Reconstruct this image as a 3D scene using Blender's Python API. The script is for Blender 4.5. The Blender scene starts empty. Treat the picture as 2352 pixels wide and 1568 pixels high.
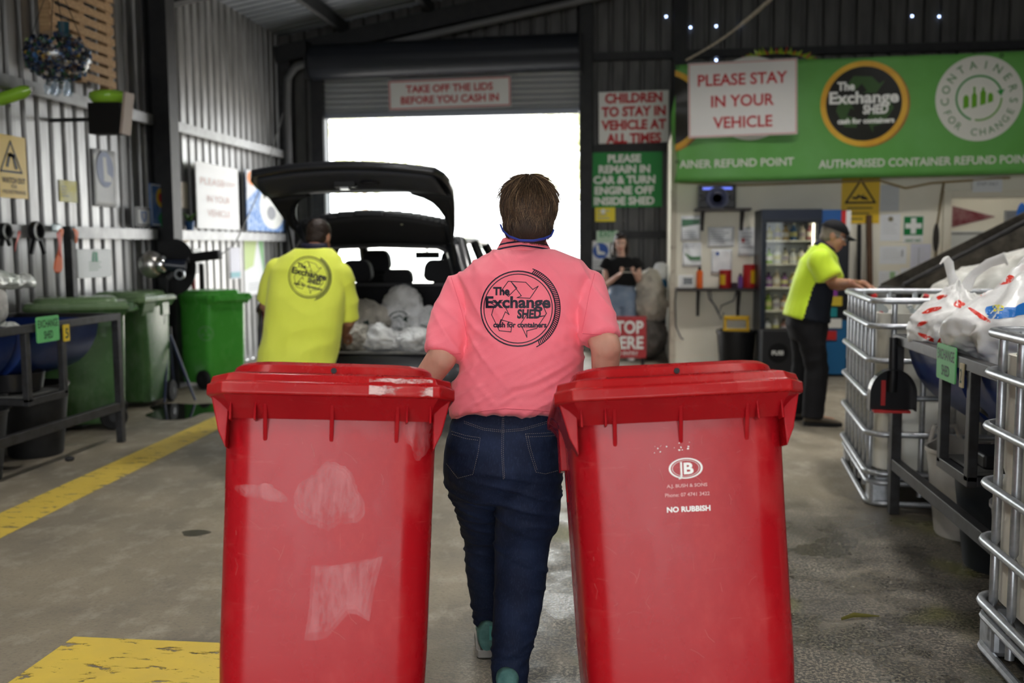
import bpy, bmesh, math, random
import numpy as np
from mathutils import Vector, Matrix, noise
from mathutils.bvhtree import BVHTree

random.seed(11)
SC = bpy.context.scene
COL = SC.collection
PI = math.pi
R = math.radians
V = Vector

# ------------------------------------------------------------ camera
FPX, CXP, CYP, CAM_H = 2290.0, 1176.0, 784.0, 1.42
YAW, PITCH, ROLL = R(6.8255), R(5.4212), R(-0.35)
CAM_R = Matrix.Rotation(YAW, 3, 'Z') @ Matrix.Rotation(PI / 2 - PITCH, 3, 'X') @ Matrix.Rotation(ROLL, 3, 'Z')
cam_data = bpy.data.cameras.new('camera')
cam_data.sensor_width = 36.0
cam_data.lens = FPX / 2352.0 * 36.0
cam_data.clip_start = 0.05
cam_data.clip_end = 300
cam_data.dof.use_dof = True
cam_data.dof.focus_distance = 3.05
cam_data.dof.aperture_fstop = 2.4
cam = bpy.data.objects.new('camera', cam_data)
COL.objects.link(cam)
cam.matrix_world = Matrix.Translation((0, 0, CAM_H)) @ CAM_R.to_4x4()
SC.camera = cam


def at(px, py, Y=None, X=None, Z=None):
    """the point of the shed seen at a place of the photograph, on a plane of known depth, side or height"""
    r = CAM_R @ V(((px - CXP) / FPX, -(py - CYP) / FPX, -1.0))
    t = Y / r.y if Y is not None else (X / r.x if X is not None else (Z - CAM_H) / r.z)
    return V((0, 0, CAM_H)) + r * t


# ------------------------------------------------------------ world, sun, exposure
SC.view_settings.view_transform = 'Standard'
SC.view_settings.look = 'None'
SC.view_settings.exposure = 0.78
SC.view_settings.gamma = 1.0
SC.view_settings.use_curve_mapping = False
world = bpy.data.worlds.new('sky')
SC.world = world
world.use_nodes = True
wnt = world.node_tree
wbg = wnt.nodes['Background']
wbg.inputs['Color'].default_value = (0.95, 0.98, 1.0, 1)
wbg.inputs['Strength'].default_value = 4.2
SC.cycles.max_bounces = 8
SC.cycles.diffuse_bounces = 4
SC.cycles.glossy_bounces = 4
SC.cycles.transmission_bounces = 6
SC.cycles.transparent_max_bounces = 12
SC.cycles.caustics_reflective = False
SC.cycles.caustics_refractive = False
SC.cycles.sample_clamp_indirect = 6.0


def light(name, kind, loc, direction, energy, color=(1, 1, 1), size=None, portal=False, angle=None):
    d = bpy.data.lights.new(name, kind)
    d.energy = energy
    d.color = color
    if size:
        d.shape = 'RECTANGLE'
        d.size, d.size_y = size
    if angle:
        d.angle = angle
    if portal:
        d.cycles.is_portal = True
    o = bpy.data.objects.new(name, d)
    o.location = loc
    o.rotation_euler = V(direction).to_track_quat('-Z', 'Y').to_euler()
    COL.objects.link(o)
    return o


light('sun', 'SUN', (0, 30, 20), (0.45, 0.45, -1), 22.0, (1, .96, .9), angle=R(1))
light('daylight_back_doorway', 'AREA', (-2.45, 13.95, 1.6), (0, -1, 0), 1, size=(3.6, 3.3), portal=True)
light('daylight_front_opening', 'AREA', (0.3, -5.95, 1.7), (0, 1, 0), 1, size=(7.6, 3.4), portal=True)

# ------------------------------------------------------------ materials
MATS = {}


def ramp2(nt, fac, c0, c1, p0=0.35, p1=0.65):
    r = nt.nodes.new('ShaderNodeValToRGB')
    r.color_ramp.elements[0].position = p0
    r.color_ramp.elements[1].position = p1
    r.color_ramp.elements[0].color = (*c0, 1)
    r.color_ramp.elements[1].color = (*c1, 1)
    nt.links.new(fac, r.inputs[0])
    return r.outputs[0]


def noise_node(nt, scale, detail=4, rough=.55, stretch=None, coord='Object', dist=0.0):
    tc = nt.nodes.new('ShaderNodeTexCoord')
    mp = nt.nodes.new('ShaderNodeMapping')
    if stretch:
        mp.inputs['Scale'].default_value = stretch
    nt.links.new(tc.outputs[coord], mp.inputs[0])
    n = nt.nodes.new('ShaderNodeTexNoise')
    n.inputs['Scale'].default_value = scale
    n.inputs['Detail'].default_value = detail
    n.inputs['Roughness'].default_value = rough
    n.inputs['Distortion'].default_value = dist
    nt.links.new(mp.outputs[0], n.inputs['Vector'])
    return n.outputs['Fac']


def mat(name, c, rough=.5, metal=0.0, c2=None, nscale=6, p=(.38, .66), stretch=None, bump=0.0, bscale=40,
        bstretch=None, spec=None, trans=0.0, alpha=1.0, emit=None, estr=0.0, sheen=0.0, coat=0.0, sss=0.0, rough2=None, detail=4):
    if name in MATS:
        return MATS[name]
    if spec is None:
        spec = .5 if (rough < .34 or metal > .3) else (.16 if rough >= .6 else .25)
    m = bpy.data.materials.new(name)
    m.use_nodes = True
    nt = m.node_tree
    b = nt.nodes['Principled BSDF']
    b.inputs['Base Color'].default_value = (*c, 1)
    b.inputs['Roughness'].default_value = rough
    b.inputs['Metallic'].default_value = metal
    b.inputs['Specular IOR Level'].default_value = spec
    b.inputs['Transmission Weight'].default_value = trans
    b.inputs['Alpha'].default_value = alpha
    b.inputs['Sheen Weight'].default_value = sheen
    b.inputs['Coat Weight'].default_value = coat
    if sss:
        b.inputs['Subsurface Weight'].default_value = sss
        b.inputs['Subsurface Radius'].default_value = (.02, .008, .004)
    if emit:
        b.inputs['Emission Color'].default_value = (*emit, 1)
        b.inputs['Emission Strength'].default_value = estr
    if c2:
        f = noise_node(nt, nscale, detail, stretch=stretch)
        nt.links.new(ramp2(nt, f, c, c2, *p), b.inputs['Base Color'])
        if rough2 is not None:
            mr = nt.nodes.new('ShaderNodeMapRange')
            mr.inputs['From Min'].default_value = p[0]
            mr.inputs['From Max'].default_value = p[1]
            mr.inputs['To Min'].default_value = rough
            mr.inputs['To Max'].default_value = rough2
            nt.links.new(f, mr.inputs[0])
            nt.links.new(mr.outputs[0], b.inputs['Roughness'])
    if bump:
        f = noise_node(nt, bscale, 4, stretch=bstretch)
        bp = nt.nodes.new('ShaderNodeBump')
        bp.inputs['Strength'].default_value = bump
        bp.inputs['Distance'].default_value = .01
        nt.links.new(f, bp.inputs['Height'])
        nt.links.new(bp.outputs[0], b.inputs['Normal'])
    MATS[name] = m
    return m


def glass_mat(name, tint=(1, 1, 1), clear=.9, rough=.03):
    """thin see-through pane or film"""
    if name in MATS:
        return MATS[name]
    m = bpy.data.materials.new(name)
    m.use_nodes = True
    nt = m.node_tree
    nt.nodes.clear()
    out = nt.nodes.new('ShaderNodeOutputMaterial')
    mx = nt.nodes.new('ShaderNodeMixShader')
    tr = nt.nodes.new('ShaderNodeBsdfTransparent')
    gl = nt.nodes.new('ShaderNodeBsdfGlossy')
    tr.inputs[0].default_value = (*tint, 1)
    gl.inputs['Color'].default_value = (.9, .92, .92, 1)
    gl.inputs['Roughness'].default_value = rough
    mx.inputs[0].default_value = (1 - clear) * .7
    nt.links.new(tr.outputs[0], mx.inputs[1])
    nt.links.new(gl.outputs[0], mx.inputs[2])
    nt.links.new(mx.outputs[0], out.inputs[0])
    MATS[name] = m
    return m


# ------------------------------------------------------------ mesh helpers
class G:
    """collects shapes; build() links them as ONE mesh object"""

    def __init__(s):
        s.v, s.f, s.mi = [], [], []

    def add(s, vs, fs, m=0):
        o = len(s.v)
        s.v += [V(p) for p in vs]
        s.f += [tuple(i + o for i in f) for f in fs]
        s.mi += [m] * len(fs)
        return s

    def box(s, c, d, rot=None, m=0):
        x, y, z = [k / 2 for k in d]
        vs = [V((a, b, e)) for a in (-x, x) for b in (-y, y) for e in (-z, z)]
        if rot is not None:
            vs = [rot @ p for p in vs]
        vs = [p + V(c) for p in vs]
        return s.add(vs, [(0, 1, 3, 2), (4, 6, 7, 5), (0, 4, 5, 1), (2, 3, 7, 6), (0, 2, 6, 4), (1, 5, 7, 3)], m)

    def bar(s, p0, p1, w, h, up=(0, 0, 1), m=0):
        p0, p1 = V(p0), V(p1)
        d = (p1 - p0)
        L = d.length
        d.normalize()
        x = d.cross(V(up))
        if x.length < 1e-4:
            x = d.cross(V((0, 1, 0)))
        x.normalize()
        u = x.cross(d)
        rot = Matrix((x, d, u)).transposed()
        return s.box((p0 + p1) / 2, (w, L, h), rot, m)

    def rings(s, rs, cap=True, closed=False, m=0):
        n = len(rs[0])
        vs = [p for r in rs for p in r]
        fs = []
        k = len(rs)
        for i in range(k if closed else k - 1):
            a, b = i * n, ((i + 1) % k) * n
            for j in range(n):
                j2 = (j + 1) % n
                fs.append((a + j, a + j2, b + j2, b + j))
        if cap and not closed:
            fs.append(tuple(reversed(range(n))))
            fs.append(tuple(range((k - 1) * n, k * n)))
        return s.add(vs, fs, m)

    def tube(s, pts, r, n=8, closed=False, m=0, flat=1.0, up=None):
        pts = [V(p) for p in pts]
        k = len(pts)
        rr = r if isinstance(r, (list, tuple)) else [r] * k
        rs = []
        prev = None
        for i, p in enumerate(pts):
            if closed:
                t = pts[(i + 1) % k] - pts[i - 1]
            else:
                t = pts[min(i + 1, k - 1)] - pts[max(i - 1, 0)]
            if t.length < 1e-9:
                t = V((0, 0, 1))
            t.normalize()
            if prev is None:
                a = V(up) if up is not None else (V((0, 0, 1)) if abs(t.z) < .9 else V((1, 0, 0)))
            else:
                a = prev
            x = (a - t * a.dot(t))
            if x.length < 1e-6:
                x = t.orthogonal()
            x.normalize()
            prev = x
            y = t.cross(x)
            rs.append([p + (x * math.cos(2 * PI * j / n) + y * math.sin(2 * PI * j / n) * flat) * rr[i] for j in range(n)])
        return s.rings(rs, True, closed, m)

    def cyl(s, p0, p1, r0, r1=None, n=20, m=0):
        return s.tube([p0, p1], [r0, r0 if r1 is None else r1], n, m=m)

    def lathe(s, prof, n=24, c=(0, 0, 0), M=None, m=0, cap=True):
        rs = []
        for (r, z) in prof:
            ring = [V((max(r, 1e-4) * math.cos(2 * PI * j / n), max(r, 1e-4) * math.sin(2 * PI * j / n), z)) for j in range(n)]
            if M is not None:
                ring = [M @ p for p in ring]
            rs.append([p + V(c) for p in ring])
        return s.rings(rs, cap, False, m)

    def ball(s, c, r, n=14, k=9, rot=None, m=0):
        r = V((r, r, r)) if not hasattr(r, '__len__') else V(r)
        rs = []
        for i in range(k + 1):
            a = -PI / 2 + PI * i / k
            ring = []
            for j in range(n):
                b = 2 * PI * j / n
                q = max(math.cos(a), 1e-3)
                p = V((r.x * q * math.cos(b), r.y * q * math.sin(b), r.z * math.sin(a)))
                if rot is not None:
                    p = rot @ p
                ring.append(p + V(c))
            rs.append(ring)
        return s.rings(rs, True, False, m)

    def prism(s, poly, z0, z1, M=None, m=0):
        n = len(poly)
        vs = [V((x, y, z0)) for x, y in poly] + [V((x, y, z1)) for x, y in poly]
        if M is not None:
            vs = [M @ p for p in vs]
        fs = [tuple(reversed(range(n))), tuple(range(n, 2 * n))] + [(i, (i + 1) % n, (i + 1) % n + n, i + n) for i in range(n)]
        return s.add(vs, fs, m)

    def sheet(s, fn, nu, nv, m=0, thick=0.0):
        vs = [V(fn(i / nu, j / nv)) for j in range(nv + 1) for i in range(nu + 1)]
        fs = [(j * (nu + 1) + i, j * (nu + 1) + i + 1, (j + 1) * (nu + 1) + i + 1, (j + 1) * (nu + 1) + i) for j in range(nv) for i in range(nu)]
        return s.add(vs, fs, m)

    def merge(s, g, M=None, m=None):
        vs = [M @ p for p in g.v] if M is not None else g.v
        o = len(s.v)
        s.v += [p.copy() for p in vs]
        s.f += [tuple(i + o for i in f) for f in g.f]
        s.mi += g.mi if m is None else [m] * len(g.f)
        return s

    def mesh(s, name='m'):
        me = bpy.data.meshes.new(name)
        me.from_pydata([tuple(p) for p in s.v], [], s.f)
        me.polygons.foreach_set('material_index', s.mi)
        me.update()
        return me

    def build(s, name, mats, parent=None, smooth=None, world=False, bevel=0.0, solid=0.0, subsurf=0):
        return put(name, s.mesh(name), mats, parent, smooth, world, bevel, solid, subsurf, recalc=True)


def wm(o):
    m = o.matrix_basis.copy()
    if o.parent:
        m = wm(o.parent) @ o.matrix_parent_inverse @ m
    return m


def put(name, me, mats, parent=None, smooth=None, world=False, bevel=0.0, solid=0.0, subsurf=0, recalc=False):
    me.name = name
    if not isinstance(mats, (list, tuple)):
        mats = [mats]
    for m in mats:
        me.materials.append(m)
    if recalc:
        bm = bmesh.new()
        bm.from_mesh(me)
        bmesh.ops.recalc_face_normals(bm, faces=bm.faces)
        bm.to_mesh(me)
        bm.free()
    if smooth is not None:
        me.polygons.foreach_set('use_smooth', [True] * len(me.polygons))
        if smooth < 180:
            try:
                me.set_sharp_from_angle(angle=R(smooth))
            except Exception:
                pass
    o = bpy.data.objects.new(name, me)
    COL.objects.link(o)
    if parent is not None:
        o.parent = parent
        if world:
            o.matrix_parent_inverse = wm(parent).inverted()
    if bevel:
        b = o.modifiers.new('bevel', 'BEVEL')
        b.width = bevel
        b.segments = 2
        b.limit_method = 'ANGLE'
        b.angle_limit = R(40)
    if solid:
        b = o.modifiers.new('solid', 'SOLIDIFY')
        b.thickness = solid
        b.offset = 0
    if subsurf:
        b = o.modifiers.new('sub', 'SUBSURF')
        b.levels = b.render_levels = subsurf
    return o


def tag(o, label, cat, group=None, kind=None):
    o['label'] = label
    o['category'] = cat
    if group:
        o['group'] = group
    if kind:
        o['kind'] = kind
    return o


def thing(name, label, cat, loc=(0, 0, 0), rz=0.0, group=None, rot=None):
    o = bpy.data.objects.new(name, None)
    o.empty_display_size = .1
    COL.objects.link(o)
    o.location = loc
    o.rotation_euler = (0, 0, rz)
    if rot is not None:
        o.rotation_euler = rot
    return tag(o, label, cat, group)


def struct(o):
    o['kind'] = 'structure'
    return o


def clone(src, loc, rz=None, label=None, scale=None):
    def cp(o, parent):
        c = o.copy()
        COL.objects.link(c)
        if parent is not None:
            c.parent = parent
        for ch in [k for k in KIDS.get(o.name, [])]:
            cp(ch, c)
        return c
    KIDS = {}
    for k in bpy.data.objects:
        if k.parent:
            KIDS.setdefault(k.parent.name, []).append(k)
    r = cp(src, None)
    r.location = loc
    if rz is not None:
        r.rotation_euler = (0, 0, rz)
    if label:
        r['label'] = label
    if scale:
        r.scale = scale
    return r


_TMP = None


def evaluated(o):
    """mesh of an object that is not linked to the scene (font or remesh), through a scratch scene"""
    global _TMP
    if _TMP is None:
        _TMP = bpy.data.scenes.new('scratch')
    _TMP.collection.objects.link(o)
    vl = _TMP.view_layers[0]
    vl.update()
    dg = vl.depsgraph
    me = bpy.data.meshes.new_from_object(o.evaluated_get(dg), depsgraph=dg)
    _TMP.collection.objects.unlink(o)
    d = o.data
    bpy.data.objects.remove(o)
    if isinstance(d, bpy.types.Mesh):
        bpy.data.meshes.remove(d)
    else:
        bpy.data.curves.remove(d)
    return me


def fuse(g, voxel=.008, smooth=4, fac=.5):
    """one continuous surface out of overlapping shapes"""
    me = g.mesh('fuse')
    bm = bmesh.new()
    bm.from_mesh(me)
    bmesh.ops.recalc_face_normals(bm, faces=bm.faces)
    bm.to_mesh(me)
    bm.free()
    o = bpy.data.objects.new('fuse', me)
    r = o.modifiers.new('r', 'REMESH')
    r.mode = 'VOXEL'
    r.voxel_size = voxel
    if smooth:
        s = o.modifiers.new('s', 'SMOOTH')
        s.iterations = smooth
        s.factor = fac
    return evaluated(o)


def displace(me, fn):
    vs = me.vertices
    ns = [v.normal.copy() for v in vs]
    for i, v in enumerate(vs):
        d = fn(v.co, ns[i])
        if d:
            v.co += ns[i] * d
    me.update()


def frame(c, right, up):
    """matrix of a flat face: x right, y up, z out of it"""
    x = V(right).normalized()
    y = V(up)
    y = (y - x * x.dot(y)).normalized()
    z = x.cross(y)
    m = Matrix((x, y, z)).transposed().to_4x4()
    m.translation = V(c)
    return m


_TXT = {}


def text_g(s, h=1.0, bold=.012, sx=1.0, align='CENTER', shear=0.0, depth=0.0):
    """lettering, cap height h, base line at y=0"""
    key = (s, bold, align, shear)
    if key not in _TXT:
        cu = bpy.data.curves.new('t', 'FONT')
        cu.body = s
        cu.size = 1
        cu.align_x = align
        cu.offset = bold
        cu.shear = shear
        cu.resolution_u = 3
        me = evaluated(bpy.data.objects.new('t', cu))
        _TXT[key] = ([v.co.copy() for v in me.vertices], [tuple(p.vertices) for p in me.polygons])
        bpy.data.meshes.remove(me)
    vs, fs = _TXT[key]
    k = h / .73
    g = G()
    g.add([V((p.x * k * sx, p.y * k, depth)) for p in vs], fs)
    return g


def text_fit(s, w, h, bold=.02, shear=0.0, depth=0.0):
    g = text_g(s, h, bold, 1.0, 'CENTER', shear, depth)
    xs = [p.x for p in g.v]
    k = w / (max(xs) - min(xs))
    c = (max(xs) + min(xs)) / 2
    for p in g.v:
        p.x = (p.x - c) * k
    return g


def arc_text(s, r, h, a0, a1, bold=.012, inside=False, depth=0.0):
    g = G()
    n = len(s)
    for i, ch in enumerate(s):
        if ch == ' ':
            continue
        a = a0 + (a1 - a0) * (i / (n - 1))
        t = text_g(ch, h, bold, 1.0, 'CENTER', 0, depth)
        if not inside:
            M = Matrix.Rotation(a - PI / 2, 4, 'Z') @ Matrix.Translation((0, r, 0))
        else:
            M = Matrix.Rotation(a + PI / 2, 4, 'Z') @ Matrix.Translation((0, -r - h, 0))
        g.merge(t, M)
    return g


def ring2d(r0, r1, a0=0, a1=2 * PI, n=48, c=(0, 0), depth=0.0, ys=1.0):
    g = G()
    vs, fs = [], []
    for i in range(n + 1):
        a = a0 + (a1 - a0) * i / n
        for r in (r0, r1):
            vs.append((c[0] + r * math.cos(a), c[1] + r * math.sin(a) * ys, depth))
    for i in range(n):
        fs.append((2 * i, 2 * i + 1, 2 * i + 3, 2 * i + 2))
    return g.add(vs, fs)


def disc2d(r, n=40, c=(0, 0), depth=0.0, ys=1.0):
    return G().add([(c[0] + r * math.cos(2 * PI * i / n), c[1] + r * math.sin(2 * PI * i / n) * ys, depth) for i in range(n)], [tuple(range(n))])


def poly2d(pts, depth=0.0):
    return G().add([(x, y, depth) for x, y in pts], [tuple(range(len(pts)))])


def stroke2d(pts, w, closed=False, depth=0.0):
    g = G()
    k = len(pts)
    for i in range(k if closed else k - 1):
        a, b = V((*pts[i], 0)), V((*pts[(i + 1) % k], 0))
        d = (b - a)
        if d.length < 1e-6:
            continue
        d.normalize()
        n = V((-d.y, d.x, 0)) * w / 2
        e = d * w / 2
        g.add([a - n - e, b - n + e, b + n + e, a + n - e], [(0, 1, 2, 3)])
    for p in g.v:
        p.z = depth
    return g


def wrap(g, bvh, M, direction, lift=.0015, cell=.012):
    """cut flat art into small cells and lay it on a surface"""
    me = g.mesh('w')
    bm = bmesh.new()
    bm.from_mesh(me)
    bpy.data.meshes.remove(me)
    bmesh.ops.transform(bm, matrix=Matrix.Identity(4), verts=bm.verts)
    for ax in (0, 1):
        cs = [v.co[ax] for v in bm.verts]
        a, b = min(cs), max(cs)
        k = int((b - a) / cell)
        for i in range(1, k + 1):
            no = V((0, 0, 0))
            no[ax] = 1
            co = V((0, 0, 0))
            co[ax] = a + (b - a) * i / (k + 1)
            bmesh.ops.bisect_plane(bm, geom=bm.verts[:] + bm.edges[:] + bm.faces[:], plane_co=co, plane_no=no)
    d = V(direction).normalized()
    dead = []
    for v in bm.verts:
        p = M @ v.co
        hit = bvh.ray_cast(p - d * .6, d, 1.6)
        if hit[0] is None:
            dead.append(v)
            v.co = p
        else:
            v.co = hit[0] - d * lift
    if dead:
        bmesh.ops.delete(bm, geom=dead, context='VERTS')
    out = bpy.data.meshes.new('w')
    bm.to_mesh(out)
    bm.free()
    return out


def bvh_of(me):
    return BVHTree.FromPolygons([v.co.copy() for v in me.vertices], [tuple(p.vertices) for p in me.polygons])


def rrect(w, h, r, n=5):
    pts = []
    for cx, cy, a0 in ((w / 2 - r, h / 2 - r, 0), (-w / 2 + r, h / 2 - r, PI / 2), (-w / 2 + r, -h / 2 + r, PI), (w / 2 - r, -h / 2 + r, 3 * PI / 2)):
        for i in range(n + 1):
            a = a0 + PI / 2 * i / n
            pts.append((cx + r * math.cos(a), cy + r * math.sin(a)))
    return pts


def board(name, label, cat, M, w, h, mats, art=(), t=.006, group=None, border=None, curl=0.0):
    """a flat sign, poster or paper; art = [(part name, G in face coords, material)]"""
    root = thing(name, label, cat, group=group)
    root.matrix_basis = M
    g = G()
    if curl:
        g.sheet(lambda u, v: ((u - .5) * w, (v - .5) * h, t + curl * math.sin(u * 5 + v * 3) * .5 + curl * .5), 8, 8)
        g.build('sheet', mats, root, smooth=60, solid=.001)
    else:
        g.box((0, 0, t / 2), (w, h, t))
        g.build('sheet', mats, root)
    z = t + curl + .0015
    if border:
        bw, bm_ = border
        a, b = w / 2 - bw, h / 2 - bw
        gg = stroke2d([(-a, -b), (a, -b), (a, b), (-a, b)], bw, True, z)
        gg.build('border', bm_, root)
    for i, (nm, ga, ma) in enumerate(art):
        for p in ga.v:
            p.z = z + .0006 * (i + 1)
        ga.build(nm, ma, root)
    return root
# ============================================================ the shed
XL, XR, YB, YF = -4.87, 9.0, 13.7, -6.0
EAVE, RIDGE_X, SLOPE = 4.25, 4.2, math.tan(R(10.5))


def roof_z(x):
    return EAVE + SLOPE * ((x - XL) if x < RIDGE_X else (2 * RIDGE_X - x - XL))


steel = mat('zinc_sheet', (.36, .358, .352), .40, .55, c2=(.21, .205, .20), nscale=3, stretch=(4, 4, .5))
steel_dim = mat('dark_zinc_sheet', (.12, .117, .113), .5, .3, c2=(.075, .073, .071), nscale=3, stretch=(4, 4, .5))  # darker zinc tone for the front, right and back walls
steel_roof = mat('roof_sheet', (.30, .32, .35), .45, .3, c2=(.24, .26, .29), nscale=2)
girt_m = mat('girt_steel', (.30, .30, .30), .45, .4, c2=(.22, .22, .22), nscale=8)
dark_steel = mat('painted_dark_steel', (.016, .017, .019), .55, 0, spec=.3, c2=(.026, .026, .027), nscale=9)
frame_steel = mat('bare_frame_steel', (.040, .040, .043), .45, .3, spec=.35, c2=(.022, .021, .020), nscale=14)
galv = mat('galvanised_tube', (.48, .50, .53), .36, .75, c2=(.36, .38, .40), nscale=30)
black_pl = mat('black_plastic', (.010, .010, .011), .45, spec=.3)
black_rub = mat('black_rubber', (.012, .012, .012), .75, spec=.3)
white_pl = mat('white_plastic', (.78, .78, .76), .4)
chrome = mat('bright_metal', (.75, .75, .76), .18, 1.0)
cream = mat('cream_paint', (.84, .80, .68), .55, c2=(.76, .72, .60), nscale=1.6, p=(.4, .75))
paper = mat('white_paper', (.78, .79, .80), .5)
white_sign = mat('white_sign_board', (.80, .79, .77), .35)
red_ink = mat('red_lettering', (.52, .025, .03), .5)
black_ink = mat('black_lettering', (.012, .012, .014), .5)
white_ink = mat('white_lettering', (.82, .83, .80), .5)
grey_ink = mat('grey_print', (.36, .37, .40), .6)
green_ink = mat('green_print', (.03, .24, .08), .5)
blue_ink = mat('blue_print', (.04, .11, .42), .5)
yellow_sign = mat('yellow_sign_board', (.80, .52, .03), .35)

# ---- floor
fm = bpy.data.materials.new('worn_concrete')
fm.use_nodes = True
nt = fm.node_tree
fb = nt.nodes['Principled BSDF']


def mathn(nt, op, a, b, clamp=True):
    n = nt.nodes.new('ShaderNodeMath')
    n.operation = op
    n.use_clamp = clamp
    for i, k in enumerate((a, b)):
        if isinstance(k, (int, float)):
            n.inputs[i].default_value = k
        else:
            nt.links.new(k, n.inputs[i])
    return n.outputs[0]


def mixc(nt, fac, a, b):
    n = nt.nodes.new('ShaderNodeMixRGB')
    for i, k in enumerate((fac, a, b)):
        if isinstance(k, (int, float)):
            n.inputs[i].default_value = k
        elif isinstance(k, tuple):
            n.inputs[i].default_value = (*k, 1)
        else:
            nt.links.new(k, n.inputs[i])
    return n.outputs[0]


def smooth_map(nt, x, a, b):
    n = nt.nodes.new('ShaderNodeMapRange')
    n.interpolation_type = 'SMOOTHSTEP'
    n.inputs['From Min'].default_value = a
    n.inputs['From Max'].default_value = b
    nt.links.new(x, n.inputs[0])
    return n.outputs[0]


geo = nt.nodes.new('ShaderNodeNewGeometry')
sep = nt.nodes.new('ShaderNodeSeparateXYZ')
nt.links.new(geo.outputs['Position'], sep.inputs[0])
big = noise_node(nt, 1.1, 5, .6)
mid = noise_node(nt, 7, 6, .65, stretch=(1, .6, 1))
fine = noise_node(nt, 62, 3, .6)
speck = noise_node(nt, 80, 4, .7, dist=.2)
base = ramp2(nt, big, (.27, .228, .165), (.14, .12, .092), .36, .66)
base = mixc(nt, ramp2(nt, mid, (0, 0, 0), (1, 1, 1), .5, .75), base, (.37, .33, .26))
base = mixc(nt, ramp2(nt, noise_node(nt, 3.1, 8, .75), (0, 0, 0), (.75, .75, .75), .60, .72), base, (.085, .08, .07))
base = mixc(nt, ramp2(nt, fine, (0, 0, 0), (.6, .6, .6), .52, .72), base, (.10, .095, .085))
wet_x = mathn(nt, 'MULTIPLY', smooth_map(nt, sep.outputs[0], -.75, -.3), smooth_map(nt, sep.outputs[0], 2.9, 1.9))
wet_y = mathn(nt, 'MULTIPLY', smooth_map(nt, sep.outputs[1], 2.5, 3.1), smooth_map(nt, sep.outputs[1], 6.4, 4.6))
wet = mathn(nt, 'MULTIPLY', wet_x, wet_y)
wetn = mathn(nt, 'MULTIPLY', wet, smooth_map(nt, noise_node(nt, 2.4, 5, .65), .38, .60))
spk = mathn(nt, 'MULTIPLY', ramp2(nt, speck, (0, 0, 0), (1, 1, 1), .44, .51), mathn(nt, 'MULTIPLY', wet, smooth_map(nt, noise_node(nt, 3.5, 4, .6), .18, .5)))
base = mixc(nt, mathn(nt, 'MULTIPLY', wetn, .62), base, (.062, .056, .042))
base = mixc(nt, mathn(nt, 'MULTIPLY', spk, .9), base, (.018, .018, .017))
moss = mathn(nt, 'MULTIPLY', wet, smooth_map(nt, noise_node(nt, 1.4, 2, .5, stretch=(1.3, 1, 1)), .56, .68))
base = mixc(nt, mathn(nt, 'MULTIPLY', moss, .55), base, (.13, .13, .02))
nt.links.new(base, fb.inputs['Base Color'])
rg = nt.nodes.new('ShaderNodeMapRange')
rg.inputs['To Min'].default_value = .55
rg.inputs['To Max'].default_value = .16
nt.links.new(wetn, rg.inputs[0])
nt.links.new(rg.outputs[0], fb.inputs['Roughness'])
bp = nt.nodes.new('ShaderNodeBump')
bp.inputs['Strength'].default_value = .6
bp.inputs['Distance'].default_value = .006
hh = mathn(nt, 'ADD', mathn(nt, 'MULTIPLY', speck, .7), mathn(nt, 'MULTIPLY', fine, .3))
nt.links.new(hh, bp.inputs['Height'])
nt.links.new(bp.outputs[0], fb.inputs['Normal'])
struct(G().box(((XL + XR) / 2, (YB + YF) / 2, -.06), (XR - XL, YB - YF, .12)).build('floor', fm))

# ---- painted floor lines
ym = bpy.data.materials.new('worn_yellow_floor_paint')
ym.use_nodes = True
nt = ym.node_tree
yb = nt.nodes['Principled BSDF']
nt.links.new(mixc(nt, noise_node(nt, 9, 4), (.70, .50, .06), (.55, .40, .08)), yb.inputs['Base Color'])
yb.inputs['Roughness'].default_value = .5
nt.links.new(ramp2(nt, noise_node(nt, 13, 7, .7, stretch=(.55, 1.5, 1), dist=.3), (0, 0, 0), (1, 1, 1), .405, .43), yb.inputs['Alpha'])


def floor_paint(name, pts, label, z=.002):
    g = G()
    g.prism(pts, .0005, z)
    o = g.build(name, ym)
    tag(o, label, 'floor marking')
    return o


floor_paint('floor_line', [(-3.36, 4.2), (-3.08, 4.2), (-3.26, 8.1), (-3.30, 12.6), (-3.53, 12.6), (-3.51, 8.1)],
            'long worn yellow line painted on the concrete beside the left bench')
floor_paint('floor_box', [(-2.03, 2.3), (-.95, 2.3), (-.95, 3.335), (-2.03, 3.335)],
            'chipped yellow painted patch on the concrete left of the left red bin', .0022)
floor_paint('floor_stripe', [(-.02, 4.3), (.22, 4.3), (.12, 6.6), (-.10, 6.6)],
            'faded yellow stripe on wet concrete behind the woman in the pink shirt', .0018)

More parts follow.
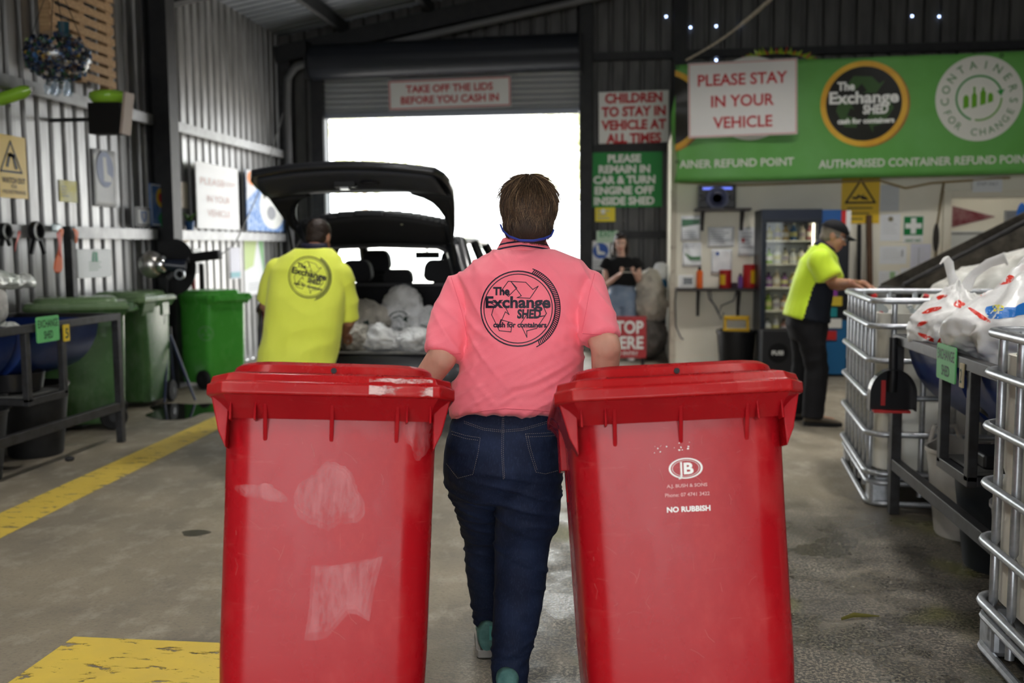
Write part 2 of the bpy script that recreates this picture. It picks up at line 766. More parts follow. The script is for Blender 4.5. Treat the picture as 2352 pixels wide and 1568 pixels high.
pud = mat('dirty_water', (.012, .012, .011), .03, spec=.7)
pp = []
c = at(430, 942, Z=0)
for i in range(28):
    a = 2 * PI * i / 28
    q = 1 + .22 * math.sin(3 * a) + .12 * math.sin(5 * a + 1)
    pp.append((c.x + .36 * q * math.cos(a), c.y + .42 * q * math.sin(a)))
o = G().prism(pp, .0004, .004).build('puddle', pud)
tag(o, 'dark puddle on the concrete between the dark green bin and left red bin', 'puddle')
for k, (px, py, r) in enumerate([(448, 1224, .07), (160, 1058, .03)]):
    c = at(px, py, Z=0)
    if k == 0:
        o = G().prism([(c.x + r * (1 + .2 * math.sin(3 * t)) * math.cos(t), c.y + r * .8 * math.sin(t)) for t in [2 * PI * i / 16 for i in range(16)]], .0004, .0018).build('oil_stain', mat('oil', (.05, .045, .03), .4))
        tag(o, 'small dark oil stain on the concrete left of the left red bin', 'stain')
    else:
        o = G().ball((c.x, c.y, .016), (.035, .026, .018), 9, 6).build('pebble', mat('grit', (.03, .03, .03), .8), smooth=60)
        tag(o, 'small dark lump lying on the concrete beside the left bench', 'pebble')
c = at(1960, 1420, Z=0)
o = G().tube([c + V((-.05, -.03, .008)), c + V((0, 0, .014)), c + V((.05, .015, .008)), c + V((.10, .02, .006))], [.006, .01, .007, .002], 6, flat=.5).build('dead_leaf', mat('olive_leaf', (.10, .09, .02), .5), smooth=60)
tag(o, 'thin olive leaf lying on the wet concrete right of the right red bin', 'leaf')


# ---- corrugated walls
def corr(L, pitch=.19, groove=.074, depth=.06):
    out, s = [], 0.0
    while s < L:
        for q, d in ((0, 0), (pitch - groove, 0), (pitch - groove * .78, depth), (pitch - groove * .22, depth)):
            if s + q <= L:
                out.append((s + q, d))
        s += pitch
    out.append((L, 0))
    return out


def corr_wall(name, a, b, z0, z1, inward, m, pitch=.19):
    a, b = V(a), V(b)
    d = (b - a)
    L = d.length
    d.normalize()
    g = G()
    vs = []
    pr = corr(L, pitch)
    for s, q in pr:
        p = a + d * s - V(inward) * q
        zt = z1(p) if callable(z1) else z1
        zb = z0(p) if callable(z0) else z0
        vs += [(p.x, p.y, zb), (p.x, p.y, zt)]
    g.add(vs, [(2 * i, 2 * i + 2, 2 * i + 3, 2 * i + 1) for i in range(len(pr) - 1)])
    o = g.build(name, m)
    return struct(o)


corr_wall('wall_left', (XL, YF, 0), (XL, YB, 0), 0, EAVE + .11, (1, 0, 0), steel)
g = G()
fx0, fx1, fz = -3.5, 4.1, 3.4  # unseen front wall, added to narrow the sky light coming in
for x0, x1, zb in ((XL, fx0, 0), (fx0, fx1, fz), (fx1, XR, 0)):
    k = 8
    vs = []
    for i in range(k + 1):
        x = x0 + (x1 - x0) * i / k
        vs += [(x, YF, zb), (x, YF, roof_z(x) + .1)]
    g.add(vs, [(2 * i, 2 * i + 1, 2 * i + 3, 2 * i + 2) for i in range(k)])
struct(g.build('wall_front_added', steel_dim))
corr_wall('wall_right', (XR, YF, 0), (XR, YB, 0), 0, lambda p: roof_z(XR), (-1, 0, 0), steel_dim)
DX0, DX1, DZ = -4.19, -.705, 3.23
g = G()
pr = corr(XR - XL, .21)
xs = sorted(set([s for s, _ in pr]))
vs, fs = [], []
lst = [(XL + s, q) for s, q in pr]


def seg(x0, x1, zb):
    global vs, fs
    pts = [(x0, 0)] + [(x, q) for x, q in lst if x0 + .001 < x < x1 - .001] + [(x1, 0)]
    o = len(vs)
    for x, q in pts:
        vs += [(x, YB + q, zb), (x, YB + q, roof_z(x) + .11)]
    fs += [(o + 2 * i, o + 2 * i + 2, o + 2 * i + 3, o + 2 * i + 1) for i in range(len(pts) - 1)]


seg(XL, DX0, 0)
seg(DX0, DX1, DZ + .3)
seg(DX1, XR, 0)
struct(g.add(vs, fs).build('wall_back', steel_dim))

# ---- roof, purlins and rafters
g = G()
for x0, x1 in ((XL - .2, RIDGE_X), (RIDGE_X, XR + .2)):
    pr = corr(YB - YF + .3, .19, .06, .03)
    vs = []
    for s, q in pr:
        for x in (x0, x1):
            z = roof_z(min(max(x, XL), XR)) + (q if q else 0) + .06
            vs.append((x, YF + s, z))
    g.add(vs, [(2 * i, 2 * i + 2, 2 * i + 3, 2 * i + 1) for i in range(len(pr) - 1)])
struct(g.build('ceiling', steel_roof))
n_trim = 0


def trim(g, m, bevel=0.0):
    global n_trim
    n_trim += 1
    o = struct(g.build('trim_%d' % n_trim, m, bevel=bevel))
    return o


for x in (-3.9, -2.7, -1.5, -.3, .9, 2.1, 3.3, 5.1, 6.9):
    trim(G().bar((x, YF, roof_z(x) - .03), (x, YB - .05, roof_z(x) - .03), .07, .16), dark_steel)
for y in (13.52, 10.15, 6.4, 2.6, -1.5):
    g = G()
    off = .22 if y < 13 else .2
    g.bar((XL + .02, y, roof_z(XL) - off), (RIDGE_X, y, roof_z(RIDGE_X) - off), .16, .22)
    g.bar((RIDGE_X, y, roof_z(RIDGE_X) - off), (XR, y, roof_z(XR) - off), .16, .22)
    trim(g, dark_steel)
# columns against the left wall
ycol = at(392, 565, X=XL + .2).y
for y in (ycol, 6.4 - 3.9, -1.5):
    g = G()
    g.box((XL + .16, y, 2.03), (.24, .02, 4.06)).box((XL + .05, y, 2.03), (.025, .20, 4.06)).box((XL + .275, y, 2.03), (.025, .20, 4.06))
    trim(g, dark_steel)
# corner post and rafter ends at the back
for x in (XL + .12, DX0 - .1, DX1 + .1, .62):
    trim(G().box((x, YB - .12, roof_z(x) / 2 - .1), (.17, .18, roof_z(x) - .25)), dark_steel if x > XL + .2 else frame_steel)
# girts (C rails) along the left wall, with gaps at the column
for z in (1.565, 2.70):
    for y0, y1 in ((YF, ycol - .16), (ycol + .16, YB - .25)):
        g = G()
        g.box((XL + .075, (y0 + y1) / 2, z + .045), (.13, y1 - y0, .012)).box((XL + .14, (y0 + y1) / 2, z), (.012, y1 - y0, .09)).box((XL + .12, (y0 + y1) / 2, z - .045), (.04, y1 - y0, .012))
        trim(g, girt_m)
for z in (1.57, 2.72, 3.93):
    trim(G().box(((DX1 + .2 + XR) / 2, YB - .07, z), (XR - DX1 - .2, .12, .10)), dark_steel)
# conduit following the gable and down the corner
zz = lambda x: roof_z(x) - .42
pts = [(4.0, YB - .32, zz(4.0)), (XL + .55, YB - .32, zz(XL + .55)), (XL + .32, YB - .32, zz(XL + .32) - .03), (XL + .22, YB - .32, zz(XL + .22) - .16), (XL + .2, YB - .32, 3.3), (XL + .2, YB - .32, .0)]
o = G().tube(pts, .05, 12).build('drain_pipe', mat('grey_pipe', (.15, .15, .155), .4), smooth=60)
tag(o, 'grey pipe bent along the gable and down the far left corner', 'pipe')

# ---- roller door
door = thing('door_1', 'steel roller door raised above the bright back doorway', 'door', (0, 0, 0))
door['kind'] = 'structure'
g = G()
n = 40
vs = []
z0, z1 = DZ, 3.78
N = 60
for i in range(N + 1):
    z = z0 + (z1 - z0) * i / N
    d = .014 * math.sin(2 * PI * (z - z0) / .075)
    vs += [(DX0 - .02, YB - .12 + d, z), (DX1 + .02, YB - .12 + d, z)]
g.add(vs, [(2 * i, 2 * i + 1, 2 * i + 3, 2 * i + 2) for i in range(N)])
g.build('curtain', mat('curtain_steel', (.36, .37, .38), .45, .3), door, smooth=60)
G().box(((DX0 + DX1) / 2, YB - .12, DZ - .01), (DX1 - DX0, .06, .07)).build('bottom_rail', mat('curtain_rail', (.25, .27, .31), .45, .3), door)
g = G()
for x in (DX0 - .1, DX1 - .0):
    pass
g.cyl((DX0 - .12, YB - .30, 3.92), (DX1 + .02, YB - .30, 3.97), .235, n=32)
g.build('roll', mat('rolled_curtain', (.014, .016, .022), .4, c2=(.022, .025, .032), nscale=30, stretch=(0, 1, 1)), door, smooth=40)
for x in (DX0 - .14, DX1 + .04):
    G().box((x, YB - .30, 3.93), (.02, .52, .50)).build('end_plate', dark_steel, door)
for x in (DX0 - .05, DX1 + .05):
    G().box((x, YB - .12, 1.65), (.09, .10, 3.3)).build('guide', mat('guide_steel', (.12, .125, .14), .45, .3), door)

# ---- outside, past the doorway
struct(G().box((-2, 34, -.07), (80, 40, .1)).build('ground', mat('pale_gravel', (.55, .53, .5), .9, c2=(.45, .43, .4), nscale=2)))
struct(G().box((0, -16, -.07), (40, 20, .1)).build('ground', mat('grey_asphalt', (.10, .10, .10), .9, c2=(.08, .08, .08), nscale=2)))
# ============================================================ office front
YO = 11.75
ox0 = at(1543, 620, Y=YO).x
dxl, dxr = at(2180, 600, Y=YO).x, at(2180, 600, Y=YO).x + .98
dzt = at(2250, 455, Y=YO).z
OZ = 2.75
g = G()
g.box(((ox0 + dxl) / 2, YO + .04, OZ / 2), (dxl - ox0, .08, OZ))
g.box(((dxl + dxr) / 2, YO + .04, (dzt + OZ) / 2), (dxr - dxl, .08, OZ - dzt))
g.box(((dxr + XR) / 2, YO + .04, OZ / 2), (XR - dxr, .08, OZ))
struct(g.build('wall_office_front', cream))
struct(G().box((ox0 + .04, (YO + YB) / 2 + .03, OZ / 2), (.08, YB - YO - .14, OZ)).build('wall_office_side', cream))
struct(G().box((4.0, YB - .2, OZ / 2), (7.0, .06, OZ)).build('wall_office_back', cream))
g = G()
for x in (dxl - .045, dxr + .045):
    g.box((x, YO - .02, dzt / 2 + .045), (.09, .06, dzt + .09))
g.box(((dxl + dxr) / 2, YO - .02, dzt + .045), (dxr - dxl, .06, .09))
o = struct(g.build('door_2', mat('cream_door_frame', (.78, .73, .60), .45), bevel=.006))
# white band on the lower part of the wall, edge trim on the corner
struct(G().box((ox0 + .015, YO - .012, OZ / 2), (.07, .02, OZ)).build('trim_corner', mat('chipped_cream', (.58, .53, .43), .6, c2=(.35, .30, .24), nscale=9, p=(.55, .7))))
lamp_o = thing('office_fill_lamp', 'white office lamp above the staff doorway room', 'lamp', (dxl + .9, 12.7, OZ - .06))  # added lamp, hidden behind the banner, brightens the office interior
G().box((0, 0, .0), (1.2, .16, .05)).build('housing', white_pl, lamp_o)
G().box((0, 0, -.03), (1.14, .10, .02)).build('tube', mat('lit_office_fill', (1, 1, 1), emit=(1, .95, .85), estr=9), lamp_o)
# round lamps added out of view to light the floor and office front
lit = mat('lit_lens', (1, 1, 1), emit=(1, .97, .92), estr=120)
for x, y in ((-1.7, .4), (1.9, .4), (-1.7, 4.2), (1.9, 4.2), (-1.7, 7.6), (1.9, 6.6), (1.0, 9.2), (3.0, 9.2)):
    t = thing('overhead_fill_lamp', 'round high bay lamp hanging from the shed roof', 'lamp', (x, y, roof_z(x) - .75), group='high bay lamps')
    G().lathe([(.05, .38), (.09, .36), (.24, .30), (.27, .0), (.26, .0), (.23, .295), (.09, .34)], 28).build('reflector', dark_steel, t, smooth=40)
    G().lathe([(.0, .282), (.20, .282), (.20, .272), (0, .272)], 24).build('lens', lit, t)
    G().cyl((0, 0, .3), (0, 0, .7), .008, n=8).build('hanger', frame_steel, t)


for x, y in ((-1.15, -2.6), (.75, -2.4)):  # tube lights added out of view to put highlights on the bins
    t = thing('highlight_tube', 'long bare tube light fixed under the shed roof behind the photographer', 'lamp', (x, y, 4.35), group='batten lights')
    G().box((0, 0, .05), (.16, 1.4, .06)).build('housing', white_pl, t)
    G().cyl((0, -.66, 0), (0, .66, 0), .035, n=12).build('tube', mat('lit_highlight_tube', (1, 1, 1), emit=(1, .98, .95), estr=75), t)
    for yy in (-.5, .5):
        G().cyl((0, yy, .08), (0, yy, roof_z(x) - 4.4), .008, n=8).build('hanger', frame_steel, t)


def bwpx(x0, y0, x1, y1, Y):
    a, b, c_ = at(x0, y0, Y=Y), at(x1, y0, Y=Y), at(x0, y1, Y=Y)
    d = at(x1, y1, Y=Y)
    ctr = (a + d) / 2
    return ctr, (b - a).length, (a - c_).length


def lwpx(x0, y0, x1, y1, X=XL + .004):
    a, d = at(x0, y0, X=X), at(x1, y1, X=X)
    ctr = V((X, (a.y + d.y) / 2, 0))
    b, c_ = at(x0, y1, X=X), at(x1, y0, X=X)
    h = ((a.z - b.z) + (c_.z - d.z)) / 2
    ctr.z = (a.z + b.z + c_.z + d.z) / 4
    return ctr, abs(d.y - a.y), h


def lines(rows, w, hcap, gap, y_top, bold=.03, fit=None):
    """rows of lettering, centred; fit = width of the widest row"""
    g = G()
    gs = [text_g(r, hcap, bold) for r in rows]
    wid = [max(p.x for p in q.v) - min(p.x for p in q.v) for q in gs]
    k = (fit / max(wid)) if fit else 1.0
    for i, q in enumerate(gs):
        xs = [p.x for p in q.v]
        c = (max(xs) + min(xs)) / 2
        for p in q.v:
            p.x = (p.x - c) * k
            p.y = p.y + y_top - hcap - i * (hcap + gap)
        g.merge(q)
    return g


def backboard(name, label, cat, px, Y, m, art=(), tilt=0.0, **k):
    c, w, h = bwpx(*px, Y)
    a, b = at(px[0], px[1], Y=Y), at(px[2], px[1], Y=Y)
    M = frame(c, (1, 0, math.tan(tilt)), (0, 0, 1))
    return board(name, label, cat, M, w, h, m, art(w, h) if callable(art) else art, **k)


def leftboard(name, label, cat, px, m, art=(), X=XL + .004, lean=0.0, **k):
    c, w, h = lwpx(*px, X)
    M = frame(c, (0, 1, 0), (-math.sin(lean), 0, math.cos(lean)))
    return board(name, label, cat, M, w, h, m, art(w, h) if callable(art) else art, **k)


def textlines(x0, y0, w, n, step, lw):
    """grey strokes standing in for lines of small print"""
    g = G()
    rnd = random.Random(n * 31 + int(w * 1000))
    for i in range(n):
        L = w * rnd.uniform(.55, 1.0)
        g.merge(stroke2d([(x0, y0 - i * step), (x0 + L, y0 - i * step)], lw))
    return g


def stretch(g, sx, sy):
    for p in g.v:
        p.x, p.y = p.x * sx, p.y * sy
    return g


def shift(g, x, y, s=1.0, rot=0.0):
    ca, sa = math.cos(rot), math.sin(rot)
    for p in g.v:
        a, b = p.x * s, p.y * s
        p.x, p.y = a * ca - b * sa + x, a * sa + b * ca + y
    return g


# ---- signs on the back wall and roller door
backboard('notice_sign', 'long white sign with red lettering about lids on the roller door', 'sign', (893, 181, 1174, 249), YB - .16, white_sign,
          lambda w, h: [('lettering', lines(['TAKE OFF THE LIDS', 'BEFORE YOU CASH IN'], w, h * .25, h * .12, h * .32, .03, w * .80), red_ink)], border=(.015, red_ink), t=.02, tilt=R(.8))
backboard('notice_sign', 'white sign about children in bold red letters beside the roller door', 'sign', (1375, 210, 1536, 328), YB - .145, white_sign,
          lambda w, h: [('lettering', lines(['CHILDREN', 'TO STAY IN', 'VEHICLE AT', 'ALL TIMES'], w, h * .185, h * .075, h * .47, .045, w * .93), red_ink)], t=.012, tilt=R(.5))
backboard('notice_sign', 'green sign in white letters about remaining in car below the children sign', 'sign', (1347, 350, 1521, 476), YB - .145,
          mat('green_sign_board', (.022, .25, .055), .5, spec=.25),
          lambda w, h: [('lettering', lines(['PLEASE', 'REMAIN IN', 'CAR & TURN', 'ENGINE OFF', 'INSIDE SHED'], w, h * .14, h * .052, h * .46, .045, w * .82), white_ink)], t=.012)
backboard('notice_sign', 'small yellow sign below the green remain in car sign', 'sign', (1367, 476, 1413, 509), YB - .145, mat('bright_yellow_board', (.82, .66, .02), .4),
          lambda w, h: [('print', textlines(-w * .38, h * .25, w * .75, 3, h * .25, h * .07), grey_ink), ('pictogram', shift(disc2d(h * .16), -w * .1, h * .22), white_ink)], t=.008)
backboard('exit_sign', 'pale green exit sign on the wall left of the girl', 'sign', (1370, 530, 1420, 557), YB - .145, mat('pale_green_board', (.50, .66, .50), .4),
          lambda w, h: [('lettering', text_fit('EXIT', w * .7, h * .5), green_ink)], t=.01)
for g_ in ():
    pass
backboard('safety_poster', 'white poster with blue mandatory circle behind the girl', 'poster', (1357, 553, 1402, 620), YB - .145, paper,
          lambda w, h: [('circle', shift(disc2d(w * .40), 0, h * .16), blue_ink), ('pictogram', shift(poly2d([(-.3, .35), (-.12, .38), (-.08, 0), (.3, -.12), (.3, -.25), (-.2, -.25)]), 0, h * .16, w * .8), white_ink),
                        ('print', textlines(-w * .35, -h * .22, w * .7, 3, h * .09, h * .03), grey_ink)], t=.004)


# ---- the round shed logo
def recycle_outline(s):
    """three folded arrows as stroke paths, unit size"""
    raw = [(775, 868), (820, 805), (937, 812), (984, 860), (1020, 838), (966, 918), (880, 914), (908, 902), (838, 806), (878, 850), (822, 905)]
    arr = [((x - 886) / 190, (985 - y) / 190) for x, y in raw]
    out = []
    for k in range(3):
        a = -k * 2 * PI / 3
        ca, sa = math.cos(a), math.sin(a)
        out.append([((x * ca - y * sa) * s, (x * sa + y * ca) * s) for x, y in arr])
    return out


def shed_logo(fancy=True):
    """returns list of (name, geometry) of radius 1"""
    g = G()
    g.merge(ring2d(.922, .957))
    g.merge(ring2d(.852, .876))
    lines_ = G()
    if fancy:
        n = 46
        for i in range(n):
            a = R(68) - R(128) * i / n
            lines_.merge(stroke2d([(.955 * math.cos(a), .955 * math.sin(a)), (1.06 * math.cos(a - .03), 1.06 * math.sin(a - .03))], .026))
        lines_.merge(ring2d(1.05, 1.075, R(-64), R(70)))
    arrows = G()
    for p in recycle_outline(.72):
        arrows.merge(stroke2d(p, .019, True))
    t = G()
    t.merge(shift(text_fit('The', .42, .20, .045, .0), -.42, .34))
    t.merge(shift(text_fit('Exchange', 1.64, .29, .034, .0), 0, .02))
    t.merge(shift(text_fit('SHED', .60, .22, .045, .08), .28, -.24))
    t.merge(shift(text_fit('cash for containers', 1.34, .13, .04, .0), .05, -.47))
    return dict(rings=g, edge=lines_, arrows=arrows, text=t)


# ---- banner
YN = 11.45
green_ban = mat('green_banner_vinyl', (.115, .34, .07), .4, c2=(.135, .38, .095), nscale=1.6, bump=.15, bscale=2.2)
b0, b1 = at(1548, 275, Y=YN), at(2700, 265, Y=YN)
bz0, bz1 = at(1560, 413, Y=YN).z, at(1560, 142, Y=YN).z
BW, BH = b1.x - b0.x, bz1 - bz0
ban = thing('banner', 'long green vinyl banner with round logos hung above the office front', 'banner')
ban.matrix_basis = frame(((b0.x + b1.x) / 2, YN, (bz0 + bz1) / 2), (1, 0, .012), (0, 0, 1))


def ban_z(x, y):
    e = max(0, 1 - (x + BW / 2) / .35)
    return .012 * math.sin(x * 5 + y * 3.3) + .012 * math.sin(x * 2.1 - y * 4 + 1) + .05 * e * math.sin(y * 9)


g = G()
g.sheet(lambda u, v: (-BW / 2 + BW * u + (.035 * math.sin(v * 9) if u == 0 else 0), -BH / 2 + BH * v, ban_z(-BW / 2 + BW * u, -BH / 2 + BH * v)), 80, 20)
g.build('sheet', green_ban, ban, smooth=60, solid=.002)


def on_banner(name, ga, m, lift):
    xe = -BW / 2 + .015
    me = ga.mesh('a')
    bm = bmesh.new()
    bm.from_mesh(me)
    bpy.data.meshes.remove(me)
    for ax in (0, 1):
        cs = [v.co[ax] for v in bm.verts]
        a, b = min(cs), max(cs)
        k = int((b - a) / .07)
        for i in range(1, k + 1):
            no = V((0, 0, 0))
            no[ax] = 1
            co = no * (a + (b - a) * i / (k + 1))
            bmesh.ops.bisect_plane(bm, geom=bm.verts[:] + bm.edges[:] + bm.faces[:], plane_co=co, plane_no=no)
    if min(v.co.x for v in bm.verts) < xe:
        bmesh.ops.bisect_plane(bm, geom=bm.verts[:] + bm.edges[:] + bm.faces[:], plane_co=(xe, 0, 0), plane_no=(1, 0, 0), clear_inner=True)
    for v in bm.verts:
        v.co.z = ban_z(v.co.x, v.co.y) + lift
    me = bpy.data.meshes.new('a')
    bm.to_mesh(me)
    bm.free()
    return put(name, me, m, ban, smooth=60)


def bl(px, py):
    p = wm(ban).inverted() @ at(px, py, Y=YN)
    return p.x, p.y


gold = mat('gold_print', (.68, .36, .04), .4, c2=(.80, .50, .06), nscale=3)
bronze = mat('bronze_print', (.30, .12, .03), .4, c2=(.48, .24, .05), nscale=4)
black_pr = mat('black_vinyl_print', (.02, .02, .017), .35)
off_white = mat('off_white_print', (.66, .66, .60), .45)
cx_, cy_ = bl(1984, 238)
rr_ = (bl(2085, 238)[0] - bl(1884, 238)[0]) / 2
for cxx, nm in ((cx_, 1), (cx_ - (bl(1984, 238)[0] - bl(1522, 238)[0]), 0)):
    on_banner('coin_edge', shift(disc2d(1, 64), cxx + rr_ * .05, cy_ - .01, rr_ * 1.0), bronze, .003)
    on_banner('coin_rim', shift(disc2d(1, 64), cxx, cy_, rr_), gold, .005)
    on_banner('coin_face', shift(disc2d(1, 64), cxx, cy_, rr_ * .87), black_pr, .007)
    if nm:
        a = G()
        for p in recycle_outline(.80):
            a.merge(poly2d(p))
        on_banner('arrows', shift(a, cxx, cy_, rr_ * .86), mat('dark_green_print', (.045, .10, .03), .45), .009)
        on_banner('lettering', shift(shed_logo()['text'], cxx, cy_, rr_ * .97), white_ink, .011)
for px, lab in ((2248, 1), (1724, 0)):
    cx2, cy2 = bl(px, 226)
    r2 = (bl(2350, 226)[0] - bl(2147, 226)[0]) / 2
    on_banner('badge_disc', shift(disc2d(1, 64), cx2, cy2, r2), off_white, .004)
    t = arc_text('CONTAINERS', .70, .19, R(185), R(-5), .01)
    t.merge(arc_text('FOR CHANGE', .70, .17, R(204), R(336), .005, inside=True))
    on_banner('badge_lettering', shift(t, cx2, cy2, r2), mat('badge_green', (.10, .24, .09), .5), .007)
    g2 = ring2d(.50, .545, R(20), R(250))
    g2.merge(poly2d([(.40, .16), (.58, .20), (.50, .04)]))
    bt = G()
    for x, w, h, y, nk in ((-.30, .13, .26, -.24, 0), (-.11, .12, .30, -.23, 1), (.09, .13, .30, -.17, 2), (.26, .12, .18, -.12, 0)):
        bt.merge(poly2d([(x - w / 2, y), (x + w / 2, y + .04), (x + w / 2, y + h), (x + w * .2, y + h + .06), (x + w * .2, y + h + (.20 if nk == 1 else .12 if nk else .06)), (x - w * .2, y + h + (.20 if nk == 1 else .12 if nk else .06)), (x - w * .2, y + h + .06), (x - w / 2, y + h)]))
    on_banner('badge_ring', shift(g2, cx2, cy2, r2), mat('badge_ring_green', (.035, .26, .05), .5), .007)
    g3 = ring2d(.49, .53, R(-100), R(0))
    on_banner('badge_bottles', shift(bt.merge(g3), cx2, cy2, r2), mat('badge_lime', (.12, .34, .02), .5), .008)
x0, y0 = bl(1880, 388)
x1, _ = bl(2352 + 20, 380)
t = text_fit('AUTHORISED CONTAINER REFUND POINT', x1 - x0, bl(1900, 368)[1] - bl(1900, 387)[1], .02)
on_banner('slogan', shift(t, (x0 + x1) / 2, y0 + .008), off_white, .004)
x0b, y0b = bl(1560, 388)
x1b, _ = bl(1824, 385)
t = text_fit('AINER REFUND POINT', x1b - x0b, bl(1900, 368)[1] - bl(1900, 387)[1], .02)
on_banner('slogan', shift(t, (x0b + x1b) / 2, y0b + .008), off_white, .004)
g = G()
for px, py in ((1556, 152), (1556, 372), (2300, 128)):
    x, y = bl(px, py)
    g.merge(shift(ring2d(.012, .022, n=16), x, y))
on_banner('eyelets', g, black_ink, .006)

backboard('notice_sign', 'white sign with red words please stay in your vehicle fixed on the green banner', 'sign', (1580, 141, 1831, 313), YN - .05, white_sign,
          lambda w, h: [('lettering', lines(['PLEASE STAY', 'IN YOUR', 'VEHICLE'], w, h * .155, h * .13, h * .345, .022, w * .82), red_ink)], border=(.012, mat('pink_border', (.62, .30, .28), .5)), t=.008, tilt=R(1.2))
# rope holding the banner corner, tied up to the roof
a, b = at(1576, 138, Y=YN - .02), at(1775, -6, Y=YN - .9)
pts = [a.lerp(b, t) + V((0, 0, -.05 * math.sin(PI * t))) for t in [i / 10 for i in range(11)]]
o = G().tube(pts, [.013 + .008 * (t > 6) for t in range(11)], 8).build('rope', mat('twisted_rope', (.42, .38, .31), .8, c2=(.25, .22, .17), nscale=40), smooth=60)
tag(o, 'pale rope tying the banner corner up towards the roof', 'rope')
# emissive beads stand in for the bright blue dots on the wall
wall_glow = mat('lit_blue_dot', (.6, .7, 1), emit=(.45, .6, 1), estr=5)
for i, (px, py) in enumerate([(1530, 38), (1586, 63), (1645, 60), (1703, 57), (2095, 37), (2157, 38), (1645, 138)]):
    o = G().ball(at(px, py, Y=YB - .008), (.014, .010, .014), 8, 6).build('glow_bead', wall_glow, smooth=60)
    tag(o, 'tiny glowing blue bulb on the dark back wall above the banner', 'light', 'blue bulbs above the banner')
# green and red tinsel wreath peeping over the banner
g = G()
rnd = random.Random(4)
c = at(1785, 148, Y=YN + .045)
for i in range(60):
    a = PI * i / 59
    p = c + V((.36 * math.cos(a), 0, .12 * math.sin(a)))
    d = V((math.cos(a) + rnd.uniform(-.4, .4), rnd.uniform(-.5, .5), math.sin(a) + rnd.uniform(-.4, .4)))
    g.tube([p, p + d * .03, p + d * .06], [.012, .01, .002], 5, m=i % 5 == 0)
o = g.build('tinsel_wreath', [mat('lime_tinsel', (.30, .42, .02), .4), mat('red_tinsel', (.45, .05, .03), .4)], smooth=60)
tag(o, 'lime green and red tinsel peeping over the top of the banner', 'decoration')
# ============================================================ things on and before the office front
YW = YO - .002


def opx(x0, y0, x1, y1, Y=YO):
    a, d = at(x0, y0, Y=Y), at(x1, y1, Y=Y)
    return min(a.x, d.x), min(a.z, d.z), max(a.x, d.x), max(a.z, d.z)


shelf_m = mat('dark_shelf_board', (.035, .03, .028), .45)


def wall_shelf(px0, px1, py, depth, label, drops):
    x0, z1, x1, _ = opx(px0, py, px1, py)
    t = thing('wall_shelf', label, 'shelf', ((x0 + x1) / 2, YW, z1 - .03))
    w = x1 - x0
    G().box((0, -depth / 2, .015), (w, depth, .03)).build('board', shelf_m, t, bevel=.003)
    for bx, L in drops:
        x = at(bx, py, Y=YO).x - (x0 + x1) / 2
        G().box((x, -.012, -L / 2), (.035, .02, L)).bar((x, -.02, -L * .9), (x, -depth * .85, -.01), .02, .02).build('bracket', shelf_m, t)
    return z1


zs = wall_shelf(1594, 1720, 479, .28, 'short dark shelf high on the cream wall under the black stereo', [(1613, .22), (1703, .22)])
zl = wall_shelf(1551, 1738, 660, .26, 'long dark shelf on the cream wall with red tubs on it', [(1603, .30), (1695, .30)])

# stereo
x0, z0, x1, z1 = opx(1604, 424, 1689, 476, YO - .2)
t = thing('stereo', 'black stereo with one round blue lit speaker on the high short shelf', 'stereo', ((x0 + x1) / 2, YO - .15, zs))
w, h = x1 - x0, z1 - z0
G().box((0, 0, h / 2 + .001), (w, .22, h)).build('body', mat('stereo_black', (.008, .008, .009), .4, spec=.3), t, bevel=.012)
sp = G().lathe([(0, .0), (.05, .0), (.055, .03), (.10, .008), (.125, .012), (.13, .0)], 28, M=Matrix.Rotation(PI / 2, 4, 'X'), c=(0, -.111, h * .42)).build('speaker_cone', mat('speaker_blue_black', (.03, .035, .07), .35), t, smooth=40)
for s in (-1, 1):
    G().box((s * w * .24, -.111, h * .85), (w * .30, .004, h * .10)).build('display', mat('blue_display', (.02, .03, .2), .3, emit=(.10, .16, .8), estr=.7), t)
    G().lathe([(.035, 0), (.03, .02), (0, .02)], 16, M=Matrix.Rotation(PI / 2, 4, 'X'), c=(s * w * .40, -.11, h * .45)).build('knob', black_pl, t, smooth=40)
# things on the long shelf
x0, z0, x1, z1 = opx(1559, 628, 1594, 658, YO - .15)
t = thing('eftpos_clock', 'small white box with a dark screen at the left end of the long shelf', 'clock', ((x0 + x1) / 2, YO - .14, zl))
G().box((0, 0, (z1 - z0) / 2), (x1 - x0, .10, z1 - z0)).build('case', white_pl, t, bevel=.012)
G().box((.015, -.051, (z1 - z0) * .55), ((x1 - x0) * .62, .006, (z1 - z0) * .5)).build('screen', mat('dark_screen', (.01, .012, .012), .15), t)


def canister(px0, py0, px1, name, label, cat, body, lidm, kind=0):
    x0, z0, x1, z1 = opx(px0, py0, px1, 658, YO - .14)
    r, h = (x1 - x0) / 2, z1 - zl
    t = thing(name, label, cat, ((x0 + x1) / 2, YO - .14, zl))
    if kind == 0:
        G().lathe([(r * .96, 0), (r, .01), (r, h * .82), (r * .9, h * .86), (0, h * .86)], 24).build('body', body, t, smooth=40)
        G().lathe([(r * .98, h * .84), (r, h * .86), (r, h * .98), (r * .93, h), (0, h)], 24).build('lid', lidm, t, smooth=40)
    else:
        G().lathe([(r * .96, 0), (r, .01), (r, h * .74), (r * .5, h * .84), (r * .45, h * .86), (0, h * .86)], 20).build('body', body, t, smooth=40)
        G().lathe([(r * .5, h * .83), (r * .5, h * .98), (r * .3, h), (0, h)], 16).build('cap', lidm, t, smooth=40)
    return t, r, h


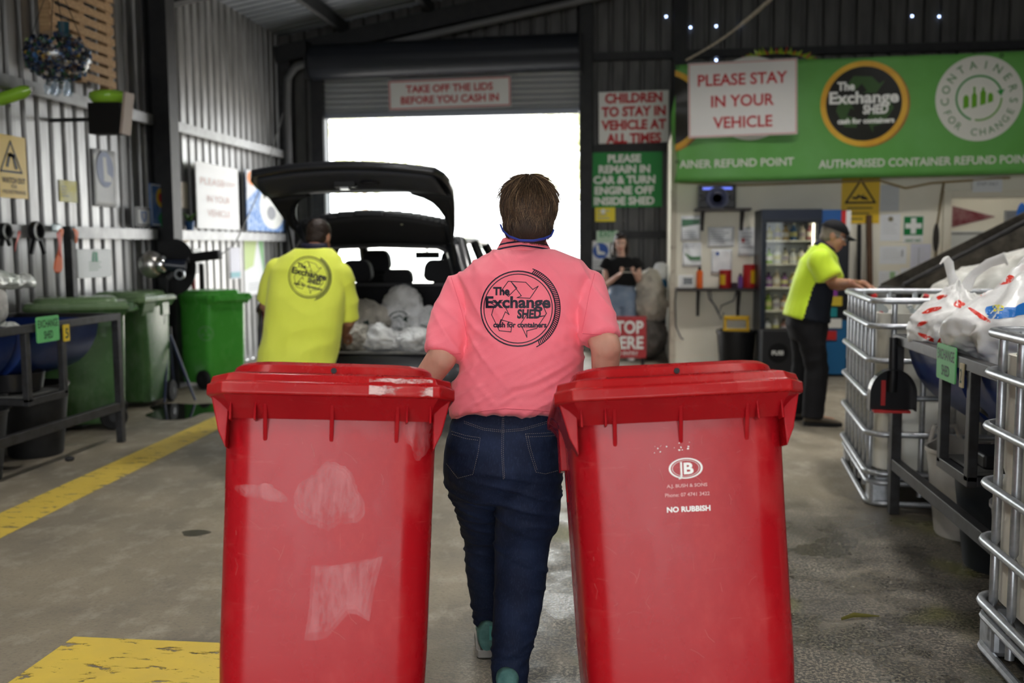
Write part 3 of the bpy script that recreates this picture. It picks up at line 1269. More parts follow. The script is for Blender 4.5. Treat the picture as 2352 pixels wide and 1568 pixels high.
orange_pl = mat('orange_plastic', (.75, .13, .02), .4)
red_tub = mat('red_tub', (.42, .02, .02), .35)
canister(1600, 612, 1614, 'spray_bottle', 'slim orange bottle with a black cap on the long shelf', 'bottle', orange_pl, black_pl, 1)
for px in ((1652, 620, 1680), (1707, 607, 1736)):
    t, r, h = canister(*px, 'coffee_tub', ('shorter red tub with yellow label left of the purple can' if px[0] == 1652 else 'taller red tub with yellow label nearest the drinks fridge'), 'tub', red_tub, red_tub)
    g = G()
    s = -1 if px[0] == 1652 else 1
    n = 8
    vs = []
    for i in range(n + 1):
        a = -PI / 2 + s * (R(5) + R(60) * i / n)
        for z in (h * .2, h * .75):
            vs.append((r * 1.01 * math.cos(a), r * 1.01 * math.sin(a), z))
    g.add(vs, [(2 * i, 2 * i + 2, 2 * i + 3, 2 * i + 1) for i in range(n)])
    g.build('paper_label', mat('yellow_label', (.70, .42, .02), .5), t, smooth=60)
canister(1695, 628, 1706, 'drink_can', 'slim purple can between the two red tubs', 'can', mat('purple_tin', (.16, .06, .28), .3), black_pl, 1)
x0, z0, x1, z1 = opx(1678, 645, 1694, 658, YO - .14)
o = G().box(((x0 + x1) / 2, YO - .14, zl + .03), (.07, .07, .06)).build('small_box', mat('dark_box', (.05, .03, .04), .6), bevel=.006)
tag(o, 'little dark box left of the purple can on the long shelf', 'box')
# cables under the shelf
g = G()
a = at(1625, 662, Y=YO - .03)
pts = [a, a + V((.02, 0, -.12)), a + V((.08, 0, -.19)), a + V((.13, 0, -.30)), a + V((.16, -.01, -.20)), a + V((.30, 0, -.14)), a + V((.33, 0, -.02))]
o = G().tube(pts, .008, 6).tube([p + V((.03, .005, -.02 * i)) for i, p in enumerate(pts[:5])], .007, 6).build('power_cable', mat('grey_cable', (.12, .12, .13), .5), smooth=60)
tag(o, 'loop of grey cable hanging under the long shelf', 'cable')
a = at(1553, 665, Y=YO - .03)
o = G().tube([a, a + V((-.01, 0, -.15)), a + V((.0, 0, -.42)), a + V((.06, 0, -.56)), a + V((.09, 0, -.58))], .008, 6).build('power_cable', mat('grey_cable', (.12, .12, .13), .5), smooth=60)
tag(o, 'grey cable drooping down the left edge of the cream wall', 'cable')

# glossy posters behind
film = mat('glossy_white_print', (.88, .89, .90), .22, c2=(.72, .74, .76), nscale=5)
backboard('wall_poster', 'glossy green and white poster above its twin left of the orange bottle', 'poster', (1564, 495, 1609, 553), YW, film,
          lambda w, h: [('print', shift(poly2d([(-.5, .5), (.5, .5), (.5, .22), (-.5, .1)]), 0, 0, w * .92), mat('poster_green', (.08, .22, .12), .4)), ('text', textlines(-w * .4, -h * .12, w * .75, 4, h * .09, h * .03), grey_ink)], curl=.01)
backboard('wall_poster', 'curled poster with a green picture just above the white screen box', 'poster', (1567, 556, 1611, 612), YW, film,
          lambda w, h: [('print', shift(poly2d([(-.42, .1), (.0, -.12), (.45, -.1), (.45, -.32), (-.1, -.3)]), 0, 0, w), mat('poster_sage', (.12, .25, .13), .5)), ('text', textlines(-w * .4, h * .38, w * .7, 2, h * .09, h * .03), grey_ink)], curl=.012)
backboard('wall_poster', 'wide grey poster of small columns under the high shelf', 'poster', (1625, 521, 1686, 567), YW, film,
          lambda w, h: [('print', textlines(-w * .42, h * .32, w * .8, 6, h * .12, h * .05), grey_ink)], curl=.01)
backboard('wall_poster', 'white curled sheet hanging above the shorter red tub', 'poster', (1633, 571, 1681, 628), YW, film,
          lambda w, h: [('print', shift(disc2d(w * .08), -w * .2, h * .3), blue_ink)], curl=.02)
backboard('wall_poster', 'white glossy notice with a red mark beside the drinks fridge', 'poster', (1695, 522, 1741, 588), YW, film,
          lambda w, h: [('print', textlines(-w * .4, h * .3, w * .7, 5, h * .12, h * .035), grey_ink), ('mark', shift(poly2d([(-.06, -.1), (.06, -.1), (.06, .1), (-.06, .1)]), -w * .25, h * .05, w), red_ink)], curl=.015)

# ---- black bin with the yellow mop wringer
c = at(1690, 858, Y=YO - .42)
x0, z0, x1, z1 = opx(1645, 757, 1735, 860, YO - .4)
t = thing('waste_bin', 'black tapered tub with yellow wringer handle standing under the long shelf', 'bin', ((x0 + x1) / 2, YO - .42, 0))
r, h = (x1 - x0) / 2, z1
G().lathe([(r * .78, .002), (r * .80, .01), (r * .96, h * .93), (r, h * .93), (r * 1.0, h), (r * .94, h), (r * .77, .03), (0, .03)], 32).build('tub', black_pl, t, smooth=40)
g = G()
yz = h + .005
g.bar((-.13, 0, h - .05), (-.12, 0, yz + .14), .035, .03).bar((.13, 0, h - .05), (.12, 0, yz + .14), .035, .03).bar((-.14, 0, yz + .13), (.14, 0, yz + .13), .035, .045).bar((-.14, 0, h), (.14, 0, h), .03, .03)
g.build('wringer', mat('yellow_plastic', (.70, .42, .02), .45), t, bevel=.005)


# ---- drinks fridges
def bottle_g(r, h, kind):
    if kind == 'can':
        return [(r * .85, 0), (r, .008), (r, h * .92), (r * .82, h), (0, h)]
    if kind == 'jug':
        return [(r * .9, 0), (r, .01), (r, h * .6), (r * .55, h * .82), (r * .35, h * .86), (r * .35, h), (0, h)]
    return [(r * .9, 0), (r, .01), (r, h * .58), (r * .38, h * .80), (r * .36, h * .88), (r * .42, h * .89), (r * .42, h), (0, h)]


def fridge(px0, px1, py0, ydepth, label, header, frame_c, seed, contents):
    x0, _, x1, z1 = opx(px0, py0, px1, py0 + 10, ydepth)
    w, H, D = x1 - x0, z1, .62
    t = thing('drinks_fridge', label, 'fridge', ((x0 + x1) / 2, ydepth, 0))
    fm_ = mat('fridge_' + seed, frame_c, .4, spec=.3)
    inner = mat('fridge_inside', (.62, .60, .52), .4)
    zb = .44
    zt = H - .10
    g = G()
    g.box((-w / 2 + .02, D / 2, H / 2 + .01), (.04, D, H - .02)).box((w / 2 - .02, D / 2, H / 2 + .01), (.04, D, H - .02)).box((0, D - .02, H / 2), (w - .08, .04, H - .05)).box((0, D / 2, H - .05), (w - .08, D, .10)).box((0, D / 2, zb / 2 + .02), (w - .08, D, zb - .04))
    g.build('cabinet', fm_, t)
    G().box((0, D - .05, (zb + zt) / 2), (w - .09, .01, zt - zb - .01)).build('liner', inner, t)
    G().box((0, -.012, H - .05), (w, .02, .10)).build('header', header, t)
    g = G()
    for s in (-1, 1):
        g.box((s * (w / 2 - .025), -.015, (zb + zt) / 2), (.05, .03, zt - zb))
    g.box((0, -.015, zb + .02), (w - .1, .03, .04)).box((0, -.015, zt - .02), (w - .1, .03, .04))
    dr = g.build('door', fm_, t, bevel=.004)
    G().box((0, -.012, (zb + zt) / 2), (w - .1, .006, zt - zb - .08)).build('glass', glass_mat('fridge_glass', (.96, .98, .98), .985), dr)
    G().box((w / 2 - .03, -.045, 1.05), (.02, .03, .35)).build('handle', chrome, dr, bevel=.005)
    G().box((w / 2 - .075, .05, (zb + zt) / 2), (.02, .03, zt - zb - .1)).build('light_strip', mat('lit_fridge_strip', (1, 1, 1), emit=(1, .88, .65), estr=2.2), t)
    levels = [zb + (zt - zb) * k / 5 for k in range(5)]
    for z in levels:
        G().box((0, .28, z + .015), (w - .09, .48, .018)).build('shelf', mat('fridge_shelf', (.72, .66, .50), .4), t)
    G().box((0, -.01, zb * .45), (w - .06, .02, zb * .55)).build('grille', mat('fridge_grille', (.012, .018, .03), .4), t)
    return t, w, levels, zt


rnd = random.Random(8)
fr, fw, lv, fzt = fridge(1750, 1888, 481, 11.02, 'dark blue glass door drinks fridge left of the man with the black cap', mat('dark_blue_header', (.006, .012, .03), .4, spec=.3), (.005, .010, .020), 'navy', 0)
cols = [((.50, .42, .12), (.55, .45, .18), (.45, .30, .12), (.07, .14, .24), (.55, .50, .38), (.30, .12, .12)), ((.30, .45, .06), (.62, .60, .50), (.50, .45, .30), (.55, .55, .48), (.62, .58, .45), (.35, .40, .25)),
        ((.20, .08, .22), (.55, .45, .30), (.22, .10, .20), (.50, .40, .10), (.50, .30, .12), (.42, .36, .25)), ((.25, .34, .05), (.55, .50, .42), (.50, .30, .15), (.62, .6, .5), (.55, .42, .10), (.3, .12, .1)),
        ((.62, .60, .55), (.55, .52, .48), (.30, .14, .10), (.65, .45, .05), (.62, .42, .04), (.62, .55, .3))][::-1]
words = ['lowest', 'second lowest', 'middle', 'second highest', 'topmost']
for li, z in enumerate(lv):
    hmax = (lv[1] - lv[0]) - .06
    for i in range(6):
        x = -fw / 2 + .10 + (fw - .20) * i / 5
        hh_ = hmax * rnd.uniform(.78, .98)
        c_ = cols[li][i]
        m_ = mat('drink_%d_%d' % (li, i), c_, .25)
        b = thing('drink_bottle', 'drink bottle standing on the %s shelf of the navy drinks fridge' % words[li], 'bottle', (fr.location.x + x, 11.02 + .13, z + .024), group='bottles on the %s fridge shelf' % words[li])
        rr = .040
        G().lathe(bottle_g(rr, hh_, 'jug' if i % 3 == 1 else 'b'), 14).build('body', m_, b, smooth=40)
        G().lathe([(.018, hh_ * .93), (.019, hh_ * 1.02), (0, hh_ * 1.03)], 10).build('cap', mat('pale_cap', (.7, .66, .5), .4) if i % 2 else black_pl, b, smooth=40)
        G().lathe([(rr * 1.02, hh_ * .22), (rr * 1.02, hh_ * .50)], 14, cap=False).build('paper_label', mat('drink_label_%d' % ((i + li) % 3), [(.65, .6, .48), (.55, .5, .2), (.35, .3, .3)][(i + li) % 3], .5), b, smooth=60)
# second, blue fridge with the red and white sign, door swung open behind the man
x0, _, x1, z1 = opx(1890, 482, 1942, 492, 11.05)
t = thing('drinks_fridge', 'blue fridge with red and white header partly hidden by the man with the cap', 'fridge', ((x0 + x1) / 2 + .02, 11.05, 0))
w, H = .30, z1
G().box((0, .33, H / 2), (w, .62, H)).build('cabinet', mat('fridge_blue_black', (.015, .017, .022), .4), t, bevel=.006)
G().box((-w * .16, -.002, H - .14), (w * .66, .03, .28)).build('header', mat('header_blue', (.015, .09, .30), .35), t)
G().box((w * .26, -.004, H - .12), (w * .16, .034, .22)).build('red_panel', mat('header_red', (.55, .02, .02), .35), t)
G().box((w * .42, -.005, H - .12), (w * .17, .036, .22)).build('white_panel', white_pl, t)
G().box((0, -.012, .32), (w * .9, .02, .58)).build('lower_panel', mat('panel_blue', (.02, .13, .30), .4), t)
for k, (cc, zz_) in enumerate([((.5, .03, .03), .45), ((.75, .75, .7), .58), ((.02, .25, .28), .70), ((.65, .5, .05), .82), ((.25, .05, .3), .92)]):
    G().box((-.05 + .05 * (k % 2), -.026, zz_), (.16, .012, .10)).build('picture_patch', mat('patch_%d' % k, cc, .4), t)

# black speaker boxes on the floor in front of the navy fridge
for i, (px0, px1) in enumerate(((1748, 1822), (1826, 1890))):
    x0, z0, x1, z1 = opx(px0, 757, px1, 850, 10.75)
    t = thing('speaker_box', ('left' if i == 0 else 'right') + ' one of two black speaker cabinets on the floor before the navy fridge', 'speaker', ((x0 + x1) / 2, 10.8, 0))
    w, h = x1 - x0, z1
    G().box((0, 0, h / 2 + .001), (w, .30, h - .002)).build('cabinet', mat('speaker_black', (.014, .014, .016), .5), t, bevel=.01)
    G().lathe([(0, .004), (.10, .004), (.105, 0)], 28, M=Matrix.Rotation(PI / 2, 4, 'X'), c=(0, -.151, h * .56)).build('grille', mat('speaker_grille', (.006, .006, .007), .6), t)
    gg = text_fit('FUSI', w * .34, .045, .02)
    gg = G().merge(gg, frame((-.01, -.158, h * .52), (1, 0, 0), (0, 0, 1)))
    gg.build('lettering', grey_ink if i else white_ink, t)

# ---- papers, signs and tools on the wall to the right
backboard('warning_sign', 'large yellow sign with a black triangle above the poles on the cream wall', 'sign', (1932, 409, 2020, 513), YW, yellow_sign,
          lambda w, h: [('triangle', stroke2d([(-w * .38, -h * .04), (w * .38, -h * .04), (0, h * .46)], w * .05, True), black_ink),
                        ('pictogram', shift(poly2d([(-.22, .02), (-.1, .0), (-.02, .06), (.04, .0), (.22, -.02), (.14, .07), (.05, .09), (.12, .16), (.0, .09), (-.06, .14), (-.10, .07), (-.22, .07)]), 0, h * .03, w), black_ink),
                        ('lettering', textlines(-w * .32, -h * .16, w * .66, 3, h * .12, h * .035), mat('dark_olive_print', (.22, .15, .02), .5))], t=.006)


def note(label, px, seed, extra=None, m=paper):
    def art(w, h):
        a = [('print', textlines(-w * .38, h * .34, w * .74, 6, h * .11, h * .022), mat('faint_print', (.55, .56, .57), .6))]
        if extra:
            a += extra(w, h)
        return a
    return backboard('wall_paper_notice', label, 'notice', px, YW, m, art, t=.002)


note('grey printed sheet topmost beside the yellow triangle sign', (2022, 424, 2065, 485), 1, m=mat('greyish_paper', (.60, .62, .63), .5))
note('white certificate with a small round crest left of the first aid sign', (2022, 492, 2068, 553), 2, lambda w, h: [('crest', shift(disc2d(w * .13), 0, h * .32), mat('crest_brown', (.25, .22, .14), .5))])
note('white sheet below the certificate with the round crest', (2020, 565, 2082, 606), 3, lambda w, h: [('mark', shift(poly2d([(-.03, -.12), (.03, -.12), (.03, .12), (-.03, .12)]), w * .34, h * .1, w), grey_ink)])
note('bluish printed chart just below the first aid sign', (2091, 560, 2138, 622), 4, lambda w, h: [('bar', shift(poly2d([(-.02, -.5), (.02, -.5), (.02, .5), (-.02, .5)]), -w * .1, 0, w), grey_ink)], m=mat('bluish_paper', (.66, .66, .74), .5))
note('green and white form lowest on the wall above the far white tank', (2018, 622, 2064, 662), 5, lambda w, h: [('band', shift(poly2d([(-.16, -.5), (.16, -.5), (.16, .5), (-.16, .5)]), w * .18, 0, min(w, h) * .9), mat('pale_green_print', (.30, .48, .24), .5))])
note('pale form with a green stripe beside the doorway, low on the wall', (2068, 616, 2118, 658), 6, lambda w, h: [('band', shift(poly2d([(-.18, -.4), (.18, -.4), (.18, .4), (-.18, .4)]), w * .26, 0, w * .9), mat('pale_green_print', (.30, .48, .24), .5))])
backboard('first_aid_sign', 'green first aid sign with a white cross beside the staff doorway', 'sign', (2074, 496, 2121, 557), YW, white_sign,
          lambda w, h: [('green_field', shift(poly2d([(-.48, -.48), (.48, -.48), (.48, .48), (-.48, .48)]), 0, h * .13, w * .98), mat('first_aid_green', (.012, .21, .055), .45)),
                        ('white_cross', shift(poly2d([(-.13, -.4), (.13, -.4), (.13, -.13), (.4, -.13), (.4, .13), (.13, .13), (.13, .4), (-.13, .4), (-.13, .13), (-.4, .13), (-.4, -.13), (-.13, -.13)]), 0, h * .13, w), white_ink),
                        ('lettering', shift(text_fit('FIRST AID', w * .75, h * .09, .02), 0, -h * .46), green_ink)], t=.005)
backboard('staff_sign', 'small white staff only sign above the open staff doorway', 'sign', (2234, 410, 2302, 441), YO - .055, paper,
          lambda w, h: [('lettering', shift(text_fit('STAFF ONLY', w * .72, h * .24, .02), 0, 0), grey_ink)], t=.004)
# inside the staff room
YI = YB - .235
backboard('whiteboard', 'whiteboard on the wall seen through the staff doorway', 'whiteboard', (2172, 531, 2278, 640), YI, mat('whiteboard_face', (.70, .72, .70), .3), (), border=(.03, girt_m), t=.02)
c = at(2215, 498, Y=YI)
o = G().prism([(-.26, .17), (.38, .0), (-.26, -.16)], 0, .006, M=frame(c, (1, 0, 0), (0, 0, 1))).build('pennant', mat('maroon_felt', (.20, .05, .06), .8, c2=(.33, .18, .18), nscale=9))
tag(o, 'maroon triangular pennant on the wall seen through the staff doorway', 'pennant')
# broom poles leaning on the wall
for nm, px, m_, r, lab in (('broom', ((1974, 515), (1971, 860)), mat('black_pole', (.02, .02, .02), .5), .024, 'black handled broom leaning on the cream wall under the yellow triangle sign'),
                           ('wooden_post', ((1996, 494), (2000, 860)), mat('brown_wood', (.13, .075, .045), .6, c2=(.09, .05, .03), nscale=8, stretch=(6, 6, .6)), .036, 'thick brown wooden pole leaning on the cream wall beside the broom')):
    a = at(*px[0], Y=YW - .05)
    b = at(*px[1], Y=YW - .22)
    b.z = .03
    t = thing(nm, lab, 'pole' if nm != 'broom' else 'broom', (b.x, b.y, 0))
    if nm == 'broom':
        G().cyl((0, 0, .10), a - V((b.x, b.y, 0)), r * .9, r, 12).build('handle', m_, t, smooth=40)
        G().box((0, 0, .12), (.34, .06, .05)).build('head', m_, t)
        G().box((0, 0, .05), (.34, .05, .09)).build('bristles', black_rub, t)
    else:
        G().cyl((0, 0, .002), a - V((b.x, b.y, 0)), r, r * .9, 12).build('shaft', m_, t, smooth=40)
# wires running along the office top and down beside the doorway
pts = [at(1560, 418, Y=YO - .05), at(1700, 425, Y=YO - .05), at(1850, 420, Y=YO - .05), at(2020, 414, Y=YO - .05), at(2080, 432, Y=YO - .05), at(2140, 420, Y=YO - .05), at(2320, 408, Y=YO - .05)]
o = G().tube(pts, .012, 6).build('power_cable', mat('tan_cable', (.38, .27, .12), .5), smooth=60)
tag(o, 'tan cable sagging along the wall just under the green banner', 'cable')
pts = [at(2168, 420, Y=YO - .05), at(2160, 470, Y=YO - .05), at(2152, 520, Y=YO - .05), at(2150, 580, Y=YO - .05), at(2143, 650, Y=YO - .05)]
t = thing('power_cable', 'brown cable with a dark clump hanging down beside the staff doorway', 'cable', pts[2])
G().tube([p - pts[2] for p in pts], .013, 6).build('wire', mat('brown_cable', (.22, .16, .08), .5), t, smooth=60)
G().ball(at(2150, 545, Y=YO - .06) - pts[2], (.035, .03, .16), 10, 8).build('plug_cluster', mat('dark_cluster', (.05, .045, .04), .6), t, smooth=60)

# ---- red stop sign, bulk bags by the girl
YS = 11.3
x0, z0, x1, z1 = opx(1392, 726, 1484, 822, YS)
t = thing('stop_sign', 'red stop here board standing on the floor before the girl', 'sign', ((x0 + x1) / 2, YS, 0))
w, h = x1 - x0, z1 - z0
M = Matrix.Translation((0, -.012, (z0 + z1) / 2)) @ Matrix((V((1, 0, 0)), V((0, 0, 1)), V((0, -1, 0)))).transposed().to_4x4()
G().box((0, 0, (z0 + z1) / 2), (w, .02, h)).build('board', mat('stop_red', (.42, .03, .035), .35), t)
gg = G()
gg.merge(shift(text_fit('STOP', w * .86, h * .30, .03), 0, h * .10))
gg.merge(shift(text_fit('HERE', w * .86, h * .30, .03), 0, -h * .27))
gg.merge(shift(text_fit('NO ENTRY', w * .6, h * .09, .01), 0, -h * .43))
G().merge(gg, M).build('lettering', white_ink, t)
g = G()
for sx in (-1, 1):
    g.bar((sx * w * .4, .02, z1 - .05), (sx * w * .42, .03, .0), .025, .025).bar((sx * w * .4, .03, z0 + .1), (sx * w * .42, .34, .0), .025, .025)
g.build('stand', dark_steel, t)


def lumpy(name, label, cat, c, r, m, seed, amp=.12, fr=2.5, flatz=0.0, parts=None, n=84, k=54, group=None, crease=.5):
    """crumpled sack shape"""
    me = G().ball((0, 0, 0), r, n, k).mesh('l')
    off = V((seed * 7.3, seed * 3.1, seed * 1.7))
    rm = max(r)

    def fn(p, nn):
        q = p / rm * fr + off
        a = noise.noise(q)
        b = 1 - abs(noise.noise(q * 2.3 + V((3, 1, 2)))) * 2
        cc = 1 - abs(noise.noise(q * 4.9)) * 2
        dd = 1 - abs(noise.noise(V((q.x * 6.5, q.y * 6.5, q.z * 3.1)))) * 2.3
        return rm * amp * (a * 1.25 + crease * (b - .3) * .9 + crease * cc * .4 + crease * dd * .3)
    displace(me, fn)
    if flatz is not None:
        for v in me.vertices:
            lo = -r[2] + flatz
            if v.co.z < lo:
                v.co.z = lo + (v.co.z - lo) * .1
    zm = min(v.co.z for v in me.vertices)
    for v in me.vertices:
        v.co.z -= zm
    o = put(name, me, m, smooth=60, recalc=True)
    o.location = (c[0], c[1], c[2])
    tag(o, label, cat, group)
    return o


sack_m = mat('dirty_white_sack', (.52, .49, .42), .7, c2=(.33, .31, .27), nscale=5, bump=.5, bscale=14)
sack_d = mat('grey_dirty_sack', (.16, .15, .14), .7, c2=(.07, .065, .06), nscale=5, bump=.5, bscale=14)
b = at(1502, 830, Y=12.3)
lumpy('bulk_bag', 'tall cream bulk bag of containers beside the girl and the cream wall', 'bag', (b.x - .03, 12.62, .42), (.18, .28, .34), sack_m, 3, .16, 1.8)
lumpy('bulk_bag', 'dark grimy bulk bag on the floor under the cream bulk bag', 'bag', (b.x - .06, 12.62, .0), (.20, .36, .27), sack_d, 5, .12, 1.8)
lumpy('bulk_bag', 'dirty grey bag slumped behind the red stop board', 'bag', (at(1400, 800, Y=12.4).x - .1, 13.15, .0), (.30, .32, .28), sack_d, 6, .14, 1.8)
lumpy('plastic_bag', 'blue bag lying on top of the cream bulk bag', 'bag', (at(1508, 650, Y=12.9).x, 13.12, .74), (.14, .12, .16), mat('blue_film', (.02, .12, .26), .4), 2, .12, 2)
lumpy('plastic_bag', 'white plastic bag against the cream wall corner above the bulk bag', 'bag', (at(1522, 640, Y=12.4).x, 13.15, .92), (.10, .12, .14), mat('white_film', (.72, .73, .74), .35), 9, .16, 2)
# ============================================================ things on the left wall
leftboard('warning_sign', 'yellow pedestrian warning sign with a black triangle at the left wall edge', 'sign', (-8, 312, 64, 455), yellow_sign,
          lambda w, h: [('triangle', stroke2d([(-w * .44, -h * .08), (w * .30, -h * .08), (-w * .06, h * .40)], w * .045, True), black_ink),
                        ('pictogram', stroke2d([(-w * .20, h * .02), (-w * .12, h * .18), (-w * .06, h * .19)], w * .08).merge(stroke2d([(w * .10, -h * .0), (w * .02, h * .17), (-.02, h * .19)], w * .09)), black_ink),
                        ('lettering', shift(text_fit('WATCH OUT', w * .82, h * .09, .03), 0, -h * .26).merge(shift(text_fit('FOR', w * .2, h * .06, .01), 0, -h * .34)).merge(shift(text_fit('PEDESTRIANS', w * .82, h * .06, .01), 0, -h * .43)), mat('brown_ink', (.12, .07, .01), .5))], t=.004)
leftboard('wall_notice', 'small pale yellow notice low beside the pedestrian warning sign', 'notice', (135, 415, 177, 464), mat('pale_yellow_sheet', (.70, .62, .10), .5, c2=(.75, .74, .45), nscale=6),
          lambda w, h: [('print', textlines(-w * .4, h * .2, w * .4, 4, h * .14, h * .04), grey_ink)], t=.004)
leftboard('wall_poster', 'white poster with a blue circle under the dark planter box', 'poster', (208, 345, 267, 475), paper,
          lambda w, h: [('circle', shift(disc2d(w * .36, ys=1.1), 0, h * .16), mat('washed_blue', (.30, .35, .52), .5)), ('pictogram', shift(poly2d([(-.1, .3), (.06, .3), (.1, -.1), (.3, -.18), (.3, -.3), (-.08, -.3)]), 0, h * .16, w * .9), white_ink)], curl=.012)
leftboard('framed_picture', 'small frame with a blue shield standing on the steel rail', 'picture', (309, 476, 343, 520), mat('pale_mount', (.55, .56, .56), .5),
          lambda w, h: [('shield', shift(poly2d([(-.34, .3), (.34, .3), (.3, -.1), (0, -.36), (-.3, -.1)]), 0, 0, h), mat('shield_blue', (.06, .12, .28), .5)), ('emblem', shift(poly2d([(-.16, .2), (.16, .2), (.13, -.05), (0, -.18), (-.13, -.05)]), 0, 0, h), grey_ink)], X=XL + .09, border=(.015, dark_steel), t=.02)
leftboard('framed_picture', 'blue picture of a yellow and red flower leaning beside the dark column', 'picture', (341, 424, 388, 519), mat('picture_blue', (.05, .13, .34), .5, c2=(.20, .28, .45), nscale=9),
          lambda w, h: [('flower', shift(disc2d(w * .24, 16), 0, h * .18), mat('petal_yellow', (.75, .50, .04), .5)), ('flower_heart', shift(disc2d(w * .12, 12), 0, h * .18), red_ink), ('leaf', shift(poly2d([(-.2, -.1), (.1, .1), (.2, -.2), (0, -.35)]), 0, -h * .2, w), green_ink)], X=XL + .10, border=(.012, white_pl), t=.02)
leftboard('framed_certificate', 'white framed sheet with a green emblem on the wall behind the orange ribbon', 'picture', (174, 572, 254, 637), mat('pale_plastic_sheet', (.62, .66, .66), .35),
          lambda w, h: [('emblem', shift(poly2d([(-.10, -.06), (-.02, -.06), (-.02, .10), (-.07, .08)]), 0, h * .2, w).merge(shift(poly2d([(0, -.06), (.09, -.06), (.09, .08), (0, .10)]), 0, h * .2, w)), mat('emblem_green', (.05, .33, .18), .5)),
                        ('print', textlines(-w * .18, h * .04, w * .36, 4, h * .09, h * .04), mat('faint_green_print', (.33, .46, .38), .5))], t=.012)
leftboard('hand_lettered_sign', 'large white board with faint red lettering left of the raised tailgate', 'sign', (447, 380, 548, 526), mat('white_painted_board', (.82, .82, .83), .4),
          lambda w, h: [('lettering', shift(text_fit('PLEASE', w * .55, h * .11, .0), -w * .14, h * .17).merge(shift(text_fit('KEEP', w * .3, h * .07, -.01), w * .27, h * .19)).merge(shift(text_fit('IN YOUR', w * .55, h * .11, .0), 0, -h * .09)).merge(shift(text_fit('VEHICLE', w * .55, h * .11, .0), 0, -h * .31)), mat('faded_red', (.70, .48, .45), .6))], X=XL + .10, t=.012)
leftboard('wall_notice', 'cream note hanging beside the column left of the large white board', 'notice', (408, 418, 432, 478), mat('cream_note', (.74, .66, .56), .5), (), t=.004)
leftboard('wall_notice', 'small cream note just below the steel rail beside the column', 'notice', (414, 527, 434, 556), mat('cream_note', (.74, .66, .56), .5),
          lambda w, h: [('print', textlines(-w * .3, h * .2, w * .5, 3, h * .2, h * .05), grey_ink)], t=.004)
leftboard('surf_poster', 'blue patterned poster with a big white spot and orange corner behind the tailgate', 'poster', (562, 398, 652, 531), mat('blue_mosaic', (.10, .24, .60), .45, c2=(.42, .55, .78), nscale=22, p=(.4, .6)),
          lambda w, h: [('white_disc', shift(stretch(disc2d(1), w * .34, h * .38), w * .16, -h * .08), white_ink), ('corner', stretch(poly2d([(-.5, .5), (.1, .5), (-.22, .22), (-.5, .0)]), w, h), mat('white_corner', (.72, .73, .76), .5)),
                        ('orange_patch', shift(stretch(disc2d(1, 14), w * .13, h * .12), -w * .35, h * .37), mat('orange_print', (.80, .25, .05), .5)), ('lettering', shift(text_fit('1st', w * .36, h * .17, .03), w * .10, h * .07), black_ink),
                        ('emblem', shift(stretch(disc2d(1, 18), w * .12, h * .12), w * .12, -h * .18), grey_ink)], X=XL + .10, t=.015)
leftboard('map_poster', 'green and white map poster on the wall below the blue spotted poster', 'poster', (558, 549, 608, 676), paper,
          lambda w, h: [('green_field', stretch(poly2d([(-.48, .48), (.15, .48), (-.05, .02), (-.48, -.06)]), w, h), mat('map_green', (.52, .64, .28), .5)), ('edge', stretch(poly2d([(.22, .48), (.48, .48), (.48, -.2)]), w, h), mat('map_edge', (.28, .52, .26), .5)),
                        ('print', textlines(-w * .3, -h * .3, w * .6, 3, h * .05, h * .012), grey_ink)], t=.004)
leftboard('wall_notice', 'pale sheet with a teal foot on the wall between column and map poster', 'notice', (527, 568, 552, 640), mat('bluish_paper', (.66, .66, .74), .5),
          lambda w, h: [('band', shift(poly2d([(-.48, -.1), (.48, -.1), (.48, .12), (-.48, .12)]), 0, -h * .38, w), mat('teal_print', (.22, .45, .50), .5))], t=.004)
leftboard('wall_notice', 'white tag seen between the lamp head and its black arm', 'notice', (443, 570, 462, 628), paper, (), X=XL + .004, t=.004)
# small plant in a blue pot on the rail
c = at(436, 522, X=XL + .09)
t = thing('potted_plant', 'tiny plant in a blue pot on the rail beside the column', 'plant', (c.x, c.y, 1.617))
G().lathe([(.035, 0), (.05, .10), (.045, .10), (.03, .02), (0, .02)], 16).build('pot', mat('pot_blue', (.06, .16, .38), .4), t, smooth=40)
g = G()
rnd = random.Random(3)
for i in range(14):
    a = rnd.uniform(0, 6.28)
    L = rnd.uniform(.07, .15)
    d = V((math.cos(a) * .5, math.sin(a) * .5, 1)).normalized()
    g.tube([V((0, 0, .09)), V((0, 0, .09)) + d * L * .5, V((0, 0, .085)) + d * L + V((d.x * .03, d.y * .03, -.01))], [.004, .014, .001], 5, flat=.3)
g.build('leaves', mat('leaf_green', (.10, .24, .04), .5), t, smooth=60)

# ---- timber pallet fixed to the wall
pal_m = mat('pale_pallet_wood', (.52, .34, .18), .65, c2=(.36, .22, .11), nscale=5, stretch=(1, 8, 8))
xa = XL + .16
p0, p1 = at(117, 60, X=xa), at(262, 110, X=xa)
zt_, zb_ = at(190, -45, X=xa).z, at(262, 208, X=xa).z
t = thing('wood_pallet', 'pale timber pallet fixed upright on the left wall above the rail', 'pallet', (xa - .03, (p0.y + p1.y) / 2, zb_))
W_, H_ = p1.y - p0.y, zt_ - zb_
n = 9
for i in range(n):
    z = H_ * (i + .5) / n
    G().box((.03 + random.uniform(-.003, .003), random.uniform(-.008, .008), z), (.018, W_, H_ / n * .68)).build('plank', pal_m, t, bevel=.003)
for y in (-W_ / 2 + .05, 0, W_ / 2 - .05):
    G().box((-.03, y, H_ / 2), (.09, .09, H_)).build('bearer', pal_m, t, bevel=.003)

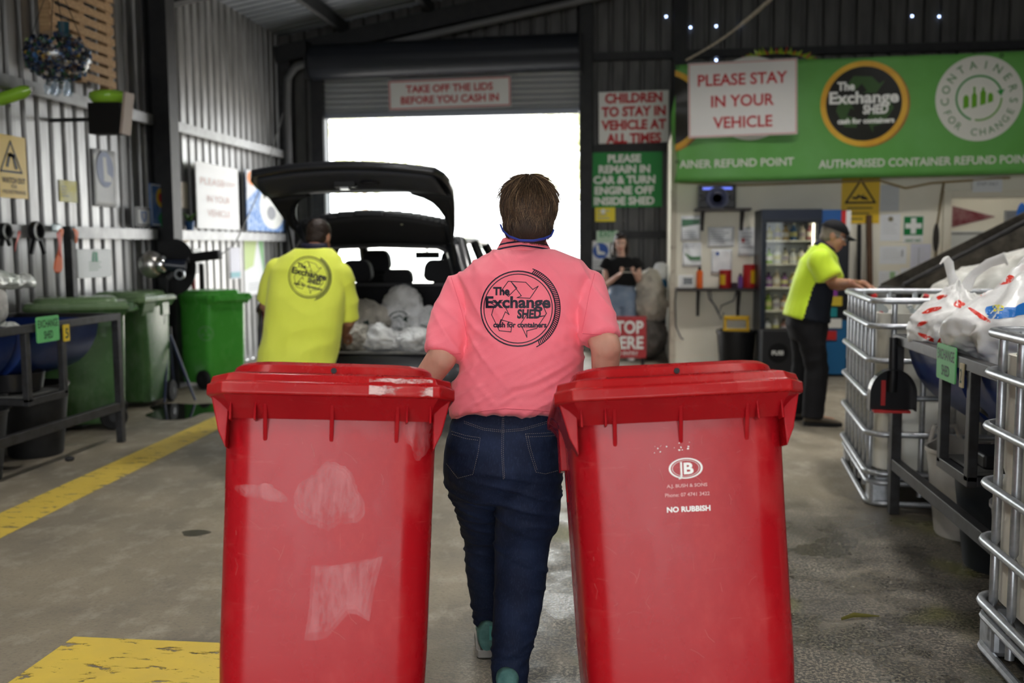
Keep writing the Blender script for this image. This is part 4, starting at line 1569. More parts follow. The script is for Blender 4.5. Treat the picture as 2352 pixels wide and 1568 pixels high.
# ---- hanging basket of recycled bottle caps
YQ = 7.3
c = at(133, 130, Y=YQ)
rq, hq = .235, .185
t = thing('bottle_cap_ball', 'hanging basket made of blue and green plastic bottle caps before the pallet', 'decoration', c)
rnd = random.Random(5)
gl = glass_mat('clear_bottle_plastic', (.85, .9, .95), .72, .12)
gl2 = glass_mat('clear_net_film', (.92, .95, 1), .86, .2)
G().ball((0, 0, 0), (rq * 1.04, rq * 1.04, hq * 1.04), 24, 14).build('clear_shell', gl2, t, smooth=60)
capm = [mat(nm, cc, .3) for cc, nm in (((.012, .035, .12), 'blue_cap'), ((.006, .008, .022), 'navy_cap'), ((.012, .07, .03), 'green_cap'), ((.04, .13, .30), 'light_blue_cap'), ((.45, .40, .36), 'white_cap'), ((.40, .25, .03), 'yellow_cap'), ((.10, .05, .03), 'brown_cap'))]
g = G()
for i in range(620):
    k = rnd.choices(range(7), [22, 34, 13, 12, 4, 2, 13])[0]
    d = V((rnd.gauss(0, 1), rnd.gauss(0, 1), rnd.gauss(-.15, .8))).normalized()
    p = V((d.x * rq, d.y * rq, d.z * hq)) * rnd.uniform(.80, 1.0)
    q = (d + V((rnd.gauss(0, .5), rnd.gauss(0, .5), rnd.gauss(0, .5)))).to_track_quat('Z', 'Y').to_matrix().to_4x4()
    q.translation = p
    rr = rnd.uniform(.013, .019)
    g.lathe([(rr * .95, 0), (rr, .009), (rr * .9, .014), (0, .014)], 9, M=q, m=k)
o = g.build('caps', capm, t, smooth=40)
o['kind'] = 'stuff'
g = G()
zt3 = roof_z(c.x) - .1 - c.z
for i in range(4):
    a = PI / 4 + PI / 2 * i
    g.tube([(math.cos(a) * rq * .9, math.sin(a) * rq * .9, hq * .3), (0, 0, .62)], .003, 5)
g.tube([(0, 0, .62), (0, 0, zt3)], .003, 5)
g.build('hanging_wires', dark_steel, t)
a = at(146, 68, Y=YQ) - c
G().lathe([(.035, -.055), (.043, .055), (.040, .055), (.033, -.045), (0, -.045)], 16, c=a).build('blue_cup', mat('teal_cup', (.03, .09, .12), .12), t, smooth=40)
G().lathe([(.022, -.02), (.032, .01), (.022, .03), (0, .03)], 16, c=at(66, 97, Y=YQ) - c).build('lime_cup', mat('pale_lime_plastic', (.30, .36, .13), .3), t, smooth=40)
g = G()
for i in range(5):
    aa = 2 * PI * i / 5
    g.lathe([(.03, 0), (.034, .06), (.012, .10), (.012, .12), (0, .12)], 12, c=V((math.cos(aa) * .075, math.sin(aa) * .075, -hq - .10)))
g.build('clear_bottles', gl, t, smooth=40)

# ---- green halved bottle hanging by the left edge, dark box with a green dish
lime = mat('lime_translucent_plastic', (.34, .66, .05), .15, spec=.6)
a, b = at(-10, 232, Y=YQ), at(74, 204, Y=YQ)
t = thing('green_bottle', 'lime green bottle hanging tilted under the cap basket', 'bottle', (a + b) / 2)
d = (b - a)
q = d.to_track_quat('Z', 'Y').to_matrix().to_4x4()
L = d.length
G().lathe([(0, -L / 2), (.04, -L / 2 + .01), (.050, -L / 2 + .05), (.050, L * .25), (.038, L * .38), (.018, L * .46), (.018, L / 2), (0, L / 2)], 18, M=q).build('body', lime, t, smooth=60)
G().lathe([(.020, L * .47), (.020, L * .53), (0, L * .53)], 14, M=q).build('cap', white_pl, t, smooth=40)
for k in (-.3, .3):
    p = q @ V((0, 0, L * k))
    G().tube([p, V((0, 0, roof_z(t.location.x) - .1 - t.location.z))], .003, 5).build('string', dark_steel, t)
YP = 7.95
pa, pb = at(201, 236, Y=YP), at(276, 306, Y=YP)
ctr = (pa + pb) / 2
w, h = pb.x - pa.x, pa.z - pb.z
t = thing('planter_box', 'dark hanging box with a lime green dish on top below the pallet', 'box', ctr)
G().box((0, .07, 0), (w, .15, h)).build('box', mat('dark_brown_board', (.008, .0075, .007), .7, spec=.2), t, bevel=.004)
G().box((w / 2 + .03, .07, .04), (.022, .15, h + .09), Matrix.Rotation(R(8), 3, 'Y')).build('side_board', mat('pale_edge_board', (.42, .34, .29), .6), t, bevel=.002)
G().lathe([(0, h / 2 + .002), (.13, h / 2 + .002), (.165, h / 2 + .045), (.16, h / 2 + .08), (.12, h / 2 + .10), (0, h / 2 + .105)], 26, c=(.015, .08, 0)).build('green_dish', lime, t, smooth=60)
g = G()
g.bar((-w / 2, .07, 0), (XL - ctr.x, .07, 0), .03, .03)
g.build('bracket', dark_steel, t)

# ---- ribbons, clamp and post above the left bench
xr = XL + .155
orange = mat('orange_ribbon', (.75, .14, .03), .5)
pink_r = mat('pinkish_ribbon', (.75, .16, .14), .5)


def ribbon(pts, w, m, name, label):
    g = G()
    ps = [at(px, py, X=x) for px, py, x in pts]
    vs = []
    for i, p in enumerate(ps):
        k = w[i]
        vs += [p + V((.012 * math.sin(i * 1.9), -k / 2, 0)), p + V((.012 * math.cos(i * 1.7), k / 2, 0))]
    g.add(vs, [(2 * i, 2 * i + 1, 2 * i + 3, 2 * i + 2) for i in range(len(ps) - 1)])
    o = g.build(name, m, smooth=60, solid=.002, subsurf=1)
    tag(o, label, 'ribbon')


ribbon([(43, 528, xr), (42, 545, xr + .02), (38, 560, xr + .03), (35, 580, xr + .02)], [.06, .05, .02, .006], pink_r, 'ribbon', 'short pink ribbon hanging off the rail left of the black clamp')
post_x = -4.45
pt, pbm = at(158, 520, X=post_x), at(166, 760, X=post_x)
t = thing('steel_post', 'dark square post rising behind the left bench with orange ribbon tied on', 'post', (post_x, pt.y, 0))
G().box((0, 0, pt.z / 2 + .001), (.07, .07, pt.z)).build('tube', frame_steel, t, bevel=.004)
G().box((0, 0, .006), (.16, .16, .012)).build('foot_plate', frame_steel, t)
px_ = post_x + .040
ribbon([(140, 522, px_), (136, 545, px_ + .01), (141, 575, px_), (134, 600, px_ + .02), (130, 630, px_ + .02)], [.10, .08, .05, .12, .16], orange, 'ribbon', 'long orange ribbon tied on the dark post, hanging lowest')
ribbon([(131, 530, px_ + .02), (136, 552, px_ + .02), (140, 575, px_ + .02), (142, 596, px_ + .01)], [.06, .07, .04, .02], pink_r, 'ribbon', 'pink ribbon tied on the dark post over the orange one')
ribbon([(166, 524, px_), (176, 530, px_ + .01), (178, 545, px_ + .02), (175, 560, px_)], [.05, .09, .06, .02], orange, 'ribbon', 'short orange ribbon end on the right of the dark post')
c = at(80, 545, X=xr)
t = thing('spring_clamp', 'black spring clamp gripping the rail left of the dark post', 'clamp', c)
g = G()
g.lathe([(.05, -.02), (.075, -.02), (.075, .02), (.05, .02)], 20, M=Matrix.Rotation(PI / 2, 4, 'Y'), c=(0.02, 0, .05), cap=False)
g.build('jaw', black_pl, t, smooth=40, solid=.008)
for s in (-1, 1):
    G().bar((.02, s * .03, .0), (.02, s * .09, -.13), .03, .03).build('handle', black_pl, t, bevel=.006)
c = at(6, 540, X=xr)
t = thing('spring_clamp', 'black spring clamp on the rail at the left edge of the photo', 'clamp', c)
g = G()
g.lathe([(.035, -.02), (.06, -.02), (.06, .02), (.035, .02)], 20, M=Matrix.Rotation(PI / 2, 4, 'Y'), c=(0.02, 0, .03), cap=False)
g.build('jaw', black_pl, t, smooth=40, solid=.008)
for s in (-1, 1):
    G().bar((.02, s * .02, -.01), (.02, s * .05, -.08), .025, .025).build('handle', black_pl, t, bevel=.005)
c = at(124, 523, X=xr)
o = G().box((c.x + .02, c.y, c.z), (.04, .10, .07)).build('tape_roll', mat('glossy_clear_wrap', (.6, .72, .74), .1), bevel=.015)
tag(o, 'small shiny clear packet on the rail left of the orange ribbon', 'packet')


# ============================================================ sorting benches
drum_blue = mat('blue_drum_plastic', (.012, .032, .16), .35, c2=(.02, .05, .20), nscale=5)
green_tag = mat('green_tag_board', (.13, .50, .17), .5)


def bench(name, label, xr, y0, y1, side, top, num, sub, tags, drums):
    """xr = aisle edge; side = +1 when the bench spreads to +x; y0 near, y1 far"""
    D = .78
    t = thing(name, label, 'bench', (xr, (y0 + y1) / 2, 0))
    L = y1 - y0
    xi = lambda d: side * d
    for nm, g in (('top_rail', G().box((xi(0), 0, top - .025), (.05, L, .05))), ('top_rail', G().box((xi(D), 0, top - .025), (.05, L, .05))),
                  ('end_rail', G().box((xi(D / 2), L / 2 - .025, top - .025), (D - .05, .05, .05))), ('end_rail', G().box((xi(D / 2), -L / 2 + .025, top - .025), (D - .05, .05, .05))),
                  ('foot_rail', G().box((xi(0), 0, .27), (.045, L - .05, .06)))):
        g.build(nm, frame_steel, t, bevel=.003)
    for d in (0, D):
        for y in (L / 2 - .025, -L / 2 + .025):
            G().box((xi(d), y, (top - .05) / 2 + .001), (.05, .05, top - .052)).build('leg', frame_steel, t, bevel=.003)
    for ya, yb in drums:
        a, b = ya - (y0 + y1) / 2, yb - (y0 + y1) / 2
        g = G()
        r = D / 2 - .03
        n = 18
        ys = [a, a + .03, (a + b) / 2 - .02, (a + b) / 2 + .02, b - .03, b]
        outer = []
        for k, y in enumerate(ys):
            q = r - (.05 if k in (0, 5) else .0) + (.012 if k in (2, 3) else 0)
            outer.append([V((xi(D / 2) + q * math.cos(PI + PI * i / n), y, top - .02 + q * 1.02 * math.sin(PI + PI * i / n))) for i in range(n + 1)])
        inner = [[V((xi(D / 2) + (p.x - xi(D / 2)) * .95, y, top - .02 + (p.z - top + .02) * .95)) for p in rg] for rg, y in zip(outer[1:5], (a + .05, ys[2], ys[3], b - .05))]
        for rs in (outer, inner):
            vs = [p for q in rs for p in q]
            g.add(vs, [(i * (n + 1) + j, i * (n + 1) + j + 1, (i + 1) * (n + 1) + j + 1, (i + 1) * (n + 1) + j) for i in range(len(rs) - 1) for j in range(n)])
            for rg in (rs[0], rs[-1]):
                g.add(rg, [tuple(range(n + 1))])
        for s in (0, n):
            vs = [outer[1][s], outer[4][s], inner[3][s], inner[0][s]]
            g.add(vs, [(0, 1, 2, 3)])
        for e in (1, -2):
            pass
        g.build('half_drum', drum_blue, t, smooth=45)
    # hanging bracket with a tray
    sy0, sy1, sz = sub
    a, b = sy0 - (y0 + y1) / 2, sy1 - (y0 + y1) / 2
    g = G()
    for y in (a, b):
        g.box((xi(.0), y, (top + sz) / 2 - .02), (.04, .045, top - sz - .04))
        g.box((xi(.45), y, (top + sz) / 2 - .02), (.04, .045, top - sz - .04))
    g.box((xi(0), (a + b) / 2, sz), (.04, b - a + .045, .045)).box((xi(.45), (a + b) / 2, sz), (.04, b - a + .045, .045))
    for y in (a, b):
        g.box((xi(.225), y, sz), (.41, .04, .04))
    g.build('tray_bracket', frame_steel, t, bevel=.003)
    G().box((xi(.225), (a + b) / 2, sz + .03), (.40, b - a, .012)).build('tray', mat('grimy_tray', (.09, .09, .085), .5), t)
    # tags on the rail
    s = -side
    for (ty, tz, tw, th, rows, m_, ink) in tags:
        ctr = (xi(0) + s * .026, ty - (y0 + y1) / 2, tz)
        M = frame(ctr, (0, s * -1.0, 0) if side > 0 else (0, 1, 0), (0, 0, 1))
        if side > 0:
            M = frame(ctr, (0, -1, 0), (0, 0, 1))
        bo = G().merge(G().prism(rrect(tw, th, min(tw, th) * .08), 0, .006), M).build('name_tag' if len(rows) > 1 else 'number_tag', m_, t)
        gg = lines(rows, tw, th * (.30 if len(rows) > 1 else .6), th * .14, th * (.38 if len(rows) > 1 else .3), .015, tw * (.90 if len(rows) > 1 else .55))
        for p in gg.v:
            p.z = .0075
        G().merge(gg, M).build('lettering', mat('dark_marker', (.02, .06, .03), .5), bo)
    return t


XBL = -3.74
ya, yb = at(58, 800, X=XBL).y, at(142, 800, X=XBL).y
tg = at(100, 755, X=XBL)
tn = at(143, 764, X=XBL)
twd = at(127, 755, X=XBL).y - at(75, 755, X=XBL).y
bench('sorting_bench', 'steel sorting bench with blue half drums along the left wall', XBL, 3.3, at(283, 1015, X=XBL).y, -1, .955, 5, (ya, yb, at(100, 915, X=XBL).z),
      [(tg.y, tg.z, twd, .165, ['EXCHANGE', 'SHED'], green_tag, 0), (tn.y, tn.z, .07, .11, ['5'], mat('yellow_number', (.70, .50, .02), .5), 0)],
      [(at(65, 800, X=XBL).y + .02, 6.72), (3.9, at(65, 800, X=XBL).y - .04)])
XBR = 1.385
yn1, yn2 = at(2236, 900, X=XBR).y, at(2170, 900, X=XBR).y
tg = at(2190, 828, X=XBR)
tn = at(2226, 862, X=XBR)
twd = at(2168, 828, X=XBR).y - at(2212, 828, X=XBR).y
bench('sorting_bench', 'steel sorting bench with blue half drum on the right behind the near tank', XBR, 3.52, 5.40, 1, .955, 2, (yn1, yn2, at(2200, 1085, X=XBR).z),
      [(tg.y, tg.z - .01, twd, .155, ['EXCHANGE', 'SHED'], green_tag, 0), (tn.y, tn.z, .045, .10, ['2'], mat('tan_number', (.45, .38, .22), .5), 0)],
      [(4.52, 5.33), (3.6, 4.46)])


# ---- tubs under the benches
def tub(label, x, y, r, h, m, ears=True, cat='tub', rz=0.0, tilt=None, group=None):
    t = thing('flexible_tub', label, cat, (x, y, 0), rz)
    n = 36
    rs = []
    prof = [(r * .74, .0), (r * .77, .012), (r * .985, h * .95), (r * 1.02, h * .96), (r * 1.02, h), (r * .97, h), (r * .74, .03), (0.001, .025)]
    for (q, z) in prof:
        ring = []
        for j in range(n):
            a = 2 * PI * j / n
            e = 0
            if ears and z > h * .9:
                e = .085 * h * max(0, math.cos(2 * a)) ** 6
            ring.append(V((q * math.cos(a), q * math.sin(a), z + e)))
        rs.append(ring)
    G().rings(rs).build('tub', m, t, smooth=40)
    if ears:
        for s in (-1, 1):
            pts = [(s * r * 1.0, -.09, h * .98), (s * r * 1.03, -.06, h * 1.16), (s * r * 1.03, .06, h * 1.16), (s * r * 1.0, .09, h * .98)]
            G().tube(pts, .012, 8).build('handle', m, t, smooth=60)
    return t


tubm = mat('black_tub_rubber', (.014, .014, .015), .6, spec=.3, c2=(.026, .026, .026), nscale=6)
c = at(190, 1035, Z=0)
tub('tall black tub at the far end under the left bench', -4.12, 6.42, .23, .50, tubm, False)
tub('black flexible tub in the middle of three under the left bench', -4.05, 5.60, .24, .44, tubm, True, rz=1.2)
tub('nearest black tub under the left bench at the photo edge', -4.0, 4.95, .23, .42, tubm, True, rz=1.5)
greytub = mat('pale_grey_tub_rubber', (.55, .53, .48), .6, c2=(.42, .40, .36), nscale=7)
tub('pale grey flexible tub with raised handle under the right bench', 1.66, 5.02, .215, .43, greytub, True, rz=1.9)
tub('black flexible tub in the middle under the right bench', 1.64, 4.52, .215, .41, mat('navy_black_tub', (.02, .024, .028), .5), True, rz=1.2)
tub('mid grey flexible tub under the right bench beside the near tank', 1.62, 4.03, .205, .40, mat('mid_grey_tub', (.26, .26, .26), .6), True, rz=1.0)
# dark pan on the left tray, scale on the right tray
t = thing('steel_pan', 'dark round pan standing on the hanging tray of the left bench', 'pan', (XBL - .22, (ya + yb) / 2, at(100, 915, X=XBL).z + .037))
G().lathe([(.13, 0), (.17, .02), (.19, .13), (.18, .13), (.16, .03), (0, .015)], 28).build('bowl', mat('dark_pan', (.02, .02, .022), .3, .4), t, smooth=40)
t = thing('weighing_scale', 'black scale head standing on the hanging tray of the right bench', 'scale', (XBR + .22, (yn1 + yn2) / 2, at(2200, 1085, X=XBR).z + .037))
G().box((0, 0, .03), (.30, .26, .06)).build('base', black_pl, t, bevel=.01)
G().cyl((0, 0, .06), (0, 0, .20), .05, .04).build('column', black_pl, t, smooth=40)
G().lathe([(.10, .0), (.13, .02), (.13, .05), (0, .05)], 24, c=(0, 0, .20)).build('dial', black_pl, t, smooth=40)

# dustpan hanging on the right bench leg
c = at(2072, 900, X=XBR)
t = thing('dustpan', 'black long handled dustpan with red edge hanging on the right bench leg', 'dustpan', (XBR - .045, 5.33, 0))
s = at(2125, 930, Y=5.3).x - at(2020, 930, Y=5.3).x
zc, zb2 = at(2072, 865, Y=5.3).z, at(2072, 942, Y=5.3).z
zh = at(2072, 775, Y=5.3).z
n = 20
pan = [(-s / 2, zb2), (s / 2, zb2), (s / 2, zb2 + .09)] + [(s / 2 * math.cos(a), zb2 + .09 + (zc - zb2 - .05) * math.sin(a)) for a in [PI * i / n for i in range(1, n)]] + [(-s / 2, zb2 + .09)]
Mx = Matrix((V((1, 0, 0)), V((0, 0, 1)), V((0, -1, 0)))).transposed().to_4x4()
G().prism(pan, .0, .008, M=Mx).build('pan', mat('smoky_black_plastic', (.018, .018, .02), .25), t)
gw = G()
for i in range(len(pan)):
    a, b = pan[i], pan[(i + 1) % len(pan)]
    if i == 0:
        continue
    gw.bar((a[0], -.03, a[1]), (b[0], -.03, b[1]), .06, .006, up=(0, 1, 0)) if False else gw.add([(a[0], -.008, a[1]), (b[0], -.008, b[1]), (b[0], -.07, b[1]), (a[0], -.07, a[1])], [(0, 1, 2, 3)])
gw.build('rim', mat('smoky_black_plastic', (.018, .018, .02), .25), t, solid=.005)
G().box((0, -.03, zb2 - .006), (s * .8, .05, .012)).build('red_edge', mat('red_rubber', (.45, .03, .03), .5), t)
G().box((-s * .17, -.012, (zb2 + zc) / 2), (.022, .012, (zc - zb2) * .75)).build('red_strip', mat('red_rubber', (.45, .03, .03), .5), t)
G().tube([(0, -.03, zb2 + .10), (0, -.045, zc), (0, -.03, zh)], [.026, .024, .020], 10).build('handle', black_pl, t, smooth=60)
# ============================================================ wheelie bins
def scuffed(name, c, scuff, dark):
    m = bpy.data.materials.new(name)
    m.use_nodes = True
    nt = m.node_tree
    b = nt.nodes['Principled BSDF']
    f1 = noise_node(nt, 5, 6, .68, stretch=(1, 1, .55))
    f2 = noise_node(nt, 26, 6, .75, stretch=(.35, .35, 2.2), dist=.8)
    f3 = noise_node(nt, 2.2, 4, .6)
    col = mixc(nt, mathn(nt, 'MULTIPLY', smooth_map(nt, f1, .50, .78), .48), c, scuff)
    col = mixc(nt, mathn(nt, 'MULTIPLY', smooth_map(nt, f2, .57, .74), .38), col, scuff)
    col = mixc(nt, mathn(nt, 'MULTIPLY', smooth_map(nt, f3, .55, .8), .5), col, dark)
    nt.links.new(col, b.inputs['Base Color'])
    mr = nt.nodes.new('ShaderNodeMapRange')
    mr.inputs['From Min'].default_value = .4
    mr.inputs['From Max'].default_value = .7
    mr.inputs['To Min'].default_value = .22
    mr.inputs['To Max'].default_value = .38
    b.inputs['Specular IOR Level'].default_value = .22
    nt.links.new(f1, mr.inputs[0])
    nt.links.new(mr.outputs[0], b.inputs['Roughness'])
    bp = nt.nodes.new('ShaderNodeBump')
    bp.inputs['Strength'].default_value = .12
    bp.inputs['Distance'].default_value = .01
    nt.links.new(f3, bp.inputs['Height'])
    nt.links.new(bp.outputs[0], b.inputs['Normal'])
    return m


def bin_geo():
    """240 litre bin, origin on the wheel axle, front towards -y; returns part geometry"""
    zo = -.10

    def rr(w, yf, yb, z, r, n=5):
        yc = (yf + yb) / 2
        return [V((x, y + yc, z + zo)) for x, y in rrect(w, yb - yf, r, n)]
    body = G()
    body.rings([rr(.45, -.41, .06, .045, .06), rr(.472, -.435, .075, .06, .07), rr(.496, -.465, .09, .35, .08), rr(.504, -.497, .10, .70, .08), rr(.510, -.52, .105, .90, .08),
                rr(.514, -.525, .105, .955, .08), rr(.47, -.50, .085, .955, .06), rr(.38, -.38, .05, .09, .05)])
    # rim with chamfered front corners and down-turned edge
    def chn(w, yf, yb, z, c):
        return [V((-w / 2, yb, z + zo)), V((-w / 2, yf + c * 1.1, z + zo)), V((-w / 2 + c * .8, yf, z + zo)), V((w / 2 - c * .8, yf, z + zo)), V((w / 2, yf + c * 1.1, z + zo)), V((w / 2, yb, z + zo))]
    rim = G()
    rim.rings([chn(.508, -.527, .11, .90, .03), chn(.545, -.562, .125, .935, .04), chn(.570, -.578, .13, .950, .045), chn(.570, -.578, .13, .962, .045), chn(.555, -.570, .125, .966, .045),
               chn(.47, -.50, .085, .972, .05), chn(.47, -.50, .085, .90, .05)], cap=False)
    for x in (-.155, 0, .155):
        rim.prism([(-.512, .845 + zo), (-.566, .945 + zo), (-.50, .95 + zo)], x - .005, x + .005, M=Matrix(((0, 0, 1, 0), (1, 0, 0, 0), (0, 1, 0, 0), (0, 0, 0, 1))))
    for s in (-1, 1):
        rim.prism([(s * .243, .83 + zo), (s * .262, .87 + zo), (s * .283, .955 + zo), (s * .24, .955 + zo)], .30, .535, M=Matrix(((1, 0, 0, 0), (0, 0, -1, 0), (0, 1, 0, 0), (0, 0, 0, 1))))
        # pocket frames near the front corners
        for dx in (-.028, .028):
            rim.box((s * .205 + dx, -.542, .918 + zo), (.005, .04, .05))
        rim.box((s * .205, -.542, .94 + zo), (.060, .04, .005))
        # side skirts with the lifting lugs
        rim.box((s * .256, -.06, .88 + zo), (.028, .14, .13))
        rim.box((s * .250, -.05, .79 + zo), (.010, .05, .12))
    lid = G()
    lid.rings([chn(.580, -.586, .14, .950, .05), chn(.585, -.590, .14, .954, .05), chn(.585, -.590, .14, .978, .05), chn(.572, -.583, .13, .982, .05), chn(.566, -.578, .12, 1.000, .055), chn(.548, -.566, .12, 1.006, .07)])
    dome = []
    for (w, yf, yb, z, r) in ((.50, -.535, .06, 1.002, .10), (.485, -.525, .05, 1.030, .10), (.465, -.51, .04, 1.040, .10), (.40, -.45, .0, 1.046, .09)):
        dome.append(rr(w, yf, yb, z, r, 6))
    lid.rings(dome)
    hole = G().lathe([(.007, 0), (.007, .004), (0, .004)], 12, M=Matrix.Rotation(PI / 2, 4, 'X'), c=(0, -.532, 1.018 + zo))
    handle = G()
    handle.tube([(-.20, .10, .93 + zo), (-.20, .19, .945 + zo), (.20, .19, .945 + zo), (.20, .10, .93 + zo)], .016, 10)
    for s in (-1, 1):
        handle.box((s * .22, .13, .965 + zo), (.03, .09, .06))
    wheel = G().lathe([(.035, -.026), (.09, -.026), (.10, -.016), (.10, .016), (.09, .026), (.035, .026)], 28, M=Matrix.Rotation(PI / 2, 4, 'Y'))
    hub = G().lathe([(0, -.03), (.034, -.03), (.034, .03), (0, .03)], 20, M=Matrix.Rotation(PI / 2, 4, 'Y'))
    axle = G().cyl((-.25, 0, 0), (.25, 0, 0), .011, n=10)
    return body, rim, lid, hole, handle, wheel, hub, axle


def wheelie_bin(label, loc, rz, tilt, lean, m, lidm, group=None, scale=(1, 1, 1)):
    t = thing('wheelie_bin', label, 'bin', loc, group=group)
    M = Matrix.Rotation(rz, 4, 'Z') @ Matrix.Rotation(lean, 4, 'Y') @ Matrix.Rotation(-tilt, 4, 'X')
    t.matrix_basis = Matrix.Translation(loc) @ M @ Matrix.Diagonal((*scale, 1))
    body, rim, lid, hole, handle, wheel, hub, axle = bin_geo()
    bo = body.build('body', m, t, smooth=50)
    rim.build('rim', m, t, bevel=.003)
    lo = lid.build('lid', lidm, t, smooth=35, bevel=.004)
    hole.build('lid_hole', black_ink, lo)
    handle.build('handle', m, t, smooth=40)
    axle.build('axle', galv, t)
    for s in (-1, 1):
        w = G().merge(wheel, Matrix.Translation((s * .265, 0, 0))).build('wheel', black_rub, t, smooth=40)
        G().merge(hub, Matrix.Translation((s * .265, 0, 0))).build('hub', black_pl, w, smooth=40)
    return t, bo


red_bin = scuffed('worn_red_plastic', (.345, .005, .010), (.50, .07, .065), (.23, .003, .008))
red_lid = scuffed('worn_red_lid', (.37, .008, .010), (.52, .12, .10), (.28, .006, .009))
white_scuff = mat('white_scuff', (.55, .13, .12), .45)
cL, cR = at(752, 885, Y=2.24), at(1556, 880, Y=2.32)
binL, bodyL = wheelie_bin('scuffed red wheelie bin on the left with a white scuffed lid corner', (cL.x - .128, 2.56, .10), R(15), R(15.5), R(3.0), red_bin, red_lid)
binR, bodyR = wheelie_bin('red wheelie bin on the right printed with no rubbish in white', (cR.x + .012, 2.64, .10), R(7), R(15.5), R(-2.5), red_bin, red_lid)


def on_bin(bin_o, name, g, px, m, wpx, lift=.0012, cell=.03):
    """lay a print on the front face of a bin: centre at a photo place, unit art scaled to a photo width"""
    c_ = at(*px, Y=2.1)
    w = (at(px[0] + wpx / 2, px[1], Y=2.1) - at(px[0] - wpx / 2, px[1], Y=2.1)).length
    Mi = wm(bin_o)
    body = [o for o in bpy.data.objects if o.parent == bin_o and o.name.split('.')[0] == 'body'][0]
    bv = BVHTree.FromPolygons([Mi @ v.co for v in body.data.vertices], [tuple(p.vertices) for p in body.data.polygons])
    g2 = G().merge(g, Matrix.Scale(w, 4))
    Mf = frame(c_, Mi.to_3x3() @ V((1, 0, 0)), (0, 0, 1))
    me = wrap(g2, bv, Mf, c_ - V((0, 0, CAM_H)), lift, cell)
    o = put(name, me, m, bin_o, world=True)
    return o


logo = ring2d(.44, .50, ys=.62, n=56).merge(ring2d(.385, .40, ys=.60, n=56))
logo.merge(shift(text_g('B', .34, .035, 1.15), .07, -.165)).merge(shift(text_g('J', .40, .015, .8), -.13, -.19))
on_bin(binR, 'oval_emblem', logo, (1575, 1075), white_ink, 88)
on_bin(binR, 'firm_name', text_fit('A.J. BUSH & SONS', 1, .085, .02), (1578, 1118), mat('worn_white_print', (.66, .36, .35), .5), 105)
on_bin(binR, 'phone_number', text_fit('Phone: 07 4741 3422', 1, .085, .015), (1579, 1139), mat('worn_white_print', (.66, .36, .35), .5), 115)
on_bin(binR, 'lettering', text_fit('NO RUBBISH', 1, .125, .035), (1582, 1174), white_ink, 112)
rnd = random.Random(2)
g = G()
for i in range(16):
    x, y = rnd.uniform(-.5, .5), rnd.uniform(-.12, .14)
    s = rnd.uniform(.008, .03)
    g.merge(poly2d([(x + s * rnd.uniform(.5, 1.3) * math.cos(a), y + s * rnd.uniform(.4, 1.1) * math.sin(a)) for a in [2 * PI * k / 7 for k in range(7)]]))
on_bin(binR, 'sticker_remnants', g, (1545, 1028), white_ink, 96)

# wear on the left bin: pale rubbed patch, torn label ghost, white scuffed corner
rub = bpy.data.materials.new('rubbed_plastic')
rub.use_nodes = True
nt = rub.node_tree
b_ = nt.nodes['Principled BSDF']
b_.inputs['Base Color'].default_value = (.64, .16, .17, 1)
b_.inputs['Roughness'].default_value = .42
nt.links.new(ramp2(nt, noise_node(nt, 24, 5, .7, stretch=(1.6, 1, .35)), (.06, .06, .06), (.46, .46, .46), .36, .64), b_.inputs['Alpha'])


def blob(n, seed, ax, ay, rough=.18):
    rnd = random.Random(seed)
    ph = [rnd.uniform(0, 6.28) for _ in range(5)]
    pts = []
    for i in range(n):
        a = 2 * PI * i / n
        q = 1 + rough * sum(math.sin((k + 2) * a + ph[k]) / (k + 1.5) for k in range(5))
        pts.append((ax * q * math.cos(a), ay * q * math.sin(a)))
    return pts


for k, sc in enumerate((1.0, .88, .74)):
    for shape, px, w in ((blob(60, 3, .42, .55, .22), (757, 1142), 165),
                         ([(-.35, .38), (-.2, .40), (-.1, .40), (.05, .41), (.2, .44), (.5, .52), (.47, .3), (.42, .1), (.36, -.3), (.22, -.22), (.1, -.22), (-.12, -.5), (-.26, -.53), (-.40, -.55), (-.38, -.3), (-.36, -.1)], (780, 1370), 195),
                         (blob(50, 8, .30, .75, .25), (965, 985), 110), (blob(40, 12, .6, .22, .35), (600, 1130), 90)):
        on_bin(binL, 'rubbed_patch', shift(poly2d([(x + .012 * math.sin(i * 2.7 + k), y + .012 * math.cos(i * 1.9 + k)) for i, (x, y) in enumerate(shape)]), 0, .03 * k, sc), px, rub, w, .0009 + .0003 * k)
g = G()
rnd = random.Random(7)
for i in range(34):
    x, y = rnd.uniform(-.5, .5), rnd.uniform(-.6, .6)
    a = rnd.gauss(1.4, .7)
    L = rnd.uniform(.01, .05)
    b2 = a + rnd.gauss(0, .4)
    g.merge(stroke2d([(x, y), (x + L * math.cos(a), y + L * math.sin(a)), (x + L * math.cos(a) + L * math.cos(b2), y + L * math.sin(a) + L * math.sin(b2))], rnd.uniform(.0006, .0018)))
on_bin(binL, 'scratches', g, (750, 1210), white_scuff, 440, .0014)
on_bin(binR, 'scratches', g, (1560, 1260), mat('faint_scuff', (.56, .14, .13), .45), 460, .0010)
